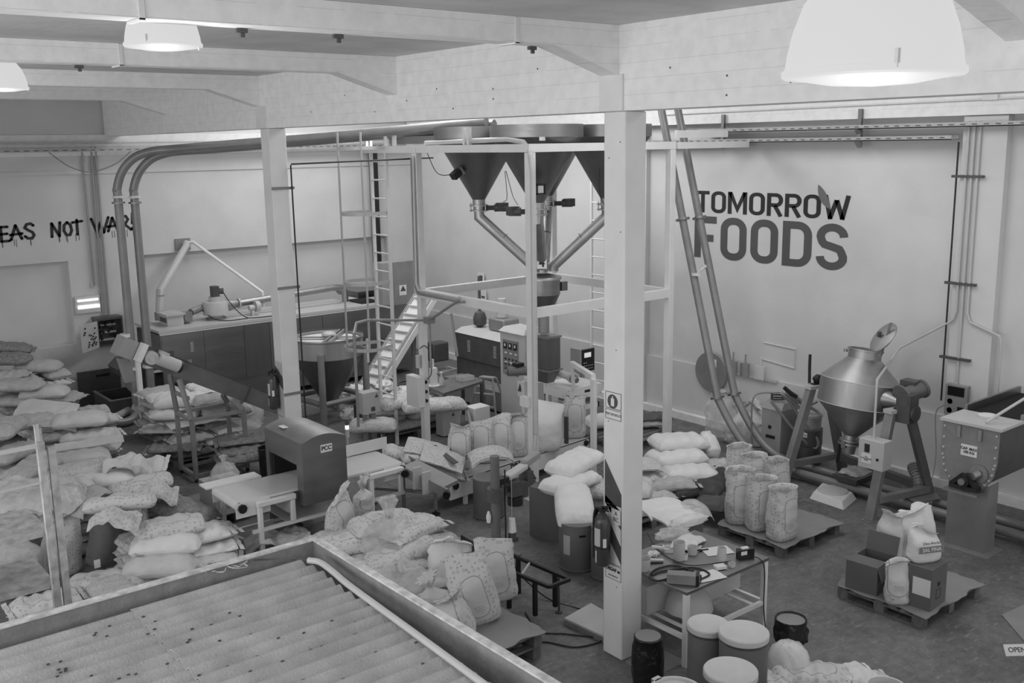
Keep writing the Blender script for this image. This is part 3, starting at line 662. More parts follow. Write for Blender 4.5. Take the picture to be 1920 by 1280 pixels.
solo('wall_patch_frame', M().tube([(XR-.01, pF.y+.33, pF.z+.17), (XR-.01, pF.y-.3, pF.z+.15), (XR-.01, pF.y-.3, pF.z-.17), (XR-.01, pF.y+.35, pF.z-.12)], .009), W['wall'], 'thin bent white pipe fixed flat on the right wall left of the double cone mixer', 'pipe')

# ------------------------------------------------------------------ things on the back wall, left
pipe('conduit', [ony(153, 285, YB-.05), ony(177, 535, YB-.05)], .022, 'tubeg', 'grey conduit on the back wall left of the paired conduits, above the lit fixture', 'conduit', 'conduits on the back wall')
pipe('conduit', [ony(170, 275, YB-.05), ony(196, 620, YB-.05)], .022, 'tubeg', 'left of the two close grey conduits dropping to the open control box', 'conduit', 'conduits on the back wall')
pipe('conduit', [ony(178, 275, YB-.05), ony(206, 618, YB-.05)], .022, 'tubeg', 'right of the two close grey conduits dropping to the open control box', 'conduit', 'conduits on the back wall')
pipe('cable', smooth_path([ony(92, 286, YB-.36), ony(130, 312, YB-.3), ony(170, 322, YB-.3), ony(215, 308, YB-.3), ony(245, 284, YB-.36)]), .01, 'tubeg', 'loose grey cable sagging under the back wall tray', 'cable')
a = ony(143, 561, YB-.1)
t = thing('wall_light', 'lit twin tube light fixture on the back wall above the open control box', 'lamp', a)
part(t, 'tray', M().box(a.x-.02, YB-.06, a.z-.30, a.x+.46, YB-.01, a.z+.04), W['cream'])
part(t, 'tube', M().cyl((a.x+.02, YB-.09, a.z-.04), (a.x+.42, YB-.09, a.z-.04), .025), W['tubelamp'])
part(t, 'tube', M().cyl((a.x+.02, YB-.10, a.z-.17), (a.x+.43, YB-.10, a.z-.17), .04), W['tubelamp'])
a = ony(176, 531, YB-.05); solo('light_switch', M().box(a.x-.05, YB-.05, a.z-.07, a.x+.05, YB-.001, a.z+.03), W['cream'], 'small white switch at the foot of the left wall conduit', 'switch')
a, b = ony(182, 602, YB-.35), ony(234, 645, YB-.35)
t = thing('control_box', 'open electrical control box with wiring on the back wall', 'electrical box', (a.x, YB-.3, b.z))
part(t, 'housing', M().box(a.x, YB-.35, b.z, b.x, YB-.34+.3, b.z+.02).box(a.x-.02, YB-.35, a.z, b.x, YB-.04, a.z+.05).box(b.x-.02, YB-.35, b.z, b.x, YB-.04, a.z).box(a.x, YB-.35, b.z, a.x+.02, YB-.04, a.z).box(a.x, YB-.07, b.z, b.x, YB-.04, a.z), W['dark'])
m = M()
for i in range(3):
    z = b.z+.08+.15*i
    m.box(a.x+.05, YB-.12, z, b.x-.07, YB-.075, z+.04)
part(t, 'terminal_rail', m, W['cream'])
m = M()
for i in range(26): x = a.x+.06+random.random()*(b.x-a.x-.16); z = b.z+.05+random.random()*.42; m.box(x, YB-.15, z, x+.03, YB-.12, z+.05)
part(t, 'relays', m, W['blk'])
c, d = ony(146, 612, YB-.55), ony(151, 656, YB-.55)
m = M().prism([(a.x, b.z), (a.x, a.z), ], 0, 1, 'y') if False else M()
m.loft([[V((a.x, YB-.35, b.z)), V((a.x, YB-.35, a.z)), V((a.x-.01, YB-.33, a.z)), V((a.x-.01, YB-.33, b.z))], [V((c.x, YB-.72, b.z)), V((c.x, YB-.72, a.z)), V((c.x-.01, YB-.70, a.z)), V((c.x-.01, YB-.70, b.z))]])
dr = part(t, 'door', m, W['cream'])
m = M()
for i in range(22):
    u, z = random.uniform(.2, .9), b.z+.05+random.random()*.4; X_ = a.x+(c.x-a.x)*u; Y_ = YB-.35-.37*u; m.box(X_, Y_-.02, z, X_+.025, Y_-.012, z+.03)
part(dr, 'wiring', m, W['blk'])
a, b = ony(328, 448, YB-.03), ony(357, 463, YB-.03)
solo('wall_plate', M().box(a.x, YB-.04, b.z-.05, b.x, YB-.001, a.z), W['tubeg'], 'grey metal plate on the back wall where two slanting ducts meet', 'plate')
# ================================================================== FOREGROUND CABIN ROOF
RX, RY, RZ = 2.98, 5.88, 2.40
t = thing('cabin_roof', 'corrugated fibre cement roof of the cabin in the foreground', 'roof', (1, 3.5, 2.2))
m = M(); top = []; p = .127; n = int((RY-.10-1.0)/p*10)
ys = [RY-.10-p*i/10 for i in range(n)]
def sheetz(x, y, z): return z+.016*math.cos((RY-y)/p*2*PI)
for lap, (xa, xb, dz) in enumerate(((-1.2, 1.75, .0), (1.7, RX-.16, .012))):
    xs = [xa+(xb-xa)*i/3 for i in range(4)]
    g1 = [[V((x-(.03*noise.noise(V((0, y*3, 7))) if x == xs[-1] else 0), y, sheetz(x, y, 2.305+dz))) for y in ys] for x in xs]
    m.loft([[a for a in r]+[a-V((0, 0, .008)) for a in r[::-1]] for r in g1])
part(t, 'corrugated_sheet', m, W['roof'])
m = M().box(-1.2, RY-.03, 2.10, RX, RY, RZ)
part(t, 'fascia_board', m, W['gut']); part(t, 'cap_strip', M().box(-1.2, RY-.045, RZ+.001, RX+.0, RY+.012, RZ+.012), W['cap'])
m = M().box(RX-.03, .8, 2.10, RX, RY-.031, RZ)
part(t, 'side_gutter', m, W['gut'])
part(t, 'cap_strip', M().box(RX-.04, .8, RZ+.001, RX+.012, RY-.046, RZ+.012), W['cap'])
part(t, 'cabin_wall', M().box(-1.2, 1.0, 0, RX-.12, RY-.12, 2.09), W['wall'])
pp = [at(578, 1050, 2.37), at(600, 1054, 2.37), at(625, 1072, 2.36), at(660, 1101, 2.355), at(790, 1196, 2.355), at(960, 1321, 2.355)]
solo('white_hose', M().tube(smooth_path(pp, 5), .020, 12), W['cream'], 'white plastic pipe lying along the right edge of the cabin roof', 'pipe')
solo('thin_wire', M().tube(smooth_path([at(578, 1050, 2.37), at(540, 1046, 2.38), at(500, 1049, 2.37), at(470, 1050, 2.38), at(440, 1056, 2.37)]), .004), W['dark'], 'thin dark wire running from the white pipe over the roof corner', 'wire')
m = M()
for k in range(9):
    c = [at(385+i*14+random.uniform(-10, 10), 1066+random.uniform(-14, 8)-(i*2), 2.36+random.random()*.04) for i in range(6)]
    m.tube(smooth_path(c, 4), .0035, 5)
solo('wire_tangle', m, W['cream'], 'tangle of thin pale wire in the gutter of the cabin roof', 'wire', kind='stuff')
m = M()
for k in range(60):
    q = at(random.uniform(60, 800), random.uniform(1120, 1270), 2.33); 
    if q.x < RX-.2 and q.y < RY-.15: m.box(q.x-.008, q.y-.005, sheetz(q.x, q.y, 2.316), q.x+.008, q.y+.005, sheetz(q.x, q.y, 2.322))
solo('dirt_crumbs', m, W['dark'], 'dark crumbs of dirt scattered over the cabin roof', 'dirt', kind='stuff')

# ------------------------------------------------------------------ chipped shelf rack behind the cabin, far left
t = thing('metal_shelf_rack', 'tall rack with chipped white paint and wire shelves at the left edge', 'shelf', (1.5, 6.6, 0))
for y0, xs_ in ((6.5, (1.47, 1.53)), ):
    for x_ in xs_: part(t, 'post', M().box(x_-.022, y0-.02, 0, x_+.022, y0+.02, 3.24 if x_ < 1.5 else 3.2), W['rust'])
part(t, 'post', M().box(1.58, 7.08, 0, 1.62, 7.12, 3.2), W['rust'])
part(t, 'top_rail', M().bar((1.46, 6.5, 3.22), (-.2, 6.5, 3.20), .02, .025), W['cream'])
part(t, 'top_rail', M().bar((1.60, 7.1, 3.19), (1.46, 6.5, 3.22), .02, .025), W['cream'])
for z in (2.62, 2.27, 1.85): part(t, 'shelf_board', M().box(-.6, 6.53, z, 1.48, 7.07, z+.03), W['rust'])
for z in (2.98,): part(t, 'wire_rail', M().bar((1.46, 6.5, z), (-.2, 6.5, z-.02), .008, .012), W['cream'])

# ================================================================== HOPPER TOWER
x0, x1, y0, y1 = 8.82, 11.60, 10.54, 13.27
t = thing('hopper_tower', 'white steel tower of square posts and beams carrying the four hoppers', 'frame', (10.2, 11.9, 0))
for x_, y_ in ((x0, y0), (x0, y1), (x1, y0), (x1, y1)):
    part(t, 'post', M().box(x_-.055, y_-.055, .012, x_+.055, y_+.055, 4.88), W['white'], bev=.006)
    part(t, 'base_plate', M().box(x_-.12, y_-.12, 0, x_+.12, y_+.12, .012), W['white'])
for z0_, z1_, nm in ((4.885, 4.995, 'top_beam'), (2.63, 2.76, 'middle_rail')):
    e = .055 if nm == 'top_beam' else -.056
    part(t, nm, M().box(x0-.05, y0+.056, z0_, x0+.05, y1-.056, z1_), W['white'])
    part(t, nm, M().box(x1-.05, y0+.056, z0_, x1+.05, y1-.056, z1_), W['white'])
    part(t, nm, M().box(x0+e*-1, y0-.05, z0_, x1+e, y0+.05, z1_), W['white'])
    part(t, nm, M().box(x0+e*-1, y1-.05, z0_, x1+e, y1+.05, z1_), W['white'])
part(t, 'walkway_beam', M().box(x0-.05, y1+.06, 4.885, x0+.05, 14.8, 4.995), W['white'])
part(t, 'walkway_beam', M().box(11.7, y0-.05, 4.885, 13.4, y0+.05, 4.985).box(11.7, y0-.02, 5.05, 12.9, y0+.02, 5.16), W['white'])
for y_ in (14.75, 14.12, 13.9, 12.0, 11.9): part(t, 'railing_post', M().box(x0-.03, y_-.02, 4.998, x0+.03, y_+.02, 5.24), W['white'])
part(t, 'trough', M().box(x0+.12, 12.55, 5.02, x0+.4, 14.4, 5.14), W['steelh'])
part(t, 'purlin', M().bar((x0+.2, y0-.0, 5.06), (x0+1.3, y0+.9, 5.06), .05, .05), W['white'])
def hopper(cx, cy, label, valve_dir, col_r=.1):
    t = thing('hopper', label, 'hopper', (cx, cy, 4.1), 0, 'conical steel hoppers in the tower')
    part(t, 'cone', M().lathe([(col_r, 4.16), (.575, 4.98), (.66, 5.08)], (cx, cy, 0), 48, caps=False), W['steeld'], ang=50)
    part(t, 'cylinder', M().lathe([(.66, 5.081), (.67, 5.085), (.67, 5.26), (.66, 5.26)], (cx, cy, 0), 48, caps=False), W['steelh'], ang=50)
    part(t, 'outlet_collar', M().lathe([(.09, 4.0), (.09, 4.06), (.15, 4.06), (.15, 4.08), (.10, 4.081), (.10, 4.16)], (cx, cy, 0), 24), W['steel'])
    part(t, 'outlet_flange', M().lathe([(.15, 3.985), (.15, 3.999), (.05, 3.999), (.05, 3.985)], (cx, cy, 0), 24), W['steel'])
    dx, dy = valve_dir; a = V((cx, cy, 4.03))
    v = part(t, 'slide_valve', M().bar(a+V((dx, dy, 0))*.10, a+V((dx, dy, 0))*.26, .10, .07), W['blk'])
    part(v, 'valve_motor', M().cyl(a+V((dx, dy, 0))*.24, a+V((dx, dy, 0))*.42, .062).box(*(a+V((dx, dy, 0))*.36+V((-.08, -.06, -.05))), *(a+V((dx, dy, 0))*.36+V((.08, .06, .075)))), W['dark'])
    part(t, 'bolt', M().cyl(a+V((-.13*dx, -.13*dy, -.06)), a+V((-.13*dx, -.13*dy, .08)), .01).cyl(a+V((.02, -.14, -.06)), a+V((.02, -.14, .08)), .01), W['steel'])
    return t
hp = [(9.5, 12.6, 'left conical hopper of the tower', (.75, -.66)), (9.5, 11.2, 'nearest conical hopper, in the middle of the tower', (-.7, .7)),
      (10.9, 11.2, 'right conical hopper, half hidden by the near column', (.7, -.7)), (10.9, 12.6, 'rearmost conical hopper, behind the middle one', (.75, -.66))]
for h in hp: hopper(*h)
# load sensor and panel on the cones
a = ony(848, 333, 12.45); 
t = thing('level_sensor', 'black box sensor on the slope of the left hopper', 'sensor', a)
part(t, 'body', M().box(-.07, -.06, -.05, .07, .06, .05).xf(Matrix.Translation(V((9.0, 12.5, 4.56))) @ Matrix.Rotation(R(-35), 4, 'Y')), W['blk'])
part(t, 'flange', M().box(-.02, -.06, -.06, .02, .06, .06).xf(Matrix.Translation(V((9.085, 12.5, 4.61))) @ Matrix.Rotation(R(-35), 4, 'Y')), W['steel'])
pipe('cable', smooth_path([(8.9, 13.1, 4.88), (8.9, 12.9, 4.62), (8.9, 12.72, 4.55), (8.98, 12.55, 4.56)]), .006, 'blk', 'black cable looping from the tower beam to the sensor on the left hopper', 'cable')
t = thing('valve_box', 'small pneumatic box on the slope of the nearest hopper', 'electrical box', (9.2, 10.95, 4.3))
part(t, 'frame', M().box(9.14, 10.78, 4.30, 9.30, 10.96, 4.315).box(9.14, 10.78, 4.43, 9.30, 10.96, 4.445).box(9.14, 10.78, 4.30, 9.16, 10.8, 4.44).box(9.28, 10.78, 4.30, 9.30, 10.8, 4.44), W['blk'])
part(t, 'body', M().box(9.17, 10.79, 4.32, 9.27, 10.95, 4.42), W['cream'])
for i, (a, b, c) in enumerate((((9.55, 12.0, 4.6), (9.66, 12.1, 4.2), (9.75, 12.3, 4.12)), ((9.57, 12.0, 4.6), (9.45, 11.7, 4.25), (9.3, 11.4, 4.13)), ((10.6, 11.05, 4.75), (10.55, 11.0, 4.3), (10.75, 11.1, 4.06)))):
    pipe('cable', smooth_path([a, b, c]), .005, 'blk', ['black cable curving down to the valve of the left hopper', 'black cable curving down to the valve of the nearest hopper', 'loose black cables hanging between the nearest and right hoppers'][i], 'cable')
# chutes to the receiving hopper
RC = V((10.2, 11.9, 0))
for i, (cx, cy, lab, _) in enumerate(hp):
    e = RC+V(((cx-RC.x)*.16, (cy-RC.y)*.16, 3.12)); s_ = V((cx, cy, 3.93))
    t = thing('chute_pipe', ['inclined chute pipe from the left hopper', 'steep chute pipe numbered 4, from the nearest hopper', 'inclined chute pipe from the right hopper', 'chute pipe at the back of the tower, behind the numbered one'][i], 'pipe', s_, 0, 'chute pipes')
    part(t, 'tube', M().tube([(cx, cy, 3.984), s_-V((0, 0, .04)), e, e-V((0, 0, .08))], .082, 20), W['steel'])
    part(t, 'joint_band', M().cyl(s_.lerp(e, .45), s_.lerp(e, .458), .086, n=20), W['steeld'])
    if i == 1:
        q = s_.lerp(e, .93); fc = Matrix.Translation(q+V((-.105, -.12, .03))) @ Matrix.Rotation(R(-40), 4, 'Z') @ Matrix.Rotation(R(90), 4, 'X')
        pl = part(t, 'number_plate', M().box(-.075, -.085, 0, .075, .085, .004).xf(fc.copy()), W['white'])
        text(pl, 'numeral', '4', .17, W['ink'], fc @ V((0, .0, .006)), fc.to_3x3().to_4x4(), bold=.006)
t = thing('receiving_hopper', 'round steel receiving hopper where the four chutes meet', 'hopper', (RC.x, RC.y, 2.3))
part(t, 'rim', M().lathe([(.1, 3.0), (.28, 2.96), (.29, 2.94), (.29, 2.92), (.27, 2.919)], RC, 36), W['steel'])
part(t, 'drum', M().lathe([(.265, 2.918), (.265, 2.68)], RC, 36, caps=False), W['steelh'])
part(t, 'cone', M().lathe([(.262, 2.679), (.10, 2.34)], RC, 36, caps=False), W['steeld'])
part(t, 'collar_flange', M().lathe([(.2, 3.03), (.2, 3.045), (.02, 3.05), (.02, 3.03)], RC, 30), W['white'])
part(t, 'bellows', M().lathe([(.085+.008*(i % 2), 2.34-.02*i) for i in range(15)], RC, 24), W['tubeg'], ang=70)
part(t, 'bracket', M().box(10.43, 11.72, 2.72, 10.55, 11.8, 2.86), W['steeld'])
# dosing box and funnel
t = thing('dosing_unit', 'square steel dosing box with a tapered funnel under the receiving hopper', 'machine', (10.2, 11.9, 1.4))
part(t, 'lid', M().box(10.08, 11.67, 2.0, 10.38, 12.17, 2.03), W['steel'])
part(t, 'box', M().box(10.1, 11.69, 1.50, 10.36, 12.15, 1.999), W['steeld'])
part(t, 'flange', M().box(10.07, 11.66, 1.47, 10.39, 12.18, 1.495), W['steel'])
part(t, 'funnel', M().loft([[V((10.1, 11.69, 1.468)), V((10.36, 11.69, 1.468)), V((10.36, 12.15, 1.468)), V((10.1, 12.15, 1.468))], [V((10.16, 11.8, 1.26)), V((10.32, 11.8, 1.26)), V((10.32, 12.02, 1.26)), V((10.16, 12.02, 1.26))]]), W['steeld'])
m_ = part(t, 'motor', M().cyl((9.74, 12.26, 1.44), (10.06, 12.1, 1.44), .075).cyl((9.72, 12.27, 1.44), (9.735, 12.262, 1.44), .05), W['slate'])
part(m_, 'terminal_box', M().box(9.84, 12.13, 1.512, 9.98, 12.25, 1.57), W['blk'])
part(t, 'side_box', M().box(10.362, 11.85, 1.5, 10.47, 12.05, 1.96), W['cream'])
part(t, 'screw_tube', M().cyl(at(1036, 694, 1.40), at(1072, 708, 1.32), .06, n=24).cyl(at(1071, 707, 1.322), at(1074, 709, 1.318), .085, n=24), W['cream'])
part(t, 'clamp_ring', M().cyl(at(1074.5, 709, 1.317), at(1077, 711, 1.312), .07, n=20).cyl(at(1077, 711, 1.312), at(1082, 713, 1.305), .045, n=16), W['steel'])
# bagging head on its frame
t = thing('bagging_machine', 'white bag filling machine with portal frame under the hopper tower', 'machine', (10.5, 11.7, 0))
hx0, hx1, hy0, hy1 = 10.37, 11.12, 11.47, 12.13
part(t, 'head_box', M().box(10.37, 11.45, 1.0, 11.05, 12.12, 1.19), W['white'], bev=.008)
lb = part(t, 'name_plate', M().box(10.66, 11.444, 1.09, 10.82, 11.449, 1.13), W['ink'])
m = M()
for x_ in (10.41, 10.52, 10.62, 10.9, 11.0): m.cyl((x_, 11.449, 1.04), (x_, 11.443, 1.04), .007, n=8)
for y_ in (11.5, 11.8, 12.05): m.cyl((10.369, y_, 1.15), (10.364, y_, 1.15), .007, n=8)
part(t, 'screws', m, W['dark'])
for a, b in (((9.92, 12.15, .9), (9.92, 12.15, 0)), ((9.88, 10.5, 1.22), (9.88, 10.5, 0)), ((11.2, 11.3, 1.2), (11.2, 11.3, 0)), ((10.15, 12.3, 1.2), (10.15, 12.3, 0))): pass
P_ = [at(976, 845, 0), at(1110, 912, 0), at(1176+20, 850, 0)]
fl_ = at(983, 712, 1.22); fr = [(fl_.x, fl_.y), (9.86, 10.40), (11.18, 12.2), (10.55, 12.2)]
for x_, y_ in fr: part(t, 'leg', M().box(x_-.035, y_-.035, 0, x_+.035, y_+.035, 1.20), W['white'])
part(t, 'top_rail', M().bar((fl_.x, fl_.y, 1.235), (10.45, 11.95, 1.225), .06, .07), W['white']); part(t, 'leg', M().box(9.825, 10.365, 1.201, 9.895, 10.435, 1.62), W['white'])
part(t, 'top_rail', M().bar((9.86, 10.40, 1.655), (10.25, 11.30, 1.655), .07, .07), W['white']); part(t, 'leg', M().bar((10.25, 11.30, 1.62), (10.40, 11.42, 1.20), .05, .05), W['white'])
part(t, 'spout', M().box(10.55, 11.55, .90, 10.95, 11.95, .999), W['steeld'])
part(t, 'clamp_frame', M().box(10.47, 11.47, .80, 11.0, 11.50, .88).box(10.47, 11.47, .80, 10.50, 12.0, .88).box(10.97, 11.47, .80, 11.0, 12.0, .88), W['white'])
t = thing('weigh_indicator', 'grey weighing indicator box with black front and lit display beside the bagging head', 'display', (11.3, 12.0, 1.2))
a = at(1078, 690, 1.42)
part(t, 'housing', M().box(11.16, 12.1, 1.22, 11.5, 12.34, 1.62), W['grey'], bev=.006)
part(t, 'front', M().box(11.20, 12.09, 1.235, 11.48, 12.099, 1.605), W['gloss'], label='black front panel')
part(t, 'display', M().box(11.25, 12.084, 1.47, 11.40, 12.089, 1.55), W['screen'])
m = M()
for i in range(12): m.box(11.235+.045*(i % 5), 12.084, 1.27+.05*(i//5), 11.255+.045*(i % 5), 12.089, 1.285+.05*(i//5))
part(t, 'buttons', m, W['cream']); part(t, 'stand', M().box(11.3, 12.2, 0, 11.36, 12.26, 1.219), W['cream'])

# ladder with safety cage
LX, LYa, LYb = 8.80, 14.13, 14.60
t = thing('caged_ladder', 'white ladder with a safety cage up to the hopper platform', 'ladder', (LX, 14.35, 0))
for y_ in (LYa, LYb): part(t, 'rail', M().box(LX-.025, y_-.02, 0, LX+.025, y_+.02, 5.24), W['white'])
z = .25
while z < 5.0: part(t, 'rung', M().cyl((LX, LYa, z), (LX, LYb, z), .014, n=8), W['white']); z += .30
cy = (LYa+LYb)/2
def hoop(z, r=.36): 
    pts = [V((LX, LYb, z))]+[V((LX-.34-r*math.cos(R(a)), cy+r*1.0*math.sin(R(a)), z)) for a in range(75, -76, -15)]+[V((LX, LYa, z))]
    return M().loft([[p+V((0, 0, -.028)), p+V((0, 0, .028)), p+(V((LX-.34, cy, z))-p).normalized()*.008+V((0, 0, .028)), p+(V((LX-.34, cy, z))-p).normalized()*.008+V((0, 0, -.028))] for p in pts])
for z, r in ((4.97, .36), (3.93, .36), (2.80, .36), (1.72, .40)): part(t, 'hoop', hoop(z, r), W['cream'])
for a in (35, -62):
    p_ = V((LX-.34-.352*math.cos(R(a)), cy+.352*math.sin(R(a)), 0)); part(t, 'cage_bar', M().bar(p_+V((0, 0, 1.72)), p_+V((0, 0, 5.22)), .05, .012), W['cream'])
t = thing('wall_ladder', 'plain white ladder at the right side of the tower, left of the near column', 'ladder', (12.75, 13.5, 0))
for y_ in (13.0, 13.5): part(t, 'rail', M().box(12.73, y_-.02, 0, 12.77, y_+.02, 4.7), W['white'])
z = .3
while z < 4.6: part(t, 'rung', M().cyl((12.75, 13.0, z), (12.75, 13.5, z), .014, n=8), W['white']); z += .33
pR = ony(1110, 470, 13.0)
t = thing('filter_unit', 'white cylindrical air filter behind the plain ladder', 'filter', (13.0, 13.2, 2.6))
part(t, 'canister', M().lathe([(.10, 2.75), (.12, 2.78), (.12, 3.35), (.09, 3.4)], (13.1, 12.95, 0), 20), W['cream']); part(t, 'cap', M().lathe([(.09, 3.401), (.06, 3.46)], (13.1, 12.95, 0), 20), W['dark'])

# twin transport tubes, right: vertical, sweeping onto the floor and along it
def tube_line(name, pts, r, label, grp, flanges=(), sm=0):
    t = thing(name, label, 'pipe', pts[-1], 0, grp)
    part(t, 'tube', M().tube(list(pts[:sm])+smooth_path(pts[sm:], 4), r, 20), W['tubeg'], ang=60)
    for f, rr in flanges:
        a = V(pts[f]); d = (V(pts[f])-V(pts[f-1])).normalized()
        part(t, 'flange', M().cyl(a-d*.015, a-d*.002, rr, n=20).cyl(a+d*.002, a+d*.015, rr, n=20), W['pipe'])
    return t
for k, (xp, pt, pb, lab) in enumerate(((12.30, (1237, 190), (1345, 745), 'left one of the two slanting tubes right of the near column, sweeping onto the floor'), (12.62, (1268, 190), (1377, 738), 'right one of the two slanting tubes right of the near column, sweeping onto the floor'))):
    A, B = onx(*pt, xp), onx(*pb, xp); mid = onx(*((1284, 410) if k == 0 else (1302, 405)), xp)
    d = (B-A).normalized(); path = [A, A.lerp(B, .2), A.lerp(B, .40), B]
    # quarter sweep into the floor run
    r_ = B.z-.12; a0 = math.atan2(-d.z, -d.y)
    e = V((xp, B.y-1.15, .12)); path += [B.lerp(e, s_)+V((0, 0, -(.26*math.sin(PI*s_)*r_**.6))) for s_ in (.18, .36, .54, .72, .88)]+[e, V((xp, 7.9, .12)), V((xp, 5.0, .12))]
    tube_line('transport_tube', path, .062, lab, 'transport tubes on the right', [(2, .112), (3, .112)], 3)
for z_, px_ in ((2.6, None),):
    a, b = onx(1306, 514, 12.30), onx(1325, 498, 12.62)
    solo('tube_clamp', M().cyl(a-V((0, 0, .02)), a+V((0, 0, .02)), .08, n=18).cyl(b-V((0, 0, .02)), b+V((0, 0, .02)), .08, n=18).bar(a, b, .03, .03), W['white'], 'white clamp tying the two slanting tubes together at mid height', 'clamp')
for y_, lab in ((8.9, 'white clamp joining the two floor tubes at the left foot of the mixer'), (6.6, 'white clamp joining the two floor tubes at the mixer foot on the right')):
    solo('tube_clamp', M().cyl((12.30, y_-.02, .12), (12.30, y_+.02, .12), .085, n=18).cyl((12.62, y_-.02, .12), (12.62, y_+.02, .12), .085, n=18).bar((12.3, y_, .16), (12.62, y_, .16), .03, .04), W['white'], lab, 'clamp')
t = thing('feed_box', 'battered junction box sitting across the two floor tubes in front of the mixer', 'box', (12.5, 8.0, .15))
part(t, 'body', M().loft([[V((12.24, 7.55, .184)), V((12.68, 7.55, .184)), V((12.68, 7.85, .184)), V((12.24, 7.85, .184))], [V((12.18, 7.50, .29)), V((12.74, 7.50, .29)), V((12.74, 7.90, .29)), V((12.18, 7.90, .29))]]), W['dark'])
part(t, 'crumpled_cover', sheet(.42, .3, 5, .05, .03).xf(Matrix.Translation((12.45, 7.7, .28))), W['film'])
t = thing('feed_plate', 'steel plate with a ribbed grey hose between the mixer and the trough', 'plate', (12.4, 6.5, .2))
part(t, 'plate', M().prism([(12.40, 7.02), (12.18, 6.60), (12.58, 6.48), (12.95, 6.82), (12.88, 7.1)], .20, .215), W['tubeg'])
hp_ = smooth_path([(12.62, 6.82, .216), (12.62, 6.82, .33), (12.66, 6.88, .43), (12.76, 7.0, .50)], 8); hm = M()
for i in range(len(hp_)-1): hm.cyl(hp_[i], hp_[i+1], .080 if i % 2 else .088, n=18)
part(t, 'ribbed_hose', hm, W['tubeg'])
# left twin tubes
for k, (pt, px_, lab) in enumerate((((222, 380), 0, 'left one of the two grey tubes dropping in front of the back wall writing'), ((253, 380), 1, 'right one of the two grey tubes dropping in front of the back wall writing'))):
    yy = 18.55-.0*k; a = ony(*pt, yy); b = ony((244, 279)[k], (700, 690)[k], yy)
    path = [(9.45, 12.3, 5.33), (9.0, 13.4, 5.26), (8.2, 15.0, 5.16), (7.0, 17.4, 5.03), (6.75, 17.9, 5.0)] if k == 0 else [(9.6, 12.3, 5.29), (9.2, 13.4, 5.22), (8.4, 15.1, 5.12), (7.3, 17.4, 4.99), (7.05, 17.9, 4.97)]
    top = V(path[-1]); c = V((a.x, yy, top.z))
    path = [V(p) for p in path]+[top.lerp(c, .35)+V((0, 0, -.03)), top.lerp(c, .65)+V((0, 0, -.13)), top.lerp(c, .88)+V((0, 0, -.36)), V((a.x, yy, a.z+.25)), a, V((a.x, yy, 2.3)), V((a.x, yy, .45))]
    if k == 0: path += [V((a.x, yy-.02, .28)), V((a.x-.08, yy-.06, .14)), V((a.x-.25, yy-.1, .09)), V((a.x-.5, yy-.1, .12))]
    tube_line('transport_tube', path, .075, lab, 'transport tubes on the left', [(9, .115)])
    solo('tube_collar', M().cyl((a.x, yy, 1.02), (a.x, yy, 1.07), .12, n=20), W['white'], ['white collar low on the left grey tube, over the sunken pit', 'white collar low on the right grey tube, beside the dryer'][k], 'clamp')
a, b = ony(222, 371, 18.5), ony(253, 371, 18.5)
solo('tube_clamp', M().cyl(a, a+V((0, 0, .04)), .10, n=18).cyl(b, b+V((0, 0, .04)), .10, n=18).bar(a, b, .03, .03), W['white'], 'white clamp tying the two left tubes together under their bend', 'clamp')
a = ony(237, 634, 18.4); solo('tube_clamp', M().cyl((a.x+.03, 18.55, a.z), (a.x+.03, 18.55, a.z+.06), .1, n=18), W['white'], 'white clamp on the left grey tube beside the conveyor head', 'clamp')
# ================================================================== DRYER against the back wall
DX0, DX1, DY0, DY1, DZ = 6.5, 12.2, 18.65, 19.95, 1.65
t = thing('tunnel_dryer', 'long stainless box dryer against the back wall', 'machine', (9.3, 19.2, 0))
part(t, 'body', M().box(DX0, DY0+.01, .12, DX1, DY1, DZ-.09), W['steelh'])
part(t, 'roof_sheet', M().box(DX0-.03, DY0-.03, DZ-.05, DX1+.0, DY1+.02, DZ), W['cream'])
part(t, 'roof_edge', M().box(DX0-.01, DY0-.012, DZ-.088, DX1, DY0+.02, DZ-.052), W['white'])
for i, (a, b) in enumerate(((6.52, 7.33), (7.34, 8.15), (8.16, 8.70), (8.71, 9.9), (9.91, 11.0), (11.01, 12.18))):
    part(t, 'side_panel', M().box(a, DY0-.002, .5, b, DY0+.009, DZ-.1), W['steelh'] if i != 2 else W['steeld'])
m = M()
for x_, z_ in ((7.06, 1.18), (6.66, .84), (7.0, .84)):
    for k in range(9): m.box(x_, DY0-.006, z_+.022*k, x_+.06, DY0-.003, z_+.022*k+.008)
part(t, 'vent_slots', m, W['cream'])
part(t, 'dark_bay', M().box(6.35, DY0-.05, .15, 6.75, DY0-.01, .62), W['void'])
part(t, 'side_window', M().box(6.30, DY0-.04, .95, 6.72, DY0-.01, 1.25), W['dark']); part(t, 'sill', M().box(6.25, DY0-.12, .90, 6.75, DY0-.01, .93), W['cream'])
f_ = part(t, 'fan_housing', M().lathe([(.15, 0), (.15, .09), (.25, .095), (.25, .34), (.24, .36), (.12, .36), (.12, .45)], (7.86, 19.25, DZ+.001), 32), W['cream'])
part(f_, 'fan_motor', M().box(7.80, 19.17, DZ+.452, 7.93, 19.33, DZ+.66).cyl((7.90, 19.25, DZ+.55), (8.03, 19.2, DZ+.55), .06), W['dark'])
part(t, 'base_ring', M().lathe([(.20, 0), (.20, .03), (.02, .03)], (7.86, 19.25, DZ+.0005), 32), W['midsteel'])
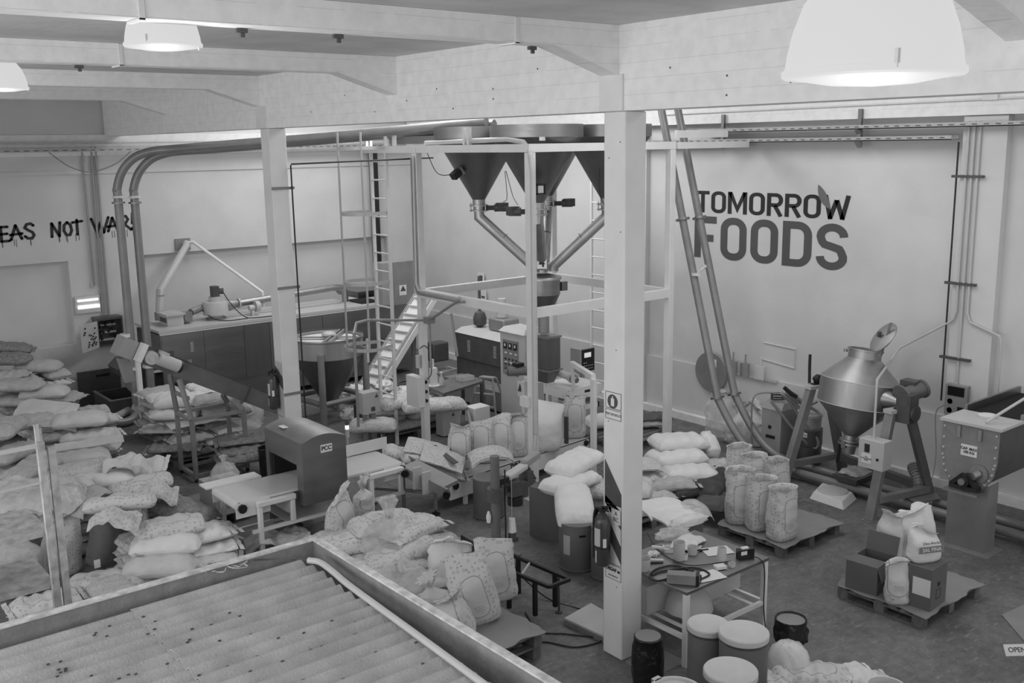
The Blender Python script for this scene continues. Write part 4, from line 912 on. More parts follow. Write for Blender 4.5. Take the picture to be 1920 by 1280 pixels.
part(t, 'fan_duct', M().loft([[V((8.08, 19.25+.13*math.cos(a), DZ+.24+.13*math.sin(a))) for a in [i*PI/8 for i in range(16)]], [V((8.35, 19.25+.065*math.cos(a), DZ+.26+.065*math.sin(a))) for a in [i*PI/8 for i in range(16)]]]).tube([(8.35, 19.25, DZ+.26), (10.5, 19.25, DZ+.36), (10.72, 19.25, DZ+.34), (10.8, 19.25, DZ+.26), (10.8, 19.25, DZ+.01)], .07, 16), W['pipe'])
part(t, 'duct_ring', M().cyl((8.34, 19.25, DZ+.26), (8.37, 19.25, DZ+.26), .10, n=20).lathe([(.11, 0), (.11, .02)], (10.8, 19.25, DZ+.001), 20), W['cream'])
g = part(t, 'infeed_box', M().box(6.80, 19.05, DZ+.001, 7.12, 19.5, DZ+.22).box(6.76, 18.98, DZ+.20, 7.14, 19.5, DZ+.235), W['cream'])
part(g, 'gearbox', M().box(7.13, 19.1, DZ+.03, 7.32, 19.3, DZ+.22).cyl((7.22, 19.1, DZ+.13), (7.22, 19.05, DZ+.13), .08, n=20), W['tubeg'])
part(g, 'motor', M().cyl((7.33, 19.2, DZ+.20), (7.62, 19.35, DZ+.24), .07), W['tubeg'])
part(g, 'slots', M().box(6.795, 19.1, DZ+.06, 6.799, 19.45, DZ+.15), W['dark'])
part(t, 'small_fan', M().cyl((8.50, 19.1, DZ+.16), (8.62, 19.1, DZ+.16), .055).cyl((8.63, 19.1, DZ+.18), (8.72, 19.1, DZ+.18), .11, n=20).box(8.54, 19.05, DZ+.0, 8.6, 19.15, DZ+.11), W['cream'])
part(t, 'motor_cable', M().tube(smooth_path([(8.0, 19.2, DZ+.56), (8.12, 19.1, DZ+.3), (8.25, 18.8, DZ+.06), (8.5, 18.72, DZ+.015), (9.2, 18.7, DZ+.015)]), .01).tube(smooth_path([(7.6, 19.3, DZ+.2), (7.7, 19.0, DZ+.05), (7.9, 18.8, DZ+.015), (8.3, 18.74, DZ+.02)]), .01), W['blk'])
part(t, 'open_hatch', M().box(10.95, 18.8, DZ+.001, 11.5, 19.6, DZ+.003), W['void'])
part(t, 'hatch_frame', M().loft([[V((11.0, 19.0, DZ+.1)), V((12.15, 19.0, DZ+.1)), V((12.15, 19.9, DZ+.1)), V((11.0, 19.9, DZ+.1))], [V((10.9, 18.9, DZ+.26)), V((12.25, 18.9, DZ+.26)), V((12.25, 20.0, DZ+.26)), V((10.9, 20.0, DZ+.26))]], caps=False), W['steelh'])
# slanting ducts from the wall plate
wp = ony(345, 455, YB-.05)
t = thing('exhaust_ducts', 'two slanting exhaust ducts meeting at the wall plate above the dryer', 'duct', (7.5, 20, 1.7))
a, b = ony(300, 545, 19.6), ony(298, 600, 19.6)
part(t, 'thick_duct', M().tube([wp+V((0, -.12, 0)), wp+V((-.02, -.2, -.03)), a, b], .068, 16), W['cream'])
part(t, 'elbow_band', M().cyl(a+V((0, 0, -.08)), a+V((0, 0, -.1)), .078, n=16).cyl(b+V((0, 0, .0)), b+V((0, 0, .16)), .075, n=16), W['tubeg'])
c, d = ony(492, 548, 19.3), ony(494, 575, 19.3)
part(t, 'thin_duct', M().tube([wp+V((.0, -.12, .0)), wp+V((.12, -.2, .02)), c, d], .032, 14), W['white'])
# end of line: hood, pit trough and board at far left
t = thing('dark_board', 'dark panel with a hand slot leaning on the back wall', 'board', (5.9, 20.5, 0))
a, b = ony(146, 700, 20.5), ony(222, 752, 20.5)
part(t, 'panel', M().box(a.x, 20.55, .0, b.x+.1, 20.6, a.z), W['dark']); part(t, 'hand_slot', M().box(a.x+.35, 20.545, a.z-.14, a.x+.62, 20.549, a.z-.09), W['void'])
t = thing('pit_trough', 'dark steel trough on the floor beside the dark board', 'trough', (6.0, 19.3, 0))
x_, y_ = 5.55, 18.85
part(t, 'bin', M().box(x_, y_, .02, x_+.05, y_+1.0, .42).box(x_+.051, y_, .02, x_+.75, y_+.05, .42).box(x_+.751, y_, .02, x_+.80, y_+1.0, .42).box(x_+.051, y_+.95, .02, x_+.75, y_+1.0, .42).box(x_, y_, 0, x_+.8, y_+1., .019), W['dark'])
part(t, 'rim', M().box(x_-.02, y_-.03, .421, x_+.82, y_+.02, .44).box(x_-.02, y_+.021, .421, x_+.03, y_+1.0, .44), W['tubeg'])
part(t, 'motor', M().cyl((x_-.05, y_-.3, .18), (x_+.28, y_-.1, .22), .07), W['cream'])
t = thing('discharge_hood', 'dark faceted discharge hood between the two left tubes', 'machine', (6.2, 19.0, .6))
part(t, 'hood', M().prism([(5.75, .98), (5.9, 1.12), (6.2, 1.12), (6.45, .9), (6.45, .72), (6.1, .72), (5.8, .84)], 18.9, 19.5, 'y'), W['dark'])
part(t, 'chute', M().bar((6.0, 19.1, .70), (6.25, 19.0, .36), .3, .2), W['midsteel'])
solo('support_post', M().box(5.74, 17.80, 0, 5.82, 17.88, 1.36).box(5.69, 17.75, 0, 5.87, 17.93, .01), W['white'], 'white square post standing in front of the discharge hood', 'post')

# ================================================================== INCLINED CONVEYOR
t = thing('inclined_conveyor', 'dark enclosed conveyor slanting down from the left tubes to the near column', 'conveyor', (5.9, 14.8, 0))
A, B = V((4.72, 14.8, 2.12)), V((7.25, 14.8, .72)); d = (B-A).normalized(); n_ = V((-d.z, 0, d.x)); n_ = n_ if n_.z > 0 else -n_
part(t, 'casing', M().bar(A, B, .34, .26, up=n_), W['slate'])
part(t, 'top_edge', M().bar(A+n_*.135+V((0, -.165, 0)), B+n_*.135+V((0, -.165, 0)), .02, .02, up=n_), W['dark'])
part(t, 'joint_strip', M().bar(A.lerp(B, .66)+V((0, -.175, 0))-n_*.13, A.lerp(B, .66)+V((0, -.175, 0))+n_*.13, .03, .006, up=(0, 1, 0)), W['dark'])
part(t, 'head_hood', M().bar(A-d*.22, A-d*.002, .36, .28, up=n_), W['grey'])
part(t, 'discharge_spout', M().bar(A-d*.08-n_*.14, A-d*.02-n_*.14-V((-.02, 0, .34)), .16, .14), W['tubeg'])
g = part(t, 'gearbox', M().bar(A+d*.02+V((0, -.25, .02)), A+d*.10+V((0, -.25, .02)), .15, .28, up=n_), W['white'])
part(g, 'gear_flange', M().cyl(A+d*.22+V((0, -.20, .0)), A+d*.22+V((0, -.29, .0)), .10, n=24).cyl(A+d*.22+V((0, -.29, .0)), A+d*.22+V((0, -.31, .0)), .045, n=20), W['cream'])
part(g, 'motor', M().cyl(A+d*.33+V((0, -.27, .03)), A+d*.66+V((0, -.27, .03)), .095, n=24).bar(A+d*.36+V((0, -.27, .14)), A+d*.5+V((0, -.27, .14)), .1, .06, up=n_), W['cream'])
part(g, 'fan_cover', M().cyl(A+d*.661+V((0, -.27, .03)), A+d*.70+V((0, -.27, .03)), .09, n=24), W['blk'])
t = thing('conveyor_stand', 'dark square tube stand on castors carrying the slanting conveyor', 'frame', (5.85, 14.8, 0))
cs = [(5.42, 14.5), (5.42, 15.1), (6.25, 14.5), (6.25, 15.1)]
for x_, y_ in cs:
    zt = .98; part(t, 'leg', M().bar((x_, y_, .06), (x_, y_, zt), .06, .06), W['midsteel'])
    part(t, 'castor', M().cyl((x_-.02, y_, .03), (x_+.02, y_, .03), .03), W['blk'])
for z_ in (.10, .98):
    for a, b in ((0, 1), (2, 3), (0, 2), (1, 3)): part(t, 'cross_rail', M().bar(V((*cs[a], z_)), V((*cs[b], z_)), .05, .05), W['midsteel'])
for x_, y_, s_ in ((5.42, 14.5, 1), (5.42, 15.1, 1), (6.25, 14.5, -1), (6.25, 15.1, -1)):
    xt = x_-.10 if s_ > 0 else x_-.12; zt = 2.12-.553*(xt-4.72)-.17
    part(t, 'upper_strut', M().bar((x_, y_, 1.0), (xt, 14.8+(y_-14.8)*.62, zt), .06, .06), W['tubeg'])
part(t, 'cross_rail', M().bar((5.40, 14.52, 1.32), (5.40, 15.08, 1.32), .05, .05), W['midsteel'])

# ================================================================== CONE TANK
tc = V((8.80, 16.45, 0)); TR = .66
t = thing('cone_tank', 'large round open tank with conical bottom right of the far column', 'tank', tc)
part(t, 'drum', M().lathe([(TR-.01, 1.56), (TR, 1.56), (TR, 1.22), (TR-.01, 1.22)], tc, 48, caps=False), W['steel'])
part(t, 'rim', M().lathe([(TR+.015, 1.53), (TR+.02, 1.56), (TR+.015, 1.575), (TR-.005, 1.575)], tc, 48, caps=False), W['steelh'])
part(t, 'cone', M().lathe([(TR, 1.219), (.14, .32), (.12, .30)], tc, 48, caps=False), W['steeld'])
part(t, 'product_surface', M().lathe([(.002, 1.50), (TR-.02, 1.50), (TR-.02, 1.49), (.002, 1.49)], tc, 40), W['white'])
part(t, 'cross_bar', M().bar(tc+V((-.5, .42, 1.54)), tc+V((.5, -.42, 1.54)), .09, .02).bar(tc+V((-.35, -.52, 1.55)), tc+V((.5, .40, 1.55)), .04, .05).bar(tc+V((-.27, -.57, 1.55)), tc+V((.56, .34, 1.55)), .04, .05), W['tubeg'])
part(t, 'hub_lump', blob(.13, .13, .06, 3).xf(Matrix.Translation(tc+V((.05, .0, 1.57)))), W['cream'])
lg = [tc+V((.70*math.cos(R(a)), .70*math.sin(R(a)), 0)) for a in (-128, -38, 52, 142)]
for p_ in lg: part(t, 'leg', M().cyl(p_+V((0, 0, 0)), p_+V((0, 0, 1.35)), .062, n=20), W['tubeg'])
for i in range(4):
    a, b = lg[i]+V((0, 0, .42)), lg[(i+1) % 4]+V((0, 0, .42)); part(t, 'ring_pipe', M().cyl(a, b, .052, n=18), W['tubeg'])
part(t, 'outlet_flange', M().lathe([(.12, .30), (.18, .29), (.18, .26), (.12, .25), (.12, .2)], tc, 24), W['steel'])
part(t, 'level_ladder', M().box(tc.x+.55, tc.y-.5, 1.05, tc.x+.6, tc.y-.47, 1.5), W['cream'])
solo('dark_motor_cover', M().box(8.9, 15.35, 0, 9.35, 15.75, .38), W['dark'], 'dark steel box on the floor under the cone tank, behind the signal light', 'box', bev=.01)
t = thing('signal_light', 'slim signal light tower with its lit section behind the metal detector', 'signal light', (7.6, 12.6, .8))
a = at(652, 830, .9); 
part(t, 'pole', M().cyl((a.x, a.y, .55), (a.x, a.y, .98), .012), W['cream']); part(t, 'lower_section', M().cyl((a.x, a.y, .981), (a.x, a.y, 1.10), .028), W['cream'])
part(t, 'lit_section', M().cyl((a.x, a.y, 1.101), (a.x, a.y, 1.16), .028), W['tubelamp'], label='lit section'); part(t, 'cap', M().cyl((a.x, a.y, 1.161), (a.x, a.y, 1.25), .026), W['dark'])

# ================================================================== METAL DETECTOR LINE
t = thing('metal_detector_conveyor', 'white belt conveyor passing through the metal detector', 'conveyor', (5.9, 11.5, 0))
bx0, bx1, by0, by1, bz = 4.62, 7.02, 11.16, 11.90, .78
part(t, 'belt', M().box(bx0+.04, by0, bz-.03, bx1, by1-.05, bz).cyl((bx0+.04, by0, bz-.05), (bx0+.04, by1-.05, bz-.05), .05, n=20).cyl((bx1, by0, bz-.05), (bx1, by1-.05, bz-.05), .05, n=20), W['pw'])
m = M(); x_ = bx0+.06
while x_ < bx1: m.box(x_, by0+.01, bz+.0005, x_+.006, by1-.06, bz+.002); x_ += .032
part(t, 'belt_slats', m, W['cream'])
part(t, 'side_plate', M().box(bx0, by0-.012, bz-.20, bx0+.45, by0-.002, bz-.01), W['white']); part(t, 'side_plate', M().box(bx1-.3, by0-.012, bz-.20, bx1+.03, by0-.002, bz-.01), W['white'])
part(t, 'side_plate', M().box(bx0, by1-.048, bz-.18, bx1, by1-.04, bz+.0), W['white'])
for x_ in (bx0+.08, bx1-.03): part(t, 'roller_cap', M().cyl((x_, by0-.013, bz-.08), (x_, by0-.045, bz-.08), .058, n=8).cyl((x_, by0-.046, bz-.08), (x_, by0-.055, bz-.08), .035, n=16), W['gloss'])
for xa, xb in ((4.88, 5.32), (6.46, 6.92)):
    part(t, 'front_frame', M().box(xa, by0-.08, 0, xa+.06, by0-.02, bz-.10).box(xb, by0-.08, .40, xb+.06, by0-.02, bz-.10).box(xa-.01, by0-.09, bz-.099, xb+.07, by0-.015, bz-.03), W['white'], bev=.01)
part(t, 'rear_leg', M().box(4.74, by1-.03, .06, 4.79, by1+.02, bz-.05), W['white']); part(t, 'rear_leg', M().box(6.95, by1-.03, .06, 7.0, by1+.02, bz-.05), W['white'])
part(t, 'lower_rail', M().box(4.80, by0-.07, .36, 7.0, by0-.03, .40), W['white']); part(t, 'lower_rail', M().box(4.8, by1-.02, .12, 7.0, by1+.02, .16), W['white'])
part(t, 'cross_member', M().bar((4.78, by1, .14), (4.92, by0, .14), .04, .04), W['white'])
part(t, 'mesh_shelf', M().box(5.3, by0-.02, .36, 6.4, by1-.05, .37), W['cream'])
part(t, 'side_wing', M().prism([(by0+.0, .73), (by1-.05, .73), (by1-.05, .45), (by0+.1, .45)], 5.36, 5.38, 'x'), W['white'])
for x_, y_ in ((4.765, by1), (5.78, by1-.05), (6.97, by1), (4.91, by0-.05)): part(t, 'levelling_foot', M().cyl((x_, y_, 0), (x_, y_, .02), .055).cyl((x_, y_, .02), (x_, y_, .06), .03, .012).cyl((x_, y_, .06), (x_, y_, .16), .010), W['blk'])
part(t, 'end_guard', M().box(6.35, by1-.03, bz+.01, 7.22, by1-.02, bz+.17), W['white'])
part(t, 'wire_guard', M().loft([[V((6.15, by0-.03, .62)), V((6.75, by0-.03, .62)), V((6.75, by0-.02, .62)), V((6.15, by0-.02, .62))], [V((6.1, by0+.2, .3)), V((6.4, by0+.2, .3)), V((6.4, by0+.21, .3)), V((6.1, by0+.21, .3))]]), W['film'])
part(t, 'feed_table', M().box(4.55, by1-.03, bz+.0, 5.3, by1+.20, bz+.02), W['white'])
t = thing('metal_detector', 'steel tunnel shaped metal detector marked PCC over the white belt', 'machine', (5.75, 11.45, .6))
tx0, tx1, ty0, ty1, tz0, tz1 = 5.44, 6.06, 10.96, 12.0, .60, 1.40
def arch(x): u = (x-tx0)/(tx1-tx0); return tz1+.075*math.sin(PI*u)
xs_ = [tx0+(tx1-tx0)*i/12 for i in range(13)]
part(t, 'front_panel', M().prism([(tx0, tz0), (tx1, tz0)]+[(x_, arch(x_)) for x_ in xs_[::-1]], ty0, ty0+.16, 'y'), W['steelh'])
part(t, 'rear_panel', M().prism([(tx0, .1), (tx1, .1)]+[(x_, arch(x_)) for x_ in xs_[::-1]], ty1-.10, ty1, 'y'), W['steelh'])
part(t, 'top_cover', M().prism([(tx0, tz1-.30), (tx1, tz1-.30)]+[(x_, arch(x_)) for x_ in xs_[::-1]], ty0+.161, ty1-.101, 'y'), W['steelh'])
part(t, 'roof_skin', M().prism([(x_, arch(x_)+.001) for x_ in xs_]+[(x_, arch(x_)+.006) for x_ in xs_[::-1]], ty0-.005, ty1+.005, 'y'), W['steel'])
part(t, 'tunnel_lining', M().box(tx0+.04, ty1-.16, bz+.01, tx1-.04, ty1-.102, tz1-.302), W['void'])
pl = part(t, 'sign_plate', M().box(5.70, ty0-.005, 1.24, 5.86, ty0-.001, 1.34), W['white'])
text(pl, 'letters', 'PCC', .075, W['ink'], (5.78, ty0-.007, 1.29), FACE_MY, bold=.002)
part(t, 'top_label', M().box(5.52, 11.6, arch(5.58)+.005, 5.66, 11.75, arch(5.58)+.010), W['white'])

# ------------------------------------------------------------------ small inclined belt right of the detector
t = thing('reject_conveyor', 'short grey conveyor slanting down to the right of the white belt', 'conveyor', (7.3, 10.9, .4))
A, B = V((7.12, 11.25, .66)), V((7.62, 10.2, .36))
A, B = at(760, 885, .70), at(838, 925, .52)
part(t, 'side_frame', M().bar(A, B, .03, .13), W['tubeg'])
A2, B2 = A+V((.32, .42, 0)), B+V((.32, .42, 0)); part(t, 'side_frame', M().bar(A2, B2, .03, .13), W['tubeg'])
part(t, 'belt', M().bar((A+A2)/2, (B+B2)/2, .46, .06), W['grey'])
d = (B-A).normalized()
for k in (.30, .52): part(t, 'upright_plate', M().bar(A.lerp(B, k)+V((-.02, -.03, -.13)), A.lerp(B, k)+V((-.02, -.03, .17)), .13, .03, up=(0, 1, 0)), W['cream'])
for q in (A, B): part(t, 'roller', M().cyl(q+V((-.05, -.06, 0)), q+V((.0, .0, 0)), .05, n=16), W['gloss'])
ft = at(817, 965, 0)
part(t, 'leg', M().box(ft.x-.02, ft.y-.02, .08, ft.x+.02, ft.y+.02, .4).bar((ft.x, ft.y, .32), (ft.x-.55, ft.y+.75, .32), .04, .04), W['tubeg'])
part(t, 'levelling_foot', M().cyl((ft.x, ft.y, 0), (ft.x, ft.y, .025), .06).cyl((ft.x, ft.y, .025), (ft.x, ft.y, .08), .012), W['blk'])
f2 = at(758, 955, 0); part(t, 'leg', M().box(f2.x-.02, f2.y-.02, .02, f2.x+.02, f2.y+.02, .6), W['tubeg'])
# ------------------------------------------------------------------ bag conveyor under the bagging machine
t = thing('bag_conveyor', 'long low white conveyor carrying the filled printed sacks', 'conveyor', (9.4, 11.3, 0))
c0, c1 = at(843, 905, .40), at(1104, 820, .40); e = (c1-c0); e.z = 0; L_ = e.length; e.normalize(); sn = V((-e.y, e.x, 0))
def cb(u0, v0, z0, u1, v1, z1):
    P0 = V((c0.x, c0.y, 0)); q = lambda u, v, z: P0+e*u+sn*v+V((0, 0, z))
    return M().loft([[q(u0, v0, z0), q(u1, v0, z0), q(u1, v1, z0), q(u0, v1, z0)], [q(u0, v0, z1), q(u1, v0, z1), q(u1, v1, z1), q(u0, v1, z1)]])
part(t, 'side_panel', cb(0, 0, .14, L_, .02, .40), W['white']); part(t, 'side_panel', cb(0, .56, .14, L_, .58, .40), W['white'])
part(t, 'belt', cb(.02, .021, .36, L_-.02, .559, .39), W['cream']); part(t, 'edge_strip', cb(.25, -.004, .385, L_, -.001, .398), W['blk'])
for u in (.3, L_-.5): part(t, 'leg', cb(u, .02, 0, u+.05, .07, .139), W['white']); part(t, 'leg', cb(u, .5, 0, u+.05, .55, .139), W['white'])
part(t, 'roller_cap', M().cyl(c0+e*.10-sn*.001+V((0, 0, -.07)), c0+e*.10-sn*.03+V((0, 0, -.07)), .05, n=14).cyl(c1-e*.08-sn*.001+V((0, 0, -.07)), c1-e*.08-sn*.03+V((0, 0, -.07)), .045, n=14), W['gloss'])
text(t, 'maker_mark', 'ZEROF', .09, W['ink'], c0+e*1.32-sn*.006+V((0, 0, -.06)), Matrix(((e.x, 0, -sn.x, 0), (e.y, 0, -sn.y, 0), (0, 1, 0, 0), (0, 0, 0, 1))), bold=.004)
for u in (1.62, 1.95):
    p_ = c0+e*u-sn*.05; 
for (px_, py_, h_) in ((901, 858, .30), (1062, 830, .42)):
    p_ = at(px_, py_, .40); 
    solo('guide_post', M().bar(p_+V((0, 0, -.18)), p_+V((0, 0, h_)), .06, .04), W['dark'], 'dark upright guide bar at the middle of the bag conveyor' if px_ < 1000 else 'dark upright guide bar on the bag conveyor in front of the filling spout', 'post')
def cpos(u, v, z=.39): return V((c0.x, c0.y, 0))+e*u+sn*v+V((0, 0, z))
CEA = math.degrees(math.atan2(e.y, e.x))

# ------------------------------------------------------------------ sewing head on its pole
base = V((6.52, 8.46, 0)); zt = 1.62
t = thing('sewing_stand', 'bag sewing head on a tall dark pole in front of the bag conveyor', 'machine', base)
part(t, 'pole', M().cyl(base, base+V((0, 0, zt)), .052, n=20), W['slate'])
part(t, 'clamp_collar', M().cyl(base+V((0, 0, 1.10)), base+V((0, 0, 1.25)), .095, n=20), W['dark'])
h1 = base+V((.42, -.30, 1.28)); dr_ = V((.81, -.58, 0)).normalized(); dr_ = V((.88, .30, 0)).normalized()
part(t, 'arm', M().bar(base+V((.05, 0, 1.17)), base+dr_*.52+V((0, 0, 1.17)), .05, .06), W['dark'])
hd = part(t, 'head_cover', M().bar(base+dr_*.22+V((0, 0, 1.30)), base+dr_*.62+V((0, 0, 1.33)), .12, .07), W['cream'], bev=.02)
part(hd, 'sewing_head', M().box(base.x+.22, base.y-.02, 1.08, base.x+.36, base.y+.18, 1.25).box(base.x+.40, base.y+.03, 1.02, base.x+.5, base.y+.2, 1.20).box(base.x+.55, base.y+.1, 1.12, base.x+.64, base.y+.26, 1.28), W['dark'])
part(hd, 'drive_motor', M().cyl(base+V((.3, .02, .98)), base+V((.3, .02, 1.07)), .09), W['blk'])
part(hd, 'cable_block', M().box(base.x+.07, base.y, 1.26, base.x+.2, base.y+.1, 1.33), W['blk']); part(hd, 'presser', M().bar(base+dr_*.66+V((0, 0, 1.34)), base+dr_*.86+V((0, 0, 1.10)), .03, .02).bar(base+dr_*.60+V((0, 0, 1.06)), base+dr_*.84+V((0, 0, 1.08)), .04, .03), W['dark']); part(hd, 'rear_cover', M().bar(base+dr_*.60+V((0, 0, 1.36)), base+dr_*.92+V((0, 0, 1.39)), .10, .09), W['grey'], bev=.02)
part(t, 'cone_holder', M().bar(base+V((0, 0, .60)), base+V((.26, -.06, .60)), .04, .05), W['dark'])
part(t, 'thread', M().tube([(base.x+.19, base.y-.05, .84), (base.x+.20, base.y-.04, 1.30)], .0035, 5), W['cream'])
part(t, 'cable', M().tube(smooth_path([base+V((.10, -.05, 1.45)), base+V((.09, -.06, .9)), base+V((.12, -.1, .4)), base+V((.3, -.5, .03)), base+V((.45, -1.1, .012)), base+V((.2, -1.4, .012))]), .009), W['blk'])
solo('thread_cone', M().lathe([(.05, 0), (.035, .16), (.012, .165), (.012, .15)], base+V((.19, -.05, .70)), 18), W['white'], 'white thread cone hanging on the sewing pole, right side', 'thread cone', 'thread cones')
solo('thread_cone', M().lathe([(.045, 0), (.04, .10)], base+V((.19, -.05, .626)), 18), W['dark'], 'dark lower thread cone holder hanging on the sewing pole', 'thread cone')
solo('thread_cone', M().lathe([(.022, 0), (.03, .07), (.012, .13)], base+V((-.085, .02, .86)), 14), W['white'], 'small white cone on the left side of the sewing pole', 'thread cone', 'thread cones')
t = thing('floor_rail_frame', 'low black rail frame reaching out from the sewing pole', 'frame', (6.7, 8.0, 0))
q = [at(936, 1030, .5), at(1068, 1086, .42), at(1030, 1100, .42), at(935, 1062, .5)]
for a, b in ((0, 1), (1, 2), (2, 3)): part(t, 'rail', M().bar(q[a], q[b], .035, .035), W['blk'])
for a, b in (((956, 1028), (1010, 1050)),): part(t, 'cross_rail', M().bar(q[0].lerp(q[1], .45), q[3].lerp(q[2], .45), .02, .02), W['cream'])
for k, (i, u) in enumerate(((0, .28), (0, .80), (3, .2), (3, .72))):
    p_ = q[0].lerp(q[1], u) if i == 0 else q[3].lerp(q[2], u); part(t, 'leg', M().bar(p_-V((0, 0, .02)), V((p_.x, p_.y, .05)), .04, .04), W['blk'])
p_ = at(1048, 1148, 0); part(t, 'leg', M().cyl((p_.x, p_.y, 0), (p_.x, p_.y, .40), .012).cyl((p_.x, p_.y, 0), (p_.x, p_.y, .015), .04), W['dark'])
t = thing('tilting_chute', 'dark folded steel chute beside the sewing pole', 'chute', (6.9, 9.1, .3))
a, b, c = at(864, 1002, .45), at(932, 1040, .45), at(978, 1035, .40)
part(t, 'left_wing', M().loft([[a, b, b+V((.02, .02, 0)), a+V((.02, .02, 0))], [a-V((0, 0, .17)), b-V((0, 0, .12)), b-V((-.02, -.02, .12)), a-V((-.02, -.02, .17))]]), W['dark'])
part(t, 'floor_plate', M().loft([[a-V((0, 0, .16)), b-V((0, 0, .12)), c-V((0, 0, .02)), at(925, 1005, .30)], [a-V((0, 0, .175)), b-V((0, 0, .135)), c-V((0, 0, .035)), at(925, 1005, .285)]]), W['dark'])
t = thing('floor_scale', 'low platform scale on the floor left of the near column', 'scale', at(1100, 1170, 0), 0)
q = [at(1058, 1158, .08), at(1133, 1192, .08), at(1180, 1170, .08), at(1108, 1130, .08)]
part(t, 'platform', M().loft([[p_ for p_ in q], [p_-V((0, 0, .02)) for p_ in q]]), W['cream']); part(t, 'base', M().loft([[p_-V((0, 0, .021)) for p_ in q], [V((p_.x, p_.y, 0.)) for p_ in q]]), W['midsteel'])

# ------------------------------------------------------------------ bucket elevator behind the tower
A, B = V((9.95, 17.0, .25)), V((11.62, 17.35, 1.92))
t = thing('cleated_conveyor', 'white cleated conveyor rising steeply behind the ladder cage', 'conveyor', (10.3, 17.1, 0))
d = (B-A).normalized(); sd = V((-d.y, d.x, 0)).normalized(); up = sd.cross(d); up = up if up.z > 0 else -up
part(t, 'belt', M().bar(A, B, .42, .05, up=up), W['white'])
m = M()
for i in range(11): p_ = A.lerp(B, (i+.5)/11)+up*.05; m.bar(p_-sd*.19, p_+sd*.19, .02, .08, up=up)
part(t, 'cleats', m, W['white'])
m = M()
for i in range(60):
    for s_ in (-1, 1): p_ = A.lerp(B, i/60)+sd*.235*s_+up*.03; m.bar(p_, p_+up*.06, .012, .02, up=d)
part(t, 'corrugated_edge', m, W['cream'])
for s_ in (-1, 1): part(t, 'side_beam', M().bar(A+sd*.27*s_-up*.05, B+sd*.27*s_-up*.05, .03, .12, up=up), W['white'])
part(t, 'support', M().bar(A.lerp(B, .75)-up*.1, V((11.35, 17.5, 0)), .08, .08).bar((9.9, 17.3, .1), (11.6, 17.5, .1), .05, .05).bar((9.9, 16.8, .1), (11.6, 16.95, .1), .05, .05), W['tubeg'])
solo('square_motor', M().box(11.55, 17.0, .55, 11.95, 17.3, .95), W['dark'], 'dark square motor under the raised end of the cleated conveyor', 'motor', bev=.03)
solo('metal_stool_frame', M().bar((11.6, 16.9, .35), (12.1, 16.9, .35), .04, .04).bar((11.6, 16.9, 0), (11.6, 16.9, .35), .04, .04).bar((12.1, 16.9, 0), (12.1, 16.9, .35), .04, .04).bar((11.6, 17.2, .35), (12.1, 17.2, .35), .04, .04).bar((12.1, 17.2, 0), (12.1, 17.2, .35), .04, .04).bar((12.1, 16.9, .33), (12.1, 17.2, .33), .04, .04), W['cream'], 'pale steel frame on the floor under the square motor', 'frame')
# electrical cabinet high behind ladder
a, b = onx(741, 493, 9.3), onx(776, 548, 9.3)
t = thing('control_cabinet', 'grey control cabinet with warning sign behind the top of the ladder', 'cabinet', (11.5, 18.4, 1.7))
a, b = ony(715, 494, 18.4), ony(776, 552, 18.4)
part(t, 'body', M().box(a.x, 18.4, b.z-.15, b.x, 18.75, a.z), W['grey']); part(t, 'door', M().box(a.x+.28, 18.385, b.z-.15, b.x, 18.399, a.z), W['tubeg'])
sg = part(t, 'warning_sign', M().box(b.x-.38, 18.378, b.z+.02, b.x-.20, 18.384, b.z+.24), W['white']); part(sg, 'warning_triangle', M().prism([(b.x-.36, b.z+.11), (b.x-.22, b.z+.11), (b.x-.29, b.z+.23)], 18.372, 18.377, 'y'), W['dark'])
solo('black_cable_tray', M().box(12.36, YB-.25, 2.1, 12.56, YB-.18, 4.95), W['blk'], 'vertical black cable riser behind the ladder on the back wall', 'cable tray')

# ================================================================== EXTRUDER, CABINET, TABLE
t = thing('extruder', 'dark steel extruder with louvred hood beside the right wall, behind the control cabinet', 'machine', (12.3, 15.6, 0))
ex0, ex1, ey0, ey1 = 11.75, 12.5, 14.55, 16.45
part(t, 'body', M().box(ex0, ey0, .15, ex1, ey1, .75), W['dark']); part(t, 'hood', M().box(ex0-.02, ey0, .76, ex1, ey1+.02, 1.26), W['dark'])
part(t, 'hood_top', M().loft([[V((ex0-.03, ey0-.02, 1.261)), V((ex1+.02, ey0-.02, 1.261)), V((ex1+.02, ey1+.03, 1.261)), V((ex0-.03, ey1+.03, 1.261))], [V((ex0+.1, ey0+.06, 1.36)), V((ex1-.05, ey0+.06, 1.36)), V((ex1-.05, ey1-.05, 1.36)), V((ex0+.1, ey1-.05, 1.36))]]), W['cream'])
m = M()
for y_ in (15.95, 15.1):
    for k in range(7): m.box(ex0-.026, y_, .92+.035*k, ex0-.021, y_+.09, .92+.035*k+.012)
part(t, 'louvres', m, W['cream'])
part(t, 'base_block', M().box(11.3, 14.2, .05, 11.748, 16.3, .42), W['tubeg']); part(t, 'gear_motor', M().box(12.0, 15.2, 1.37, 12.4, 15.7, 1.62), W['tubeg'], bev=.03)
part(t, 'feed_cylinder', M().cyl((12.2, 15.5, 1.63), (12.2, 15.5, 2.0), .09).cyl((12.2, 15.5, 1.63), (12.2, 15.5, 1.75), .12), W['cream'])
part(t, 'exhaust_pipe', M().lathe([(.05, 1.37), (.13, 1.42), (.14, 1.55), (.1, 1.66), (.03, 1.7), (.03, 2.4)], (12.1, 16.1, 0), 18), W['dark'])
t = thing('electrical_cabinet', 'tall grey electrical cabinet with meters and a warning triangle, left of the near tower post', 'cabinet', (11.8, 14.3, 0))
kx0, kx1, ky0, ky1 = 10.72, 11.22, 13.0, 13.62
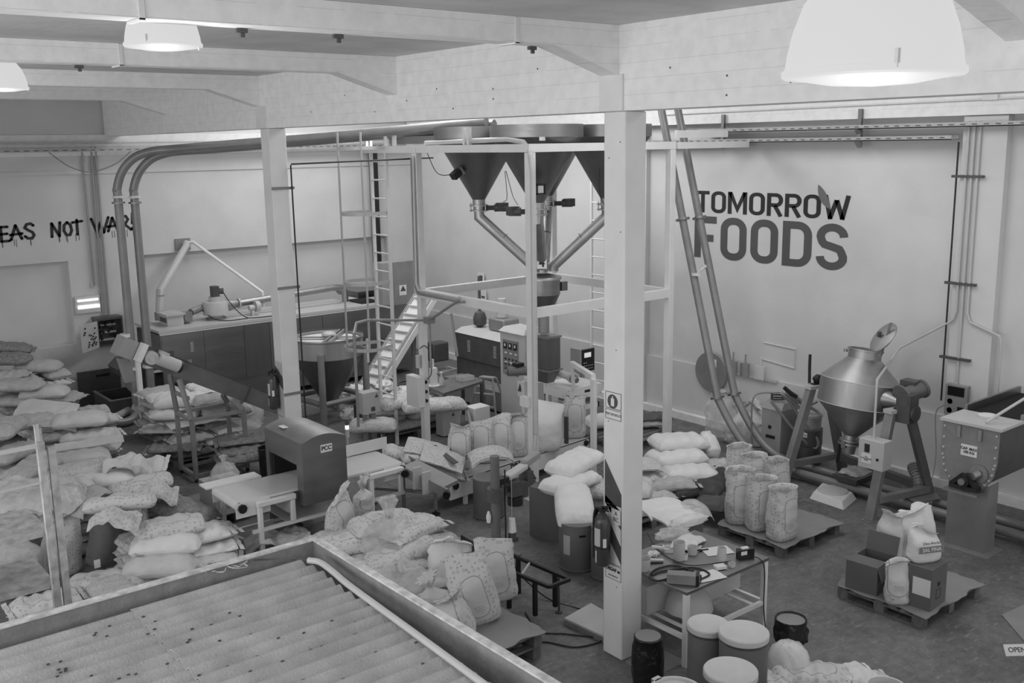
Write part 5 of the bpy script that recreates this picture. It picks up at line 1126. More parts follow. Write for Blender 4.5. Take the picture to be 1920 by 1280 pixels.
kx0, ky0 = 10.95, 13.30; kx1, ky1 = kx0+.45, ky0+.68
part(t, 'plinth', M().box(kx0+.02, ky0+.02, 0, kx1, ky1-.02, .10), W['dark']); part(t, 'body', M().box(kx0, ky0, .101, kx1, ky1, 1.72), W['cream'], bev=.006)
part(t, 'roof_cap', M().loft([[V((kx0-.02, ky0-.02, 1.721)), V((kx1+.02, ky0-.02, 1.721)), V((kx1+.02, ky1+.02, 1.721)), V((kx0-.02, ky1+.02, 1.721))], [V((kx0+.06, ky0+.04, 1.80)), V((kx1-.02, ky0+.04, 1.80)), V((kx1-.02, ky1-.04, 1.80)), V((kx0+.06, ky1-.04, 1.80))]]), W['cream'])
pn = part(t, 'meter_panel', M().box(kx0-.006, ky0+.16, .95, kx0-.001, ky1-.08, 1.58), W['tubeg'])
m, m2 = M(), M()
for i in range(3): m.box(kx0-.012, ky0+.20+.14*i, 1.42, kx0-.007, ky0+.30+.14*i, 1.53); m2.box(kx0-.016, ky0+.23+.14*i, 1.46, kx0-.0125, ky0+.27+.14*i, 1.51)
for r_ in range(3):
    for i in range(4): m.box(kx0-.014, ky0+.20+.10*i, 1.22-.09*r_, kx0-.007, ky0+.24+.10*i, 1.25-.09*r_)
    for i in range(3): m2.box(kx0-.012, ky0+.20+.14*i, 1.33-.17*r_, kx0-.007, ky0+.26+.14*i, 1.36-.17*r_)
part(pn, 'gauges', m, W['blk']); part(pn, 'labels', m2, W['white'])
sg = part(t, 'warning_sign', M().box(kx0-.006, ky0+.05, .60, kx0-.001, ky0+.20, .88), W['white']); part(sg, 'warning_triangle', M().prism([(ky0+.06, .70), (ky0+.19, .70), (ky0+.125, .85)], kx0-.010, kx0-.0065, 'x'), W['dark'])
t = thing('step_ladder', 'small aluminium step ladder beside the tall electrical cabinet', 'ladder', (11.3, 14.7, 0))
sx, sy = 11.05, 14.35
A_ = [V((sx-.35, sy+.35, 0)), V((sx-.02, sy-.1, 0)), V((sx+.2, sy+.5, 0)), V((sx+.42, sy+.08, 0))]
T_ = [V((sx-.08, sy+.33, .72)), V((sx+.04, sy+.05, .72)), V((sx+.05, sy+.36, .72)), V((sx+.16, sy+.1, .72))]
for a, b in zip(A_, T_): part(t, 'leg', M().bar(a, b, .035, .03), W['galv'])
for u in (.3, .62): part(t, 'tread', M().bar(A_[0].lerp(T_[0], u), A_[1].lerp(T_[1], u), .09, .025), W['galv'])
part(t, 'top_step', M().loft([[p_+V((0, 0, .0)) for p_ in (T_[0], T_[1], T_[3], T_[2])], [p_+V((0, 0, .03)) for p_ in (T_[0], T_[1], T_[3], T_[2])]]), W['galv'])
q = [at(798, 722, .76), at(832, 737, .76), at(906, 714, .76), at(868, 702, .76)]
t = thing('steel_table', 'steel work table between the tower post and the step ladder', 'table', (10.2, 14.6, 0))
part(t, 'table_top', M().loft([q, [p_-V((0, 0, .04)) for p_ in q]]), W['steeld'])
c_ = (q[0]+q[2])/2
for p_ in q: p2 = p_.lerp(c_, .06); part(t, 'leg', M().bar(V((p2.x, p2.y, 0)), V((p2.x, p2.y, .719)), .05, .05), W['dark'])
p_ = at(813, 722, .76)
t = thing('hand_sealer', 'white upright heat sealer standing on the steel table', 'machine', p_)
part(t, 'column', M().box(p_.x-.05, p_.y-.05, .762, p_.x+.06, p_.y+.05, 1.08).box(p_.x-.02, p_.y-.02, 1.08, p_.x+.01, p_.y+.02, 1.24), W['white']); part(t, 'base_ring', M().cyl((p_.x, p_.y, .7605), (p_.x, p_.y, .768), .13), W['white'])
solo('electric_cable', M().tube(smooth_path([p_+V((.05, -.05, .22)), p_+V((.12, -.08, .12)), p_+V((.12, -.12, -.1)), (p_.x+.1, p_.y-.15, .3), (p_.x+.05, p_.y-.2, .02)]), .008), W['blk'], 'black cord hanging from the heat sealer over the table edge', 'cable')
p_ = at(828, 722, .76); solo('spray_bottle', M().lathe([(.045, 0), (.045, .12), (.02, .16), (.015, .22), (.03, .23), (.01, .25)], (p_.x, p_.y, .761), 16), W['pl'], 'clear pump bottle on the steel table', 'bottle')
p_ = at(872, 712, .76); solo('plastic_tray', M().box(p_.x-.14, p_.y-.1, .761, p_.x+.14, p_.y+.1, .765).box(p_.x-.14, p_.y-.1, .765, p_.x-.135, p_.y+.1, .84).box(p_.x+.135, p_.y-.1, .765, p_.x+.14, p_.y+.1, .84).box(p_.x-.14, p_.y-.1, .765, p_.x+.14, p_.y-.095, .84).box(p_.x-.14, p_.y+.095, .765, p_.x+.14, p_.y+.1, .84), W['pl'], 'clear plastic tray on the steel table', 'tray')
# switch boxes round the left tower post
t = thing('post_switch_box', 'white switch box with black knobs on the left post of the tower', 'electrical box', (8.7, 13.2, .9))
part(t, 'body', M().box(8.62, 13.15, .86, 8.755, 13.5, 1.36), W['white'], bev=.006)
for z_ in (.95, 1.1, 1.26): part(t, 'knob', M().cyl((8.79, 13.205, z_), (8.79, 13.17, z_), .028), W['blk'])
t = thing('air_filter', 'small air regulator with loops of hose on the left tower post', 'regulator', (8.7, 13.2, 1.5))
part(t, 'bowl', M().cyl((8.70, 13.25, 1.5), (8.70, 13.25, 1.7), .04), W['cream']); part(t, 'hose', M().tube(smooth_path([(8.70, 13.2, 1.82), (8.78, 13.15, 1.86), (8.86, 13.12, 1.7), (8.88, 13.15, 1.4), (8.82, 13.18, 1.3)]), .009), W['dark'])
t = thing('ladder_switch_box', 'grey switch box with warning triangle at the foot of the caged ladder', 'electrical box', (8.3, 14.0, .6))
a, b = ony(680, 738, 14.05), ony(713, 772, 14.05)
part(t, 'body', M().box(a.x, 14.05, b.z, b.x, 14.25, a.z), W['cream'], bev=.006); part(t, 'key_switch', M().box(b.x-.17, 14.04, b.z+.04, b.x-.10, 14.049, b.z+.11), W['dark']); part(t, 'warning_triangle', M().prism([(b.x-.09, a.z-.10), (b.x-.03, a.z-.10), (b.x-.06, a.z-.04)], 14.04, 14.049, 'y'), W['dark'])
part(t, 'stand', M().box(a.x+.04, 14.1, 0, a.x+.1, 14.16, b.z-.001).box(a.x+.18, 14.1, 0, a.x+.26, 14.2, b.z-.001), W['midsteel'])
p_ = at(852, 815, 0)
t = thing('floor_switch_box', 'pale switch box standing on the floor behind the printed sacks', 'electrical box', (p_.x, p_.y, 0))
part(t, 'body', M().box(p_.x-.25, p_.y-.02, .02, p_.x+.12, p_.y+.2, .52), W['cream'], bev=.006); part(t, 'warning_triangle', M().prism([(p_.x-.06, .36), (p_.x+.0, .36), (p_.x-.03, .42)], p_.y-.03, p_.y-.021, 'y'), W['dark'])
p_ = at(896, 800, .25)
t = thing('white_motor_box', 'white box on a slanting arm behind the printed sacks', 'box', p_); part(t, 'body', M().box(p_.x-.16, p_.y-.12, .36, p_.x+.18, p_.y+.15, .62), W['white'], bev=.01); part(t, 'arm', M().bar((p_.x-.2, p_.y-.0, .55), (p_.x-.35, p_.y-.35, .1), .05, .05), W['tubeg'])
# conduits on tower post
pipe('conduit', [(x0-.09, y1+.02, 4.80), (x0-.09, y1+.02, 2.80), (x0-.10, y1-.06, 2.70), (x0-.10, 12.5, 2.70), (x0-.10, 12.0, 2.70), (x0-.6, 12.55, 2.45), (x0-1.1, 13.1, 2.3)][:5], .022, 'tubeg', 'grey conduit down the left tower post and along the middle rail', 'conduit', 'tower conduits')
pipe('conduit', [(x0-.09, y1-.03, 4.84), (x0-.11, y1-.03, 2.86), (x0-.12, y1-.1, 2.76), (x0-.12, 12.1, 2.76)], .018, 'cream', 'thin pale conduit down the left tower post beside the thicker one', 'conduit', 'tower conduits')
j1, j2, j3 = ony(883, 570, 12.1), at(805, 600, 2.3), ony(664, 612, 14.2)
pipe('conduit', [V((x0-.11, 12.1, 2.72)), at(805, 600, 2.35), at(690, 600, 2.25), at(668, 606, 2.2), at(664, 625, 2.1), at(672, 800, .6)], .022, 'tubeg', 'grey conduit from the rail corner to the cone tank', 'conduit', 'tower conduits')
jb = at(805, 600, 2.35); solo('junction_box', M().box(jb.x-.07, jb.y-.06, jb.z-.05, jb.x+.07, jb.y+.06, jb.z+.05), W['tubeg'], 'small grey junction box on the conduit right of the ladder', 'box')
pipe('conduit', [V((jb.x, jb.y, jb.z-.05)), at(808, 690, 1.6)], .018, 'tubeg', 'grey drop conduit below the small junction box', 'conduit', 'tower conduits')
pipe('conduit', [at(846, 588, 2.5), at(858, 668, 1.9)], .018, 'tubeg', 'grey slanting conduit dropping to the extruder', 'conduit', 'tower conduits')
pipe('conduit', [(x0+.02, y0+2.5, 5.03), (x0+.02, y0+.5, 5.06), (x0+.0, y0+.14, 5.02), (x0-.02, y0-.02, 4.9), (x0-.03, y0-.09, 4.6), (x0-.03, y0-.09, 1.0)], .036, 'cream', 'thick pale conduit bending down the near tower post', 'conduit', 'tower conduits', 12)
pipe('conduit', [(x0-.03, y0-.09, .99), (x0-.10, y0-.12, .62)], .03, 'cream', 'lower slanting end of the pale conduit on the near tower post', 'conduit', 'tower conduits', 12)
solo('post_socket', M().box(x0-.14, y0-.02, 1.38, x0-.056, y0+.12, 1.52), W['white'], 'white socket box halfway up the near tower post', 'electrical box')
a, b = onx(1152, 740, 0), 0
pipe('conduit', [(GX-.02+.35, GY+7.10-.03, 4.75), (GX+.345, GY+7.08, .95)], .012, 'blk', 'thin black conduit down the right edge of the far column', 'conduit')
pipe('conduit', [(GX+.34, GY+7.07, 4.76), (9.3, GY+7.07, 4.80)], .012, 'blk', 'thin black conduit running from the far column to the tower', 'conduit')
for z_ in (4.4, 2.95, 1.35): solo('column_strap', M().box(GX+.02, GY+7.085, z_, GX+.38, GY+7.095, z_+.04), W['midsteel'], {4.4: 'metal strap round the far column near its top', 2.95: 'metal strap round the far column at mid height', 1.35: 'metal strap round the far column just above the extinguisher'}[z_], 'strap', 'straps on the far column')
# ================================================================== DOUBLE CONE MIXER
mo = V((12.05, 8.62, 0)); ma = math.atan2(-1.66, -.40)   # from the left frame towards the right one
ey_ = V((math.cos(ma), math.sin(ma), 0)); ex_ = V((-ey_.y, ey_.x, 0)); ex_ = ex_ if ex_.x > 0 else -ex_
def mx(a, b, z): return mo+ey_*a+ex_*b+V((0, 0, z))       # a along the axle, b away from the viewer
LN, DP = 1.72, 1.15
def hd_(a): return a+(.04 if a < 1 else -.14)
t = thing('double_cone_mixer', 'shiny steel double cone mixer with open lid on A frames at the right wall', 'machine', mx(LN/2, DP/2, 0))
ZT = 1.42
for a, nm in ((0, 'left'), (LN, 'right')):
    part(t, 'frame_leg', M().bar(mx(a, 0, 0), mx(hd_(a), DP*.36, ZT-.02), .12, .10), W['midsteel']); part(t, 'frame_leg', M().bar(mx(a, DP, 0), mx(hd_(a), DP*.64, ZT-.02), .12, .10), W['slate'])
    part(t, 'frame_head', M().bar(mx(hd_(a), DP*.30, ZT), mx(hd_(a), DP*.70, ZT), .14, .05), W['cream'])
    part(t, 'frame_foot_rail', M().bar(mx(a, DP*.10, .27), mx(a, DP*.90, .27), .09, .09), W['midsteel'])
    part(t, 'foot_plate', M().bar(mx(a-.08, -.01, .005), mx(a+.08, -.01, .005), .16, .01), W['tubeg'])
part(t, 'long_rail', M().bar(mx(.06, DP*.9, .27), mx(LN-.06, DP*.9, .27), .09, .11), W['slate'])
bc = mx(LN/2-.04, DP/2, ZT+.09)
rot = Matrix.Rotation(R(-9), 3, ey_)
prof = [(.10, -.70), (.10, -.64), (.54, -.19), (.54, .16), (.225, .47), (.225, .475)]
part(t, 'vessel', M().lathe(prof, bc, 48, rot=rot), W['steel'], ang=25)
part(t, 'belly_seam', M().lathe([(.543, .155), (.546, .16), (.543, .165)], bc, 48, rot=rot, caps=False).lathe([(.543, -.185), (.546, -.19), (.543, -.195)], bc, 48, rot=rot, caps=False), W['cream'])
part(t, 'neck_ring', M().lathe([(.225, .476), (.225, .575), (.245, .58), (.245, .60), (.21, .60), (.21, .48)], bc, 40, rot=rot), W['steel'])
lidc = bc+rot @ V((0, 0, .60))+(-ex_*0)+ey_*.30+V((0, 0, .22))
LQ = V((0, 0, 1)).rotation_difference((-_r*.80+_u*.56-_f*.20).normalized()).to_matrix()
ld = part(t, 'lid', M().lathe([(.002, .02), (.2, .012), (.235, 0), (.235, -.015), (.18, -.02), (.002, -.02)], lidc, 36, rot=LQ), W['steel'])
part(ld, 'lid_arm', M().bar(lidc-ey_*.02+V((0, 0, -.26)), lidc+ey_*.13+V((0, 0, .22)), .035, .02).bar(lidc-ey_*.08-V((0, 0, .26)), lidc-ey_*.02-V((0, 0, .24)), .05, .03), W['steel'])
part(ld, 'lid_latch', M().bar(lidc-ey_*.06-ex_*.02, lidc-ey_*.04-ex_*.02+V((0, 0, .07)), .05, .03), W['dark'])
part(t, 'clamp_knob', M().bar(bc+rot @ V((0, 0, .55))-ey_*.24, bc+rot @ V((0, 0, .52))-ey_*.36, .015, .015).lathe([(.0, -.02), (.03, -.02), (.03, .02), (.0, .02)], bc+rot @ V((0, 0, .52))-ey_*.37, 10), W['steel'])
part(t, 'neck_handle', M().tube([bc+rot @ V((0, 0, .60))+ex_*.1+ey_*.0, bc+rot @ V((0, 0, .68))+ex_*.12+ey_*.05, bc+rot @ V((0, 0, .70))+ex_*.1+ey_*.18, bc+rot @ V((0, 0, .60))+ex_*.1+ey_*.18], .010), W['cream'])
for s_ in (-1, 1):
    part(t, 'trunnion', M().loft([[bc+ey_*s_*.50+(ex_*math.cos(q)+V((0, 0, 1))*math.sin(q))*.13 for q in [i*PI/10 for i in range(20)]], [bc+ey_*s_*.76+(ex_*math.cos(q)+V((0, 0, 1))*math.sin(q))*.035 for q in [i*PI/10 for i in range(20)]]]), W['steel'])
    c_ = bc+ey_*s_*.80; part(t, 'bearing', M().cyl(c_-ey_*.04, c_+ey_*.04, .075, n=20).bar(c_-V((0, 0, .065))-ex_*.12, c_-V((0, 0, .065))+ex_*.12, .08, .035).cyl(c_-ey_*.10, c_+ey_*.10, .035), W['blk'])
part(t, 'outlet', M().lathe([(.11, -.70), (.15, -.70), (.15, -.73), (.11, -.73), (.09, -.90), (.07, -.90), (.07, -.72)], bc, 28, rot=rot), W['steel'])
vb = bc+rot @ V((0, 0, -.75)); part(t, 'butterfly_valve', M().lathe([(.16, -.745), (.16, -.775), (.1, -.78)], bc, 24, rot=rot).box(*(vb+V((-.17, -.03, -.04))), *(vb+V((-.13, .03, .05)))).box(*(vb+V((.12, -.05, -.03))), *(vb+V((.17, .02, .05)))), W['steel'])
part(t, 'valve_handle', M().bar(vb-ey_*.17+V((0, 0, .03)), vb-ey_*.22-V((0, 0, .34)), .04, .015), W['blk'])
g_ = mx(LN-.02, DP/2+.0, ZT+.06)
gm = part(t, 'gear_motor', M().box(g_.x-.11, g_.y-.10, g_.z-.20, g_.x+.11, g_.y+.10, g_.z+.18).lathe([(.035, 0), (.075, 0), (.075, .03), (.035, .03)], g_+V((-.115, 0, .09)), 18, 'x').lathe([(.10, 0), (.11, .04), (.04, .05)], g_+V((0, -.10, -.07)), 18, 'y', rot=Matrix.Rotation(PI, 3, 'Z')), W['dark'])
part(gm, 'motor', M().lathe([(.17, 0), (.17, .03), (.11, .04), (.11, .34), (.13, .345), (.13, .38), (.02, .39)], g_+V((.05, .12, .10)), 28, rot=Matrix.Rotation(R(75), 3, 'Y') @ Matrix.Rotation(R(18), 3, 'X')), W['slate'])
part(gm, 'motor_fins', M().box(g_.x+.2, g_.y+.02, g_.z+.12, g_.x+.38, g_.y+.24, g_.z+.30), W['dark'])
cb_ = mx(LN+.02, -.02, .92)
bx = part(t, 'control_box', M().box(cb_.x-.10, cb_.y-.20, cb_.z-.17, cb_.x+.10, cb_.y+.16, cb_.z+.22), W['cream'], bev=.006)
part(bx, 'button', M().box(cb_.x-.108, cb_.y-.0, cb_.z+.05, cb_.x-.101, cb_.y+.07, cb_.z+.16), W['ink']); part(bx, 'label', M().box(cb_.x-.106, cb_.y-.03, cb_.z-.10, cb_.x-.101, cb_.y+.11, cb_.z+.03), W['white'])
text(bx, 'label_text', 'ON\nCONE BLENDER\nMIXER', .022, W['ink'], (cb_.x-.1085, cb_.y+.04, cb_.z-.035), FACE_MX)
part(bx, 'knob', M().cyl((cb_.x-.101, cb_.y-.12, cb_.z-.02), (cb_.x-.112, cb_.y-.12, cb_.z-.02), .018), W['blk'])
pipe('conduit', [(cb_.x+.02, cb_.y+.02, cb_.z+.22), (cb_.x+.02, cb_.y+.02, 1.86), (XP-.9, 7.30, 1.90) if False else (cb_.x+.04, cb_.y+.03, 1.92), (XP-.02, 7.76, 1.93)], .016, 'cream', 'pale conduit rising from the mixer control box and crossing to the wall', 'conduit')
part(t, 'start_lever', M().tube(smooth_path([mx(.0, DP*.36, ZT+.05), mx(-.01, DP*.36, ZT+.3), mx(-.01, DP*.36, ZT+.48)]), .022), W['blk'])
solo('dust_scoop_tray', M().loft([[at(1517, 935, 0), at(1582, 957, 0), at(1607, 936, 0), at(1541, 908, 0)], [at(1525, 922, .09), at(1578, 940, .09), at(1598, 922, .09), at(1545, 902, .09)]]), W['pw'], 'upturned white plastic tub on the floor between pallet and mixer, under a round lid', 'tub', bev=.01)
c_ = at(1562, 918, .10); solo('round_lid', M().lathe([(.002, .014), (.2, .012), (.21, .0), (.002, .0)], (c_.x, c_.y, .0935), 36), W['cream'], 'round white lid lying on the upturned tub', 'lid')

# ================================================================== RIBBON MIXER at the right edge
fx = 11.62; ya, yb_ = 6.02, 5.32; zt, zb = 1.58, .66
ym = (ya+yb_)/2; rr = (ya-yb_)/2-.02
t = thing('ribbon_mixer', 'dark steel trough mixer with motor and square post at the right edge', 'machine', (fx+.5, ym, 0))
prof = [(ya, zt), (ya-.005, 1.15)]+[(ym+rr*math.cos(R(a)), 1.10+(rr-.0)*math.sin(R(a))) for a in range(0, -181, -15)]+[(yb_+.005, 1.15), (yb_, zt)]
part(t, 'end_plate', M().prism(prof, fx, fx+.02, 'x'), W['midsteel'])
part(t, 'trough', M().prism([(ym+(y_-ym)*.95, 1.3+(z_-1.3)*.95) for y_, z_ in prof], fx+.021, fx+2.0, 'x'), W['dark'])
part(t, 'lid_front', M().box(fx-.02, yb_-.03, zt+.001, fx+.55, ya+.03, zt+.035), W['cream'])
part(t, 'feed_frame', M().box(fx+.551, yb_-.02, zt+.0, fx+2.0, yb_+.02, zt+.10), W['steelh']); part(t, 'feed_frame', M().box(fx+.551, ya-.02, zt, fx+2.0, ya+.02, zt+.10), W['steelh']); part(t, 'feed_mouth', M().box(fx+.552, yb_+.021, zt+.001, fx+2.0, ya-.021, zt+.01), W['void'])
part(t, 'round_cap', M().lathe([(.10, 0), (.11, .03), (.02, .035)], (fx+.4, ym+.0, zt+.036), 28), W['white'])
solo('wooden_stick', M().cyl((fx+.08, ym-.14, zt+.06), (fx+.9, ym-.52, zt+.50), .018, n=10), W['cream'], 'pale pole lying across the lid of the trough mixer', 'pole')
m = M()
for y_, z_ in prof[1:-1:1]: m.cyl((fx-.001, ym+(y_-ym)*.94, 1.3+(z_-1.3)*.94), (fx-.013, ym+(y_-ym)*.94, 1.3+(z_-1.3)*.94), .013, n=8)
for y_, z_ in ((ya-.03, 1.25), (ya-.03, 1.38), (ya-.03, 1.52), (yb_+.03, 1.25), (yb_+.03, 1.38), (yb_+.03, 1.52)): m.cyl((fx-.001, y_, z_), (fx-.013, y_, z_), .013, n=8)
part(t, 'bolts', m, W['cream'])
for y_ in (ya-.22, yb_+.22): part(t, 'toggle_latch', M().box(fx-.03, y_-.02, zt-.16, fx-.001, y_+.02, zt-.02), W['steel'])
pl = part(t, 'capacity_plate', M().box(fx-.006, ym-.10, 1.20, fx-.001, ym+.10, 1.34), W['white']); text(pl, 'plate_text', 'CAP. MAX\n100 KG', .045, W['ink'], (fx-.009, ym, 1.27), FACE_MX, bold=.001)
c_ = V((fx-.10, ym-.02, .92))
g = part(t, 'shaft_bearing', M().cyl(c_+V((-.05, 0, 0)), c_+V((.09, 0, 0)), .075, n=22).box(c_.x-.04, c_.y-.17, c_.z-.11, c_.x+.08, c_.y+.17, c_.z-.06).bar(c_+V((0, -.16, -.07)), c_+V((0, -.02, .07)), .06, .05).bar(c_+V((0, .16, -.07)), c_+V((0, .02, .07)), .06, .05), W['blk'])
part(g, 'shaft_end', M().cyl(c_+V((-.09, 0, 0)), c_+V((-.051, 0, 0)), .04, n=20).lathe([(.11, 0), (.11, .02), (.05, .02)], (fx-.03, c_.y-.13, c_.z+.10), 24, 'x').cyl((fx-.12, c_.y-.10, c_.z+.08), (fx-.031, c_.y-.13, c_.z+.10), .05), W['steel'])
part(t, 'bearing_shelf', M().box(fx-.22, c_.y-.22, c_.z-.14, fx-.001, c_.y+.20, c_.z-.111), W['steel'])
part(t, 'stand_post', M().box(fx+.05, 5.42, .012, fx+.06, 5.92, zb+.2).box(fx+.061, 5.42, .012, fx+.30, 5.43, zb+.2).box(fx+.061, 5.91, .012, fx+.30, 5.92, zb+.2), W['tubeg'])
part(t, 'foot_plate', M().box(fx-.08, 5.32, 0, fx+.36, 6.02, .011), W['tubeg'])
p_ = at(1905, 1085, 0)
t = thing('fibre_drum', 'grey drum cut off by the right edge beside the trough mixer post', 'drum', (12.15, 4.75, 0)); part(t, 'body', M().lathe([(.24, 0), (.25, .02), (.25, .55), (.26, .56), (.26, .6), (.02, .605)], (12.2, 4.72, 0), 36), W['drum'])
solo('cardboard_box', M().box(12.0, 4.5, .606, 12.6, 5.05, .92), W['card'], 'cardboard box on the drum at the right edge', 'box')

# ================================================================== VACUUM AND SACKS AT THE WALL
p_ = at(1462, 868, 0)
t = thing('industrial_vacuum', 'grey industrial vacuum cabinet with bow handle left of the mixer', 'vacuum cleaner', p_)
x_, y_ = p_.x-.1, p_.y
part(t, 'cabinet', M().box(x_-.05, y_-.10, .14, x_+.38, y_+.26, .88), W['grey'], bev=.01); part(t, 'slanted_top', M().loft([[V((x_-.06, y_-.11, .881)), V((x_+.39, y_-.11, .881)), V((x_+.39, y_+.27, .881)), V((x_-.06, y_+.27, .881))], [V((x_+.05, y_-.08, .99)), V((x_+.36, y_-.08, .99)), V((x_+.36, y_+.24, .99)), V((x_+.05, y_+.24, .99))]]), W['grey'])
part(t, 'round_knob', M().cyl((x_-.051, y_+.1, .60), (x_-.06, y_+.1, .60), .03), W['blk']); part(t, 'name_plate', M().box(x_-.057, y_+.0, .42, x_-.051, y_+.17, .47), W['blk'])
part(t, 'bow_handle', M().tube(smooth_path([(x_-.12, y_+.36, .12), (x_-.12, y_+.40, .6), (x_-.10, y_+.40, 1.0), (x_+.0, y_+.3, 1.10), (x_+.2, y_+.05, 1.10)]), .014).tube([(x_-.12, y_+.36, .12), (x_-.14, y_-.2, .08), (x_+.3, y_-.25, .08)], .014), W['tubeg'])
part(t, 'wheel', M().cyl((x_+.0, y_-.16, .09), (x_+.0, y_-.11, .09), .09), W['blk']); part(t, 'cable_coil', M().tube([(x_+.15+.12*math.cos(a*.7), y_+.1+.12*math.sin(a*.7), 1.01+.004*a) for a in range(24)], .010), W['blk'])
q_ = V((x_+.36, y_-.34, 0))
t = thing('vacuum_barrel', 'dark round vacuum barrel with white band behind the left mixer frame', 'vacuum cleaner', q_)
part(t, 'barrel', M().lathe([(.17, .02), (.19, .04), (.19, .34), (.20, .35), (.20, .60), (.17, .62), (.02, .62)], q_, 28), W['dark']); part(t, 'top_bucket', M().lathe([(.17, .621), (.18, .78), (.19, .79), (.19, .83), (.17, .85), (.02, .86)], q_, 28), W['grey'])
pl = part(t, 'badge', M().box(q_.x-.205, q_.y-.10, .50, q_.x-.199, q_.y+.04, .57), W['white']); text(pl, 'badge_text', 'Fuerte', .045, W['ink'], (q_.x-.208, q_.y-.03, .535), FACE_MX)
VD = (V((x_, y_, .7))-EYE).dot(_f)-.14
def atd(px, py, k=0): return EYE+ray(px, py)*(VD-.03*k)
m = M().tube(smooth_path([atd(1446, 752), atd(1462, 772), atd(1484, 800), atd(1508, 826), atd(1528, 840), atd(1534, 828, 1), atd(1520, 806, 1), atd(1500, 782, 1), atd(1480, 752, 1), atd(1466, 738, 1), atd(1476, 745, 2), atd(1500, 765, 2), atd(1526, 790, 2), atd(1536, 776, 2), atd(1520, 764, 2), atd(1494, 752, 3), atd(1474, 738, 3), atd(1490, 742, 4), atd(1514, 758, 4), atd(1532, 752, 4)]), .024, 10)
solo('vacuum_hose', m, W['tubeg'], 'thick grey hose coiled over the two vacuums', 'hose')
solo('hose_end', M().tube(smooth_path([atd(1494, 744, 5), atd(1482, 736, 5), atd(1470, 726, 5)]), .032, 12), W['blk'], 'black bent hose end on top of the coiled hose', 'hose')

# ================================================================== SIGNS AND EXTINGUISHERS ON THE COLUMNS
CF = GX+.03-.001
def extinguisher(p, label):
    t = thing('fire_extinguisher', label, 'fire extinguisher', p, 0, 'fire extinguishers on the columns')
    part(t, 'cylinder', M().lathe([(.055, 0), (.075, .02), (.078, .06), (.078, .44), (.06, .50), (.028, .53), (.028, .55)], (0, 0, 0), 28), W['ext'], world=False)
    part(t, 'valve_head', M().box(-.03, -.02, .551, .03, .02, .60).bar((0, 0, .60), (-.03, -.11, .64), .02, .012).bar((0, 0, .585), (-.03, -.11, .59), .02, .012).cyl((.03, 0, .575), (.055, 0, .575), .02), W['blk'], world=False)
    part(t, 'hose', M().tube(smooth_path([(0, .02, .58), (0, .09, .56), (-.01, .11, .45), (-.02, .10, .2), (-.03, .09, .06)]), .011), W['blk'], world=False)
    lb = part(t, 'label', M().loft([[V((.0785*math.cos(R(a)), .0785*math.sin(R(a)), z_)) for a in range(150, 215, 5)]+[V((.0795*math.cos(R(a)), .0795*math.sin(R(a)), z_)) for a in range(210, 145, -5)] for z_ in (.22, .40)]), W['cream'], world=False)
    part(t, 'small_label', M().loft([[V((.0785*math.cos(R(a)), .0785*math.sin(R(a)), z_)) for a in range(230, 260, 5)]+[V((.0795*math.cos(R(a)), .0795*math.sin(R(a)), z_)) for a in range(255, 225, -5)] for z_ in (.21, .30)]), W['white'], world=False)
    part(t, 'band', M().lathe([(.079, .195), (.080, .205), (.079, .21)], (0, 0, 0), 28, caps=False), W['blk'], world=False)
    part(t, 'torn_sticker', M().loft([[V((.0785*math.cos(R(a)), .0785*math.sin(R(a)), z_)) for a in range(170, 185, 5)]+[V((.0795*math.cos(R(a)), .0795*math.sin(R(a)), z_)) for a in range(180, 165, -5)] for z_ in (.05, .17)]), W['white'], world=False)
    return t
e1 = onx(1128, 1060, CF-.10); extinguisher((CF-.09, e1.y, e1.z), 'fire extinguisher hanging on the near column')
e2 = onx(508, 764, CF-.10); extinguisher((CF-.09, GY+7.1+.18, e2.z), 'fire extinguisher hanging on the far column')
def signbox(x, y0, y1, z0, z1, parent, name, m, d=.002): return part(parent, name, M().box(x-d, y0, z0, x, y1, z1), m)
def outline(parent, x, y0, y1, z0, z1, w, m, name='outline'):
    return part(parent, name, M().box(x-.001, y0, z0, x, y1, z0+w).box(x-.001, y0, z1-w, x, y1, z1).box(x-.001, y0, z0+w, x, y0+w, z1-w).box(x-.001, y1-w, z0+w, x, y1, z1-w), m)
a, b = onx(1137, 730, CF), onx(1164, 770, CF)
cy_, z1_, z0_ = (a.y+b.y)/2, a.z-.01, b.z
t = thing('extinguisher_sign', 'pictogram sign reading MATAFUEGO on the near column', 'sign', (CF, cy_, z0_-.12))
hw = .105
signbox(CF, cy_-hw, cy_+hw, z0_, z1_, t, 'upper_plate', W['white']); outline(t, CF-.0025, cy_-hw, cy_+hw, z0_, z1_, .005, W['ink'])
part(t, 'disc', M().lathe([(.002, 0), (.068, 0), (.068, .001), (.002, .001)], (CF-.0035, cy_+.01, (z0_+z1_)/2-.01), 30, 'x'), W['dark']); part(t, 'bottle_pictogram', M().lathe([(.0, 0), (.0, 0)], (0, 0, 0), 3) if False else M().box(CF-.0050, cy_-.012, (z0_+z1_)/2-.055, CF-.0037, cy_+.032, (z0_+z1_)/2+.02).box(CF-.0050, cy_+.002, (z0_+z1_)/2+.021, CF-.0037, cy_+.018, (z0_+z1_)/2+.04), W['white'])
signbox(CF, cy_-hw, cy_+hw, z0_-.105, z0_-.01, t, 'lower_plate', W['white']); outline(t, CF-.0025, cy_-hw, cy_+hw, z0_-.105, z0_-.01, .005, W['ink'])
text(t, 'sign_text', 'MATAFUEGO', .034, W['ink'], (CF-.0035, cy_, z0_-.057), FACE_MX)
a, b = onx(1136, 940, CF), onx(1162, 1062, CF)
t = thing('striped_board', 'black and white striped extinguisher board on the near column', 'sign', (CF, cy_, b.z))
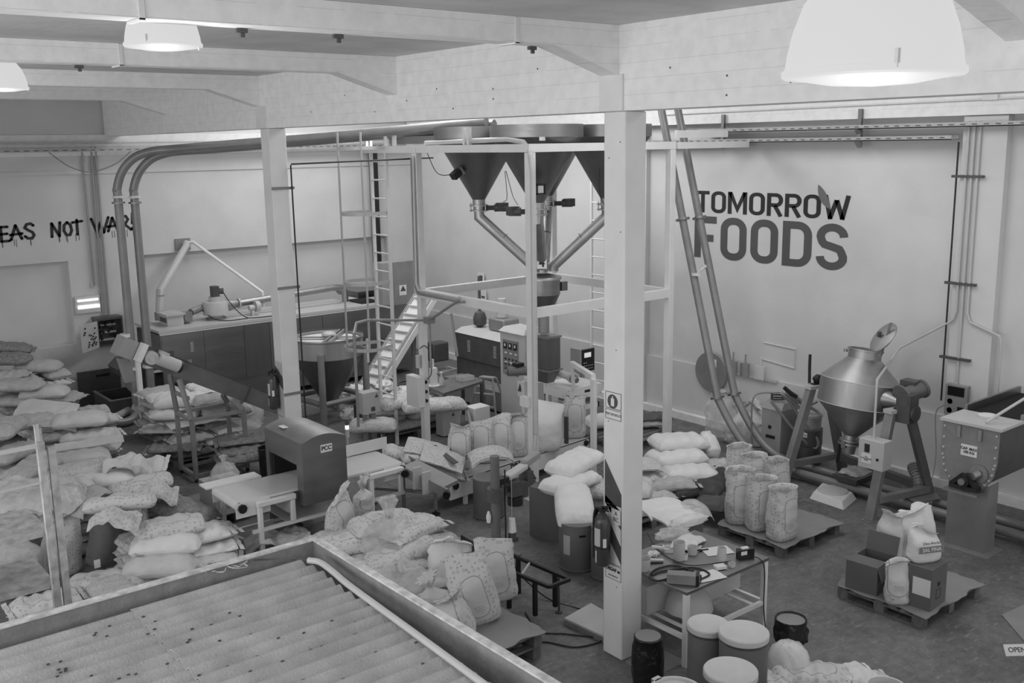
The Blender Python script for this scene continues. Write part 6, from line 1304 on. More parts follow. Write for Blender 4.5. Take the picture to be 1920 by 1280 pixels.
signbox(CF, cy_-.115, cy_+.115, b.z, a.z, t, 'plate', W['white'])
for k in range(3):
    z = b.z+.02+k*.36
    part(t, 'stripe', M().prism([(cy_+.112, z+.30), (cy_+.112, min(a.z-.005, z+.50)), (cy_-.112, min(a.z-.005, z+.18)), (cy_-.112, z-.01 if k else z)], CF-.003, CF-.0021, 'x'), W['dark'])
outline(t, CF-.0035, cy_-.115, cy_+.115, b.z, a.z, .004, W['ink'])
pl = signbox(CF-.0036, cy_-.105, cy_+.02, a.z-.19, a.z-.04, t, 'class_label', W['white'], .0008)
text(t, 'class_text', 'A\nBC', .06, W['ink'], (CF-.005, cy_-.043, a.z-.115), FACE_MX)
t = thing('company_plate', 'small outlined maker plate under the near extinguisher', 'sign', (CF, cy_, b.z-.2))
signbox(CF, cy_-.115, cy_+.10, b.z-.16, b.z-.01, t, 'plate', W['white']); outline(t, CF-.0025, cy_-.115, cy_+.10, b.z-.16, b.z-.01, .004, W['ink']); text(t, 'plate_text', 'DEGAF sa', .045, W['ink'], (CF-.0035, cy_-.005, b.z-.06), FACE_MX, bold=.002); text(t, 'small_text', 'MATAFUEGOS', .02, W['ink'], (CF-.0035, cy_-.005, b.z-.125), FACE_MX)
cz = e2.z; t = thing('extinguisher_board', 'white and dark extinguisher board behind the far extinguisher', 'sign', (CF, GY+7.22, cz-.2)); signbox(CF, GY+7.12, GY+7.36, cz-.28, cz+.72, t, 'plate', W['cream']); outline(t, CF-.0025, GY+7.12, GY+7.36, cz-.28, cz-.12, .005, W['ink'])
part(t, 'dark_stripe', M().prism([(GY+7.36, cz+.45), (GY+7.36, cz+.65), (GY+7.12, cz+.5), (GY+7.12, cz+.3)], CF-.004, CF-.0026, 'x'), W['dark'])
for px_, py_, lab, dk in ((902, 521, 'small white pictogram sign on the right wall above the back rail', .06), (906, 553, 'small white notice with dark band on the right wall, behind the tower', .09)):
    q = onx(px_, py_, XR-.052); t = thing('wall_notice', lab, 'sign', q); part(t, 'plate', M().box(q.x-.004, q.y-.12, q.z-.13, q.x, q.y+.12, q.z+.13), W['white']); part(t, 'dark_mark', M().box(q.x-.007, q.y-.06, q.z-.07, q.x-.0045, q.y+.06, q.z+(.06 if dk < .07 else -.02)), W['dark'])

# ================================================================== WORK TABLE
TX0, TX1, TY0, TY1, TZ = 6.86, 8.12, 5.95, 6.95, .79
t = thing('work_table', 'steel topped work table with white legs right of the near column', 'table', ((TX0+TX1)/2, (TY0+TY1)/2, 0))
part(t, 'table_top', M().box(TX0, TY0, TZ-.035, TX1, TY1, TZ), W['steelh'], bev=.003)
for x_, y_ in ((TX0+.03, TY0+.03), (TX1-.03, TY0+.03), (TX0+.03, TY1-.03), (TX1-.03, TY1-.03)): part(t, 'leg', M().box(x_-.025, y_-.025, 0, x_+.025, y_+.025, TZ-.036), W['white'])
part(t, 'shelf_rail', M().box(TX0+.06, TY0+.01, .28, TX1-.06, TY0+.05, .32).box(TX0+.06, TY1-.05, .28, TX1-.06, TY1-.01, .32).box(TX0+.01, TY0+.06, .28, TX0+.05, TY1-.06, .32).box(TX1-.05, TY0+.06, .28, TX1-.01, TY1-.06, .32), W['white'])
for x_ in (TX0+.15, TX0+.30, TX1-.2): part(t, 'shelf_slat', M().box(x_, TY0+.05, .30, x_+.05, TY1-.05, .31), W['white'])
def onT(px, py): p = at(px, py, TZ); p.z = TZ+.001; return p
def tubs(p, r0, r1, h, m, name, label, cat, th=.004): return solo(name, M().lathe([(.001, 0), (r0, 0), (r1, h), (r1-th, h), (r0-th, .005), (.001, .006)], p, 24), W[m], label, cat)
tubs(onT(1353, 1052), .055, .042, .15, 'pl', 'measuring_beaker', 'tall white beaker standing near the black meter on the work table', 'beaker')
tubs(onT(1273, 1048), .060, .062, .19, 'pl', 'measuring_jug', 'large translucent jug on the work table, behind the small cup', 'jug')
tubs(onT(1284, 1049), .028, .032, .06, 'pw', 'small_cup', 'small white cup in front of the large jug', 'cup')
tubs(onT(1372, 1062), .036, .038, .04, 'pl', 'plastic_cup', 'low clear cup beside the paper box on the table', 'cup')
tubs(onT(1298, 1038), .05, .052, .085, 'pl', 'plastic_tub', 'translucent tub right of the large jug', 'tub')
tubs(onT(1207, 1068), .06, .07, .12, 'pl', 'clear_tub', 'clear tub on the table edge against the near column', 'tub')
p_ = onT(1397, 1045); t = thing('weigh_meter', 'small black meter box at the right corner of the work table', 'meter', p_)
part(t, 'body', M().box(-.09, -.035, 0, .09, .035, .10).xf(Matrix.Translation(p_) @ Matrix.Rotation(R(-20), 4, 'Z')), W['gloss'], bev=.004); part(t, 'label', M().box(-.07, -.038, .045, .0, -.0355, .085).xf(Matrix.Translation(p_) @ Matrix.Rotation(R(-20), 4, 'Z')), W['white']); part(t, 'top_label', M().box(-.05, -.02, .1005, .03, .02, .115).xf(Matrix.Translation(p_) @ Matrix.Rotation(R(-20), 4, 'Z')), W['white'])
pipe('electric_cable', smooth_path([p_+V((.03, -.045, .02)), V((p_.x+.06, TY0+.02, TZ+.012)), V((p_.x+.08, TY0-.03, TZ-.1)), V((p_.x+.06, TY0-.05, .3)), V((p_.x+.1, TY0-.06, .01))]), .006, 'blk', 'black cord running off the right corner of the work table', 'cable')
p_ = onT(1278, 1092); rz = Matrix.Translation(p_) @ Matrix.Rotation(R(-52), 4, 'Z')
t = thing('soldering_station', 'dark boxy power unit at the near corner of the work table', 'power unit', p_)
part(t, 'body', M().box(-.14, -.055, 0, .14, .055, .10).xf(rz.copy()), W['midsteel'], bev=.006); part(t, 'end_cap', M().box(.141, -.058, 0, .17, .058, .105).xf(rz.copy()), W['blk']); part(t, 'rating_label', M().box(.1705, -.02, .02, .172, .03, .08).xf(rz.copy()), W['white'])
for k, (pts, lab) in enumerate((([(1300, 1072), (1262, 1062), (1228, 1070), (1218, 1085), (1240, 1090), (1300, 1070)], 'black cable loop lying behind the power unit'), ([(1310, 1090), (1330, 1078), (1300, 1066), (1245, 1072), (1222, 1080)], 'second black cable curling over the table by the power unit'), ([(1213, 1000), (1230, 1028), (1262, 1052), (1300, 1062), (1370, 1054)], 'thin black cable running across the work table'))):
    pipe('cable', [p+V((0, 0, .012)) for p in smooth_path([onT(*q) for q in pts])], .006 if k == 2 else .010, 'blk', lab, 'cable')
p_ = onT(1312, 1089); solo('small_canister', M().cyl(p_, p_+V((0, 0, .06)), .018), W['blk'], 'small black canister beside the power unit', 'canister')
p_ = onT(1300, 1088); solo('heat_gun_nozzle', M().cyl(p_+V((-.07, .05, .02)), p_+V((.03, -.03, .02)), .015), W['steel'], 'silver tool tip lying by the power unit', 'tool')
p_ = onT(1228, 1055); solo('metal_nozzle', M().cyl(p_+V((-.06, .05, .025)), p_+V((.07, -.05, .02)), .028, .018), W['steel'], 'silver metal nozzle lying on the table near the column', 'tool')
p_ = onT(1312, 1034); solo('pliers', M().bar(p_+V((-.06, .03, .01)), p_+V((.03, .0, .01)), .03, .015).bar(p_+V((.03, .0, .01)), p_+V((.1, -.03, .01)), .012, .01), W['blk'], 'black handled pliers among the papers on the table', 'tool')
for k, (px_, py_, rz_, a, b, lab) in enumerate(((1345, 1033, -25, .30, .21, 'sheet of paper under the tall beaker'), (1328, 1080, -15, .30, .22, 'sheet of printed paper at the front edge of the work table'), (1300, 1028, 30, .2, .15, 'paper note behind the pliers'))):
    p_ = onT(px_, py_); p_.z += .001+.0015*k; place('paper_sheet', mesh_of('p', sheet(a, b, k, .003, 0, .0008), W['white']), p_, (0, 0, rz_), lab, 'paper')
p_ = onT(1350, 1066); place('small_paper_box', mesh_of('p', M().box(-.055, -.04, 0, .055, .04, .03), W['pw']), p_+V((0, 0, .007)), (0, 0, -20), 'small white paper box on the printed sheet', 'box')
p_ = onT(1258, 1032); t = thing('white_scoop', 'white flat scoop with handle on the work table', 'scoop', p_, -38)
part(t, 'pan', M().prism([(-.08, -.06), (.12, -.08), (.12, .08), (-.08, .06)], 0, .008, 'z').box(-.08, -.06, .008, .12, -.052, .04).box(-.08, .052, .008, .12, .06, .04).box(-.08, -.06, .008, -.072, .06, .045), W['pw'], world=False); part(t, 'handle', M().bar((-.08, 0, .03), (-.2, 0, .05), .03, .02), W['pw'], world=False)
place('plastic_bag', mesh_of('p', blob(.20, .12, .07, 4, .35), W['film'], 60), onT(1262, 1005), (0, 0, -10), 'clear plastic bag slumped at the back of the work table', 'bag')
place('white_bag', mesh_of('p', sheet(.42, .26, 8, .035, .04), W['whitebag'], 60), onT(1290, 1022), (0, 0, 20), 'flat white plastic bag behind the large jug', 'bag')
place('tissue', mesh_of('p', blob(.06, .05, .03, 9, .6), W['white'], 60), onT(1225, 1040), (0, 0, 0), 'crumpled tissue on the table near the column', 'tissue')
# under the table
place('clear_bin', mesh_of('p', M().box(-.30, -.22, 0, .30, .22, .32), W['pl']), (7.85, 6.55, .321), (0, 0, 0), 'translucent storage bin on the shelf under the work table, right end', 'bin')
t = None
solo('bin_label', M().box(7.84, 6.324, .52, 7.94, 6.328, .56), W['blk'], 'dark label stuck on the front of the translucent bin', 'label')
solo('plastic_dome', M().lathe([(.24, 0), (.25, .01), (.22, .14), (.14, .24), (.04, .28), (.002, .285)], (7.35, 6.35, .322), 30), W['pl'], 'translucent dome shaped cover on the shelf under the work table', 'cover')
place('clear_bin', mesh_of('p', M().box(-.2, -.2, 0, .2, .2, .30), W['pl']), (7.12, 6.72, .321), (0, 0, 0), 'translucent bin under the table beside the near column', 'bin')

# ================================================================== DRUMS AND BINS, FRONT RIGHT
def fibre_drum(px, py, z, r, label, lidm='drumlid', bodym='drum', group='fibre drums by the work table'):
    c = at(px, py, z); t = thing('fibre_drum', label, 'drum', (c.x, c.y, 0), 0, group)
    part(t, 'body', M().lathe([(r-.012, 0), (r-.004, .02), (r-.004, z-.09), (r-.010, z-.085), (r-.010, z-.05)], (0, 0, 0), 40), W[bodym], world=False)
    part(t, 'lid', M().lathe([(r-.001, z-.06), (r+.004, z-.055), (r+.004, z-.012), (r-.004, z-.002), (r-.02, z-.006), (.001, z-.004)], (0, 0, 0), 44), W[lidm], world=False)
    part(t, 'clamp_band', M().lathe([(r+.004, z-.075), (r+.009, z-.07), (r+.009, z-.062), (r+.004, z-.06)], (0, 0, 0), 44, caps=False), W['dark'], world=False)
    return t
fibre_drum(1328, 1167, .74, .185, 'fibre drum under the corner of the work table, behind the other drums')
fibre_drum(1395, 1182, .80, .215, 'tallest looking fibre drum, right one of the pale topped group')
fibre_drum(1370, 1254, .82, .215, 'fibre drum in front of the pale topped group, cut by the bottom edge')
c = at(1268, 1290, .80)
t = thing('open_drum', 'drum with bolted ring at the bottom edge, left of the pale topped drums', 'drum', (c.x, c.y, 0))
part(t, 'body', M().lathe([(.20, 0), (.2, .74)], (0, 0, 0), 40), W['drum'], world=False); part(t, 'lid', M().lathe([(.205, .741), (.205, .79), (.185, .79), (.18, .77), (.001, .772)], (0, 0, 0), 44), W['drumlid'], world=False)
part(t, 'ring', M().lathe([(.205, .76), (.215, .765), (.215, .785), (.205, .79)], (0, 0, 0), 44, caps=False).box(-.03, .19, .765, .05, .24, .79), W['steel'], world=False)
c = at(1215, 1190, .50)
t = thing('lined_bin', 'black bin liner stretched over a round bin at the foot of the near column', 'bin', (c.x, c.y, 0))
m = M(); rings = []
for i, (r_, z_) in enumerate(((.11, 0), (.135, .02), (.15, .12), (.155, .26), (.145, .40), (.128, .47), (.135, .475), (.13, .49))): rings.append([V((r_*math.cos(a*PI/24)*(1+.05*noise.noise(V((a*.7, z_*9, 1)))), r_*math.sin(a*PI/24)*(1+.05*noise.noise(V((a*.7, z_*9, 5)))), z_)) for a in range(48)])
part(t, 'liner', m.loft(rings), W['binbag'], world=False, ang=80); part(t, 'lid', M().lathe([(.12, .491), (.12, .497), (.001, .498)], (0, 0, 0), 30), W['tubeg'], world=False)
solo('floor_tile_patch', M().loft([[at(1172, 1240, .0015), at(1215, 1272, .0015), at(1290, 1240, .0015), at(1215, 1205, .0015)], [at(1172, 1240, .003), at(1215, 1272, .003), at(1290, 1240, .003), at(1215, 1205, .003)]]), W['cardl'], 'flat grey sheet on the floor under the black lined bin', 'sheet')
c = at(1483, 1158, .55)
t = thing('lined_bin', 'open black lined bin on thin legs right of the work table', 'bin', (c.x, c.y, 0))
m = M(); rings = []
for i, (r_, z_) in enumerate(((.10, .0), (.115, .30), (.12, .32), (.155, .34), (.16, .42), (.142, .47), (.15, .53), (.145, .55), (.13, .53))): rings.append([V((r_*math.cos(a*PI/24)*(1+(.16 if .33 < z_ < .5 else .03)*noise.noise(V((a*.45, z_*6, 2)))+(.28*math.exp(-((a-44)/2.5)**2) if .33 < z_ < .45 else 0)), r_*math.sin(a*PI/24)*(1+(.16 if .33 < z_ < .5 else .03)*noise.noise(V((a*.45, z_*6, 2)))), z_)) for a in range(48)])
part(t, 'liner', m.loft(rings), W['binbag'], world=False, ang=80); part(t, 'contents', M().lathe([(.13, .532), (.001, .536)], (0, 0, 0), 30), W['tubeg'], world=False); part(t, 'white_band', M().lathe([(.121, .305), (.124, .31), (.124, .325), (.121, .33)], (0, 0, 0), 36, caps=False), W['white'], world=False)
# drums and box left of the near column
a = at(1048, 1018, 0)
t = thing('cardboard_box', 'tall dark cardboard carton left of the drums by the near column', 'box', (a.x+.1, a.y+.25, 0))
part(t, 'carton', M().prism([(a.x, a.y), (a.x+.30, a.y+.18), (a.x+.08, a.y+.56), (a.x-.10, a.y+.46)], 0, .66, 'z'), W['card'])
def plain_drum(px, py, h, r, label, m='drum'):
    c = at(px, py, h); t = thing('fibre_drum', label, 'drum', (c.x, c.y, 0), 0, 'fibre drums by the near column')
    part(t, 'body', M().lathe([(r, 0), (r+.006, .01), (r+.006, .03), (r, .035), (r, h-.11), (r-.004, h-.10), (r-.004, h)], (0, 0, 0), 40), W[m], world=False)
    part(t, 'hand_slot', M().loft([[V(((r+.001)*math.cos(R(a)), (r+.001)*math.sin(R(a)), z_)) for a in range(232, 253, 4)]+[V(((r+.003)*math.cos(R(a)), (r+.003)*math.sin(R(a)), z_)) for a in range(252, 231, -4)] for z_ in (h-.13, h-.105)]), W['void'], world=False)
    part(t, 'paper_label', M().loft([[V(((r+.001)*math.cos(R(a)), (r+.001)*math.sin(R(a)), z_)) for a in range(180, 205, 4)]+[V(((r+.003)*math.cos(R(a)), (r+.003)*math.sin(R(a)), z_)) for a in range(204, 179, -4)] for z_ in (h-.36, h-.12)]), W['cream'], world=False)
    return t
plain_drum(1083, 975, .58, .225, 'dark fibre drum with paper label, under the slumped white sack')
plain_drum(1140, 985, .62, .20, 'dark fibre drum behind the near extinguisher')
c = at(915, 888, .60)
t = thing('fibre_drum', 'dark drum behind the sewing pole, holding flat empty sacks', 'drum', (c.x, c.y, 0))
part(t, 'body', M().lathe([(.21, 0), (.215, .01), (.215, .035), (.21, .04), (.21, .56)], (0, 0, 0), 36), W['drum'], world=False)
c = at(1286, 960, .55)
t = thing('fibre_drum', 'dark round drum right of the near column under white sheets', 'drum', (c.x, c.y, 0)); part(t, 'body', M().lathe([(.21, 0), (.21, .50)], (0, 0, 0), 36), W['drum'], world=False); part(t, 'lid', M().lathe([(.22, .501), (.22, .55), (.2, .56), (.001, .56)], (0, 0, 0), 36), W['tubeg'], world=False)
solo('grey_switch_case', M().box(7.55, 7.62, .55, 7.75, 7.80, 1.02).box(7.58, 7.65, 0, 7.62, 7.69, .55), W['tubeg'], 'grey upright electrical case just right of the near column', 'electrical box', bev=.006)
# bucket trio near the conveyor stand
c = at(505, 845, .5)
t = thing('waste_bin', 'black round bin under the far column, left of the metal detector', 'bin', (c.x, c.y, 0)); part(t, 'liner', M().lathe([(.15, 0), (.17, .55), (.175, .56), (.16, .56), (.155, .5), (.001, .45)], (0, 0, 0), 30), W['binbag'], world=False)
c = at(497, 850, .35); t = thing('white_bucket', 'white bucket beside the black bin behind the metal detector', 'bucket', (c.x, c.y, 0)); part(t, 'bucket', M().lathe([(.11, 0), (.14, .36), (.15, .37), (.14, .38), (.13, .36), (.001, .3)], (.1, -.2, 0), 28), W['pw'], world=False)
# ================================================================== PALLETS
PAL = make_pallet(); PAL['label'] = 'worn wooden pallet with a cardboard sheet under the open printed sacks'; PAL.location = (10.35, 7.45, 0); PAL['group'] = 'wooden pallets on the floor'
part(PAL, 'cover_sheet', sheet(1.26, 1.08, 3, .004, 0, .006, edge=.12).xf(Matrix.Translation((0, 0, .141))), W['cardl'], label='worn cardboard cover sheet', world=False)
def pallet(x, y, rz, label, sheet_=False):
    c = dup(PAL, (x, y, 0), rz, label)
    if not sheet_: bpy.data.objects.remove([o for o in c.children if o.name.startswith('cover_sheet')][0])
    return c
pallet(9.92, 5.40, 0, 'pallet with cardboard sheet under the two cartons and the small salt sack', True)
pallet(5.34, 7.52, 1, 'lower one of the two stacked pallets at the front end of the printed sack heap'); pallet(5.34, 7.50, 0, 'upper stacked pallet with cardboard sheet at the front end of the heap', True).location.z = .146
pallet(5.22, 8.78, 0, 'middle pallet buried under the heap of printed sacks'); pallet(5.10, 9.90, 0, 'rear pallet buried under the heap of printed sacks')
pallet(6.30, 17.35, 4, 'pallet under the white woven sacks behind the conveyor stand'); pallet(6.02, 15.75, -3, 'pallet under the flat grey sacks behind the conveyor stand')
pallet(4.45, 12.9, 0, 'pallet holding a cardboard tray left of the white belt') if False else None
pt = at(402, 925, .1); pallet(5.15, 13.05, 8, 'pallet with a light carton left of the white belt', True)
pallet(9.30, 9.15, 0, 'pallet under the brown and white sacks right of the near column'); pallet(10.15, 9.55, 14, 'pallet under the tall white sack stack right of the near column')
pallet(11.9, 11.7, 5, 'pallet at the wall behind the near column, with a few bags'); pallet(4.1, 16.3, 0, 'pallet under the second stack of woven sacks'); pallet(4.3, 19.5, 0, 'pallet under the stack of woven sacks at the back wall')
pallet(9.35, 14.75, 0, 'pallet under the printed sacks behind the caged ladder')
pallet(8.15, 2.75, 0, 'pallet under the film wrapped load at the bottom right corner')

# ================================================================== STACKED SACKS
ORD = ['bottom', 'second', 'third', 'fourth', 'fifth', 'sixth', 'seventh', 'eighth', 'ninth']
def stack(x, y, n, mats, where, dz=.125, z0=.145, cells=None, jit=.04, group=None, ks=(0, 1, 3, 5), top=ORD):
    """layers of lying sacks; cells = {layer parity: [(dx, dy, yaw, side words)]}"""
    cells = cells or {0: [(-.28, -.26, 0, 'near left'), (-.28, .26, 0, 'far left'), (.40, .0, 90, 'right')], 1: [(.28, -.26, 0, 'near right'), (.28, .26, 0, 'far right'), (-.40, .0, 90, 'left')]}
    for i in range(n):
        for j, (dx, dy, yw, side) in enumerate(cells[i % 2]):
            k = ks[(i*3+j) % len(ks)]; q = LIE[k]; r_ = random.uniform
            place('sack', shape_mesh(('lie', k), lambda: lying(**q), W[mats[(i+j) % len(mats)]]), (x+dx+r_(-jit, jit), y+dy+r_(-jit, jit), z0+dz*i), (0, 0, yw+r_(-6, 6)), f'{where}, {ORD[i]} layer, {side} sack', 'sack', group)
stack(4.35, 19.5, 7, ['woven', 'wpaper2'], 'woven sack in the back wall stack', group='woven sacks in the back wall stack')
stack(4.15, 16.3, 6, ['woven', 'wpaper2'], 'woven sack in the second left stack', group='woven sacks in the second left stack')
stack(6.30, 17.35, 5, ['wpaper', 'woven'], 'white sack behind the conveyor stand', group='white sacks behind the conveyor stand', dz=.13)
stack(6.02, 15.75, 3, ['greysack', 'wpaper2', 'woven'], 'flat grey sack behind the conveyor stand', dz=.10, group='flat sacks behind the conveyor stand', ks=(5, 7, 3))
stack(3.95, 11.55, 4, ['wpaper2', 'wpaper', 'woven'], 'white sack in the near left heap', group='sacks in the near left heap', z0=.0)
stack(3.75, 13.1, 4, ['woven', 'wpaper2'], 'woven sack in the near left heap, rear part', group='sacks in the near left heap', z0=.0)
stack(3.5, 14.6, 5, ['woven', 'wpaper2'], 'woven sack between the heap and the second left stack', group='woven sacks between heap and second stack', z0=.0)
stack(2.6, 10.6, 3, ['woven', 'plie'], 'sack behind the chipped shelf rack', group='sacks behind the shelf rack', z0=.0)
stack(9.35, 14.75, 3, ['plie', 'pfine'], 'printed sack behind the caged ladder', dz=.15, group='printed sacks behind the caged ladder', ks=(0, 2, 4, 6))
stack(5.22, 8.78, 2, ['plie', 'wpaper2'], 'printed sack low in the front heap, middle', group='low sacks in the front heap', dz=.14, ks=(2, 4, 6))
stack(5.10, 9.90, 2, ['plie', 'pfine'], 'printed sack low in the front heap, rear', group='low sacks in the front heap', dz=.14, ks=(2, 4, 6))
stack(9.30, 9.15, 2, ['pfine', 'brown', 'wpaper2'], 'sack low in the pile right of the near column', group='low sacks right of the near column', dz=.12)
stack(10.15, 9.55, 1, ['pfine', 'darksack', 'brown'], 'dark printed sack low under the tall white sacks', group='low sacks under the white sacks', dz=.12)

# --- back wall stack and second stack, loose sacks on top
S = sack
for a in ((18, 652, 1.36, -20, 1, 'greysack', 'dark grey bag topmost on the back wall stack at the left edge', (0, 8)), (14, 676, 1.20, -38, 4, 'greysack', 'shiny grey bag under the topmost one of the back wall stack'),
          (72, 690, 1.02, -35, 4, 'woven', 'plump woven sack on the right end of the back wall stack'), (10, 704, 1.0, -30, 3, 'woven', 'crumpled woven sack at the left edge over the back wall stack'),
          (34, 724, .90, -42, 6, 'woven', 'long woven sack bulging from the left of the back wall stack'), (84, 738, .72, -30, 4, 'wpaper2', 'smooth pale sack low at the front of the back wall stack'), (28, 752, .62, -38, 2, 'woven', 'woven sack below the long one at the front of the back wall stack'), (112, 744, .60, -48, 1, 'woven', 'woven sack at the lower right of the back wall stack'),
          (150, 790, .84, -20, 4, 'wpaper2', 'pale plump sack on the right top of the second left stack'), (50, 792, .90, 20, 2, 'woven', 'woven sack on the left top of the second left stack'), (165, 818, .62, -25, 0, 'wpaper2', 'pale sack with black mark on the right of the second left stack'), (172, 838, .45, -28, 6, 'wpaper2', 'long pale sack under the marked one, second left stack'),
          (10, 805, .95, 60, 4, 'woven', 'woven sack at the left edge beside the second left stack'), (150, 862, .52, -12, 6, 'wpaper2', 'long pale sack under the lifted flap, second left stack'), (25, 850, .66, 40, 2, 'woven', 'woven sack end at the left, under the flattened sacks'), (70, 868, .52, 60, 0, 'wpaper2', 'pale sack end left of the long pale sack'), (20, 880, .40, 50, 6, 'woven', 'low woven sack end at the left edge above the film')): S(*a)
place('flat_sack', mesh_of('flat', sheet(.85, .75, 2, .03, .05, .012), W['wpaper2'], 60), at(88, 775, 1.0), (8, 10, -25), 'flattened pale empty sacks lying over the second left stack', 'sack')
place('flat_sack', mesh_of('flat', sheet(.80, .60, 6, .02, .03, .012), W['woven'], 60), at(92, 792, .93), (10, 12, -18), 'flat empty sack under the flattened pale one, second left stack', 'sack')
place('cardboard_flap', mesh_of('flat', sheet(.95, .16, 9, .02, .0, .01), W['wpaper2'], 60), at(168, 832, .72), (30, 0, -12), 'pale sack flap lifted along the front of the second left stack', 'flap')
# --- near left heap
for a in ((150, 885, .66, -22, 6, 'pfine', 'open mouthed printed sack lying slantwise at the top of the near left heap', (0, -6)), (195, 905, .60, -15, 4, 'wpaper', 'white sack with small black stamp below the open printed one'), (262, 882, .55, -30, 3, 'wpaper', 'crumpled bright white sack at the upper right of the near left heap', (10, -12)),
          (265, 912, .62, -18, 2, 'plie', 'printed sack under the crumpled white one, near left heap', (0, -8)), (225, 945, .80, -22, 2, 'plie', 'printed sack with plain oval panel in the middle of the near left heap', (-12, 0)), (345, 960, .45, -60, 6, 'greysack', 'coarse grey net sack on the right of the near left heap', (0, 12)),
          (320, 988, .52, -15, 0, 'plie', 'small printed roll shaped sack with black bottom, near left heap'), (312, 1022, .36, -30, 4, 'wpaper', 'white sack with two black marks at the front of the near left heap'), (372, 1000, .40, -10, 5, 'wpaper', 'flat white sack at the right end of the near left heap'), (380, 1022, .28, -12, 7, 'wpaper', 'flat white sack just under the right end one'),
          (300, 1065, .20, -30, 4, 'wpaper2', 'pale sack below the two mark sack, touching the cabin roof line'), (385, 1052, .14, -25, 1, 'wpaper2', 'pale flat sack low at the right, beside the cabin roof'), (275, 1095, .05, -30, 1, 'wpaper2', 'pale sack lowest in the near left heap, behind the roof edge'),
          (145, 950, .55, 20, 6, 'woven', 'long coarse woven sack behind the dark standing sack', (0, -18)), (95, 925, .70, -15, 4, 'woven', 'woven sack left of the coarse long one, behind the rack post'), (200, 1095, .12, -20, 6, 'plie', 'printed sack with grey tape in front of the dark standing sack'), (175, 1112, .05, -35, 5, 'woven', 'crumpled woven sack at the foot of the near left heap'),
          (60, 880, .70, 40, 2, 'woven', 'woven sack with tied ears behind the top of the rack'), (30, 915, .55, 10, 4, 'greysack', 'grey sack at the left edge behind the rack')): S(*a)
for k, (px, py, z_, rz_, lx, ly, mt_, lab) in enumerate(((238, 872, .86, -20, .62, .34, 'wpaper2', 'crumpled empty sack end on the open printed sack'), (285, 925, .80, -25, .60, .42, 'pfine', 'crumpled printed sheet right of the oval panel sack'), (120, 905, .88, 15, .7, .5, 'wpaper2', 'crumpled pale sheet over the left of the near heap'), (215, 975, .82, -30, .55, .35, 'pfine', 'crumpled printed sack mouth hanging over the dark brown sack'), (30, 935, .80, -30, .8, .6, 'wpaper2', 'wide crumpled pale sheet at the left edge behind the rack'))):
    q = at(px, py, z_); place('crumpled_sheet', mesh_of('flat', sheet(lx, ly, 200+k, .10, .08, .006, 34, 28, 5.), W[mt_], 70), (q.x, q.y, z_-.10), (6, 8, rz_), lab, 'sack')
p_ = at(195, 1050, .12); stand(195, 1058, .12, 25, 'd', 'brown', 'dark brown standing sack with white labels in the near left heap', (4, 14), Wd=.42, D=.32, H=.78, seed=3, top='fold')
solo('sack_label', M().box(-.035, -.003, -.05, .035, .0, .05).xf(Matrix.Translation(at(182, 1046, .30)+V((-.05, -.17, 0)))), W['white'], 'white label low on the dark brown standing sack', 'label')
stand(262, 1030, .18, 60, 'p', 'plie', 'printed standing sack leaning right of the dark brown one', (-6, 16), Wd=.34, D=.24, H=.72, seed=5, top='flat')
stand(118, 1075, .0, 10, 'q', 'pfine', 'printed sack with folded top standing behind the rack posts', (0, 4), Wd=.42, D=.30, H=.72, seed=6, top='fold')
stand(40, 1110, .0, 0, 'q2', 'woven', 'woven sack standing under the rack at the left edge', (0, 0), Wd=.5, D=.34, H=.7, seed=8, top='tied')
place('film_wrap', mesh_of('film', sheet(1.1, .9, 12, .09, .12, .004, 30, 24, 3.), W['film'], 70), at(70, 950, .72), (8, 6, -20), 'crumpled clear film over the sacks behind the rack', 'plastic film')
place('film_wrap', mesh_of('film', sheet(.8, .5, 15, .09, .05, .004, 26, 20, 5.), W['film'], 70), at(520, 1020, .10), (0, 0, -20), 'crumpled clear film behind the far corner of the cabin roof', 'plastic film')
# --- behind the conveyor stand
for a in ((338, 752, .83, -20, 6, 'wpaper', 'topmost white sack left of the conveyor stand, turned end'), (410, 750, .85, -18, 2, 'woven', 'woven sack right of the topmost white one, behind the stand'), (425, 768, .66, -18, 2, 'woven', 'lower woven sack under the right top one, behind the stand'), (330, 775, .66, -35, 0, 'wpaper', 'white sack end jutting out left under the topmost one'), (310, 800, .45, -40, 7, 'wpaper2', 'flat white sack jutting out lower left, behind the stand'),
          (325, 835, .30, -30, 7, 'greysack', 'grey flat sack jutting out at the left of the grey pile'), (455, 820, .46, -18, 7, 'greysack', 'grey flat sack at the upper right of the grey pile'), (460, 838, .36, -14, 7, 'greysack', 'grey flat sack second from top at the right of the grey pile'), (455, 855, .26, -16, 5, 'greysack', 'grey flat sack third from top at the right of the grey pile')): S(*a)
place('cardboard_sheet', mesh_of('flat', sheet(1.15, .8, 5, .02, .03, .008), W['cream'], 60), (6.05, 15.8, .60), (0, 0, -6), 'pale cardboard sheet lying on the grey sack pile behind the stand', 'cardboard')
place('film_bundle', mesh_of('film', blob(.38, .32, .42, 12, .3), W['film'], 70), at(455, 800, .30), (0, 0, 20), 'film wrapped bundle between the stand and the far column', 'bundle')
a = at(405, 915, .0); solo('light_carton', M().box(5.0, 12.75, .15, 5.5, 13.3, .46), W['cream'], 'light carton on the pallet left of the white belt', 'box')
place('knotted_bag', mesh_of('bag', blob(.20, .20, .20, 6, .12, .10), W['film'], 70), (5.27, 13.02, .461), (0, 0, 0), 'knotted clear bag of pellets on the light carton', 'bag')
solo('floor_paper', M().box(5.28, 16.35, 0, 5.5, 16.5, .02), W['white'], 'scrap of white paper on the floor left of the grey sack pile', 'paper')
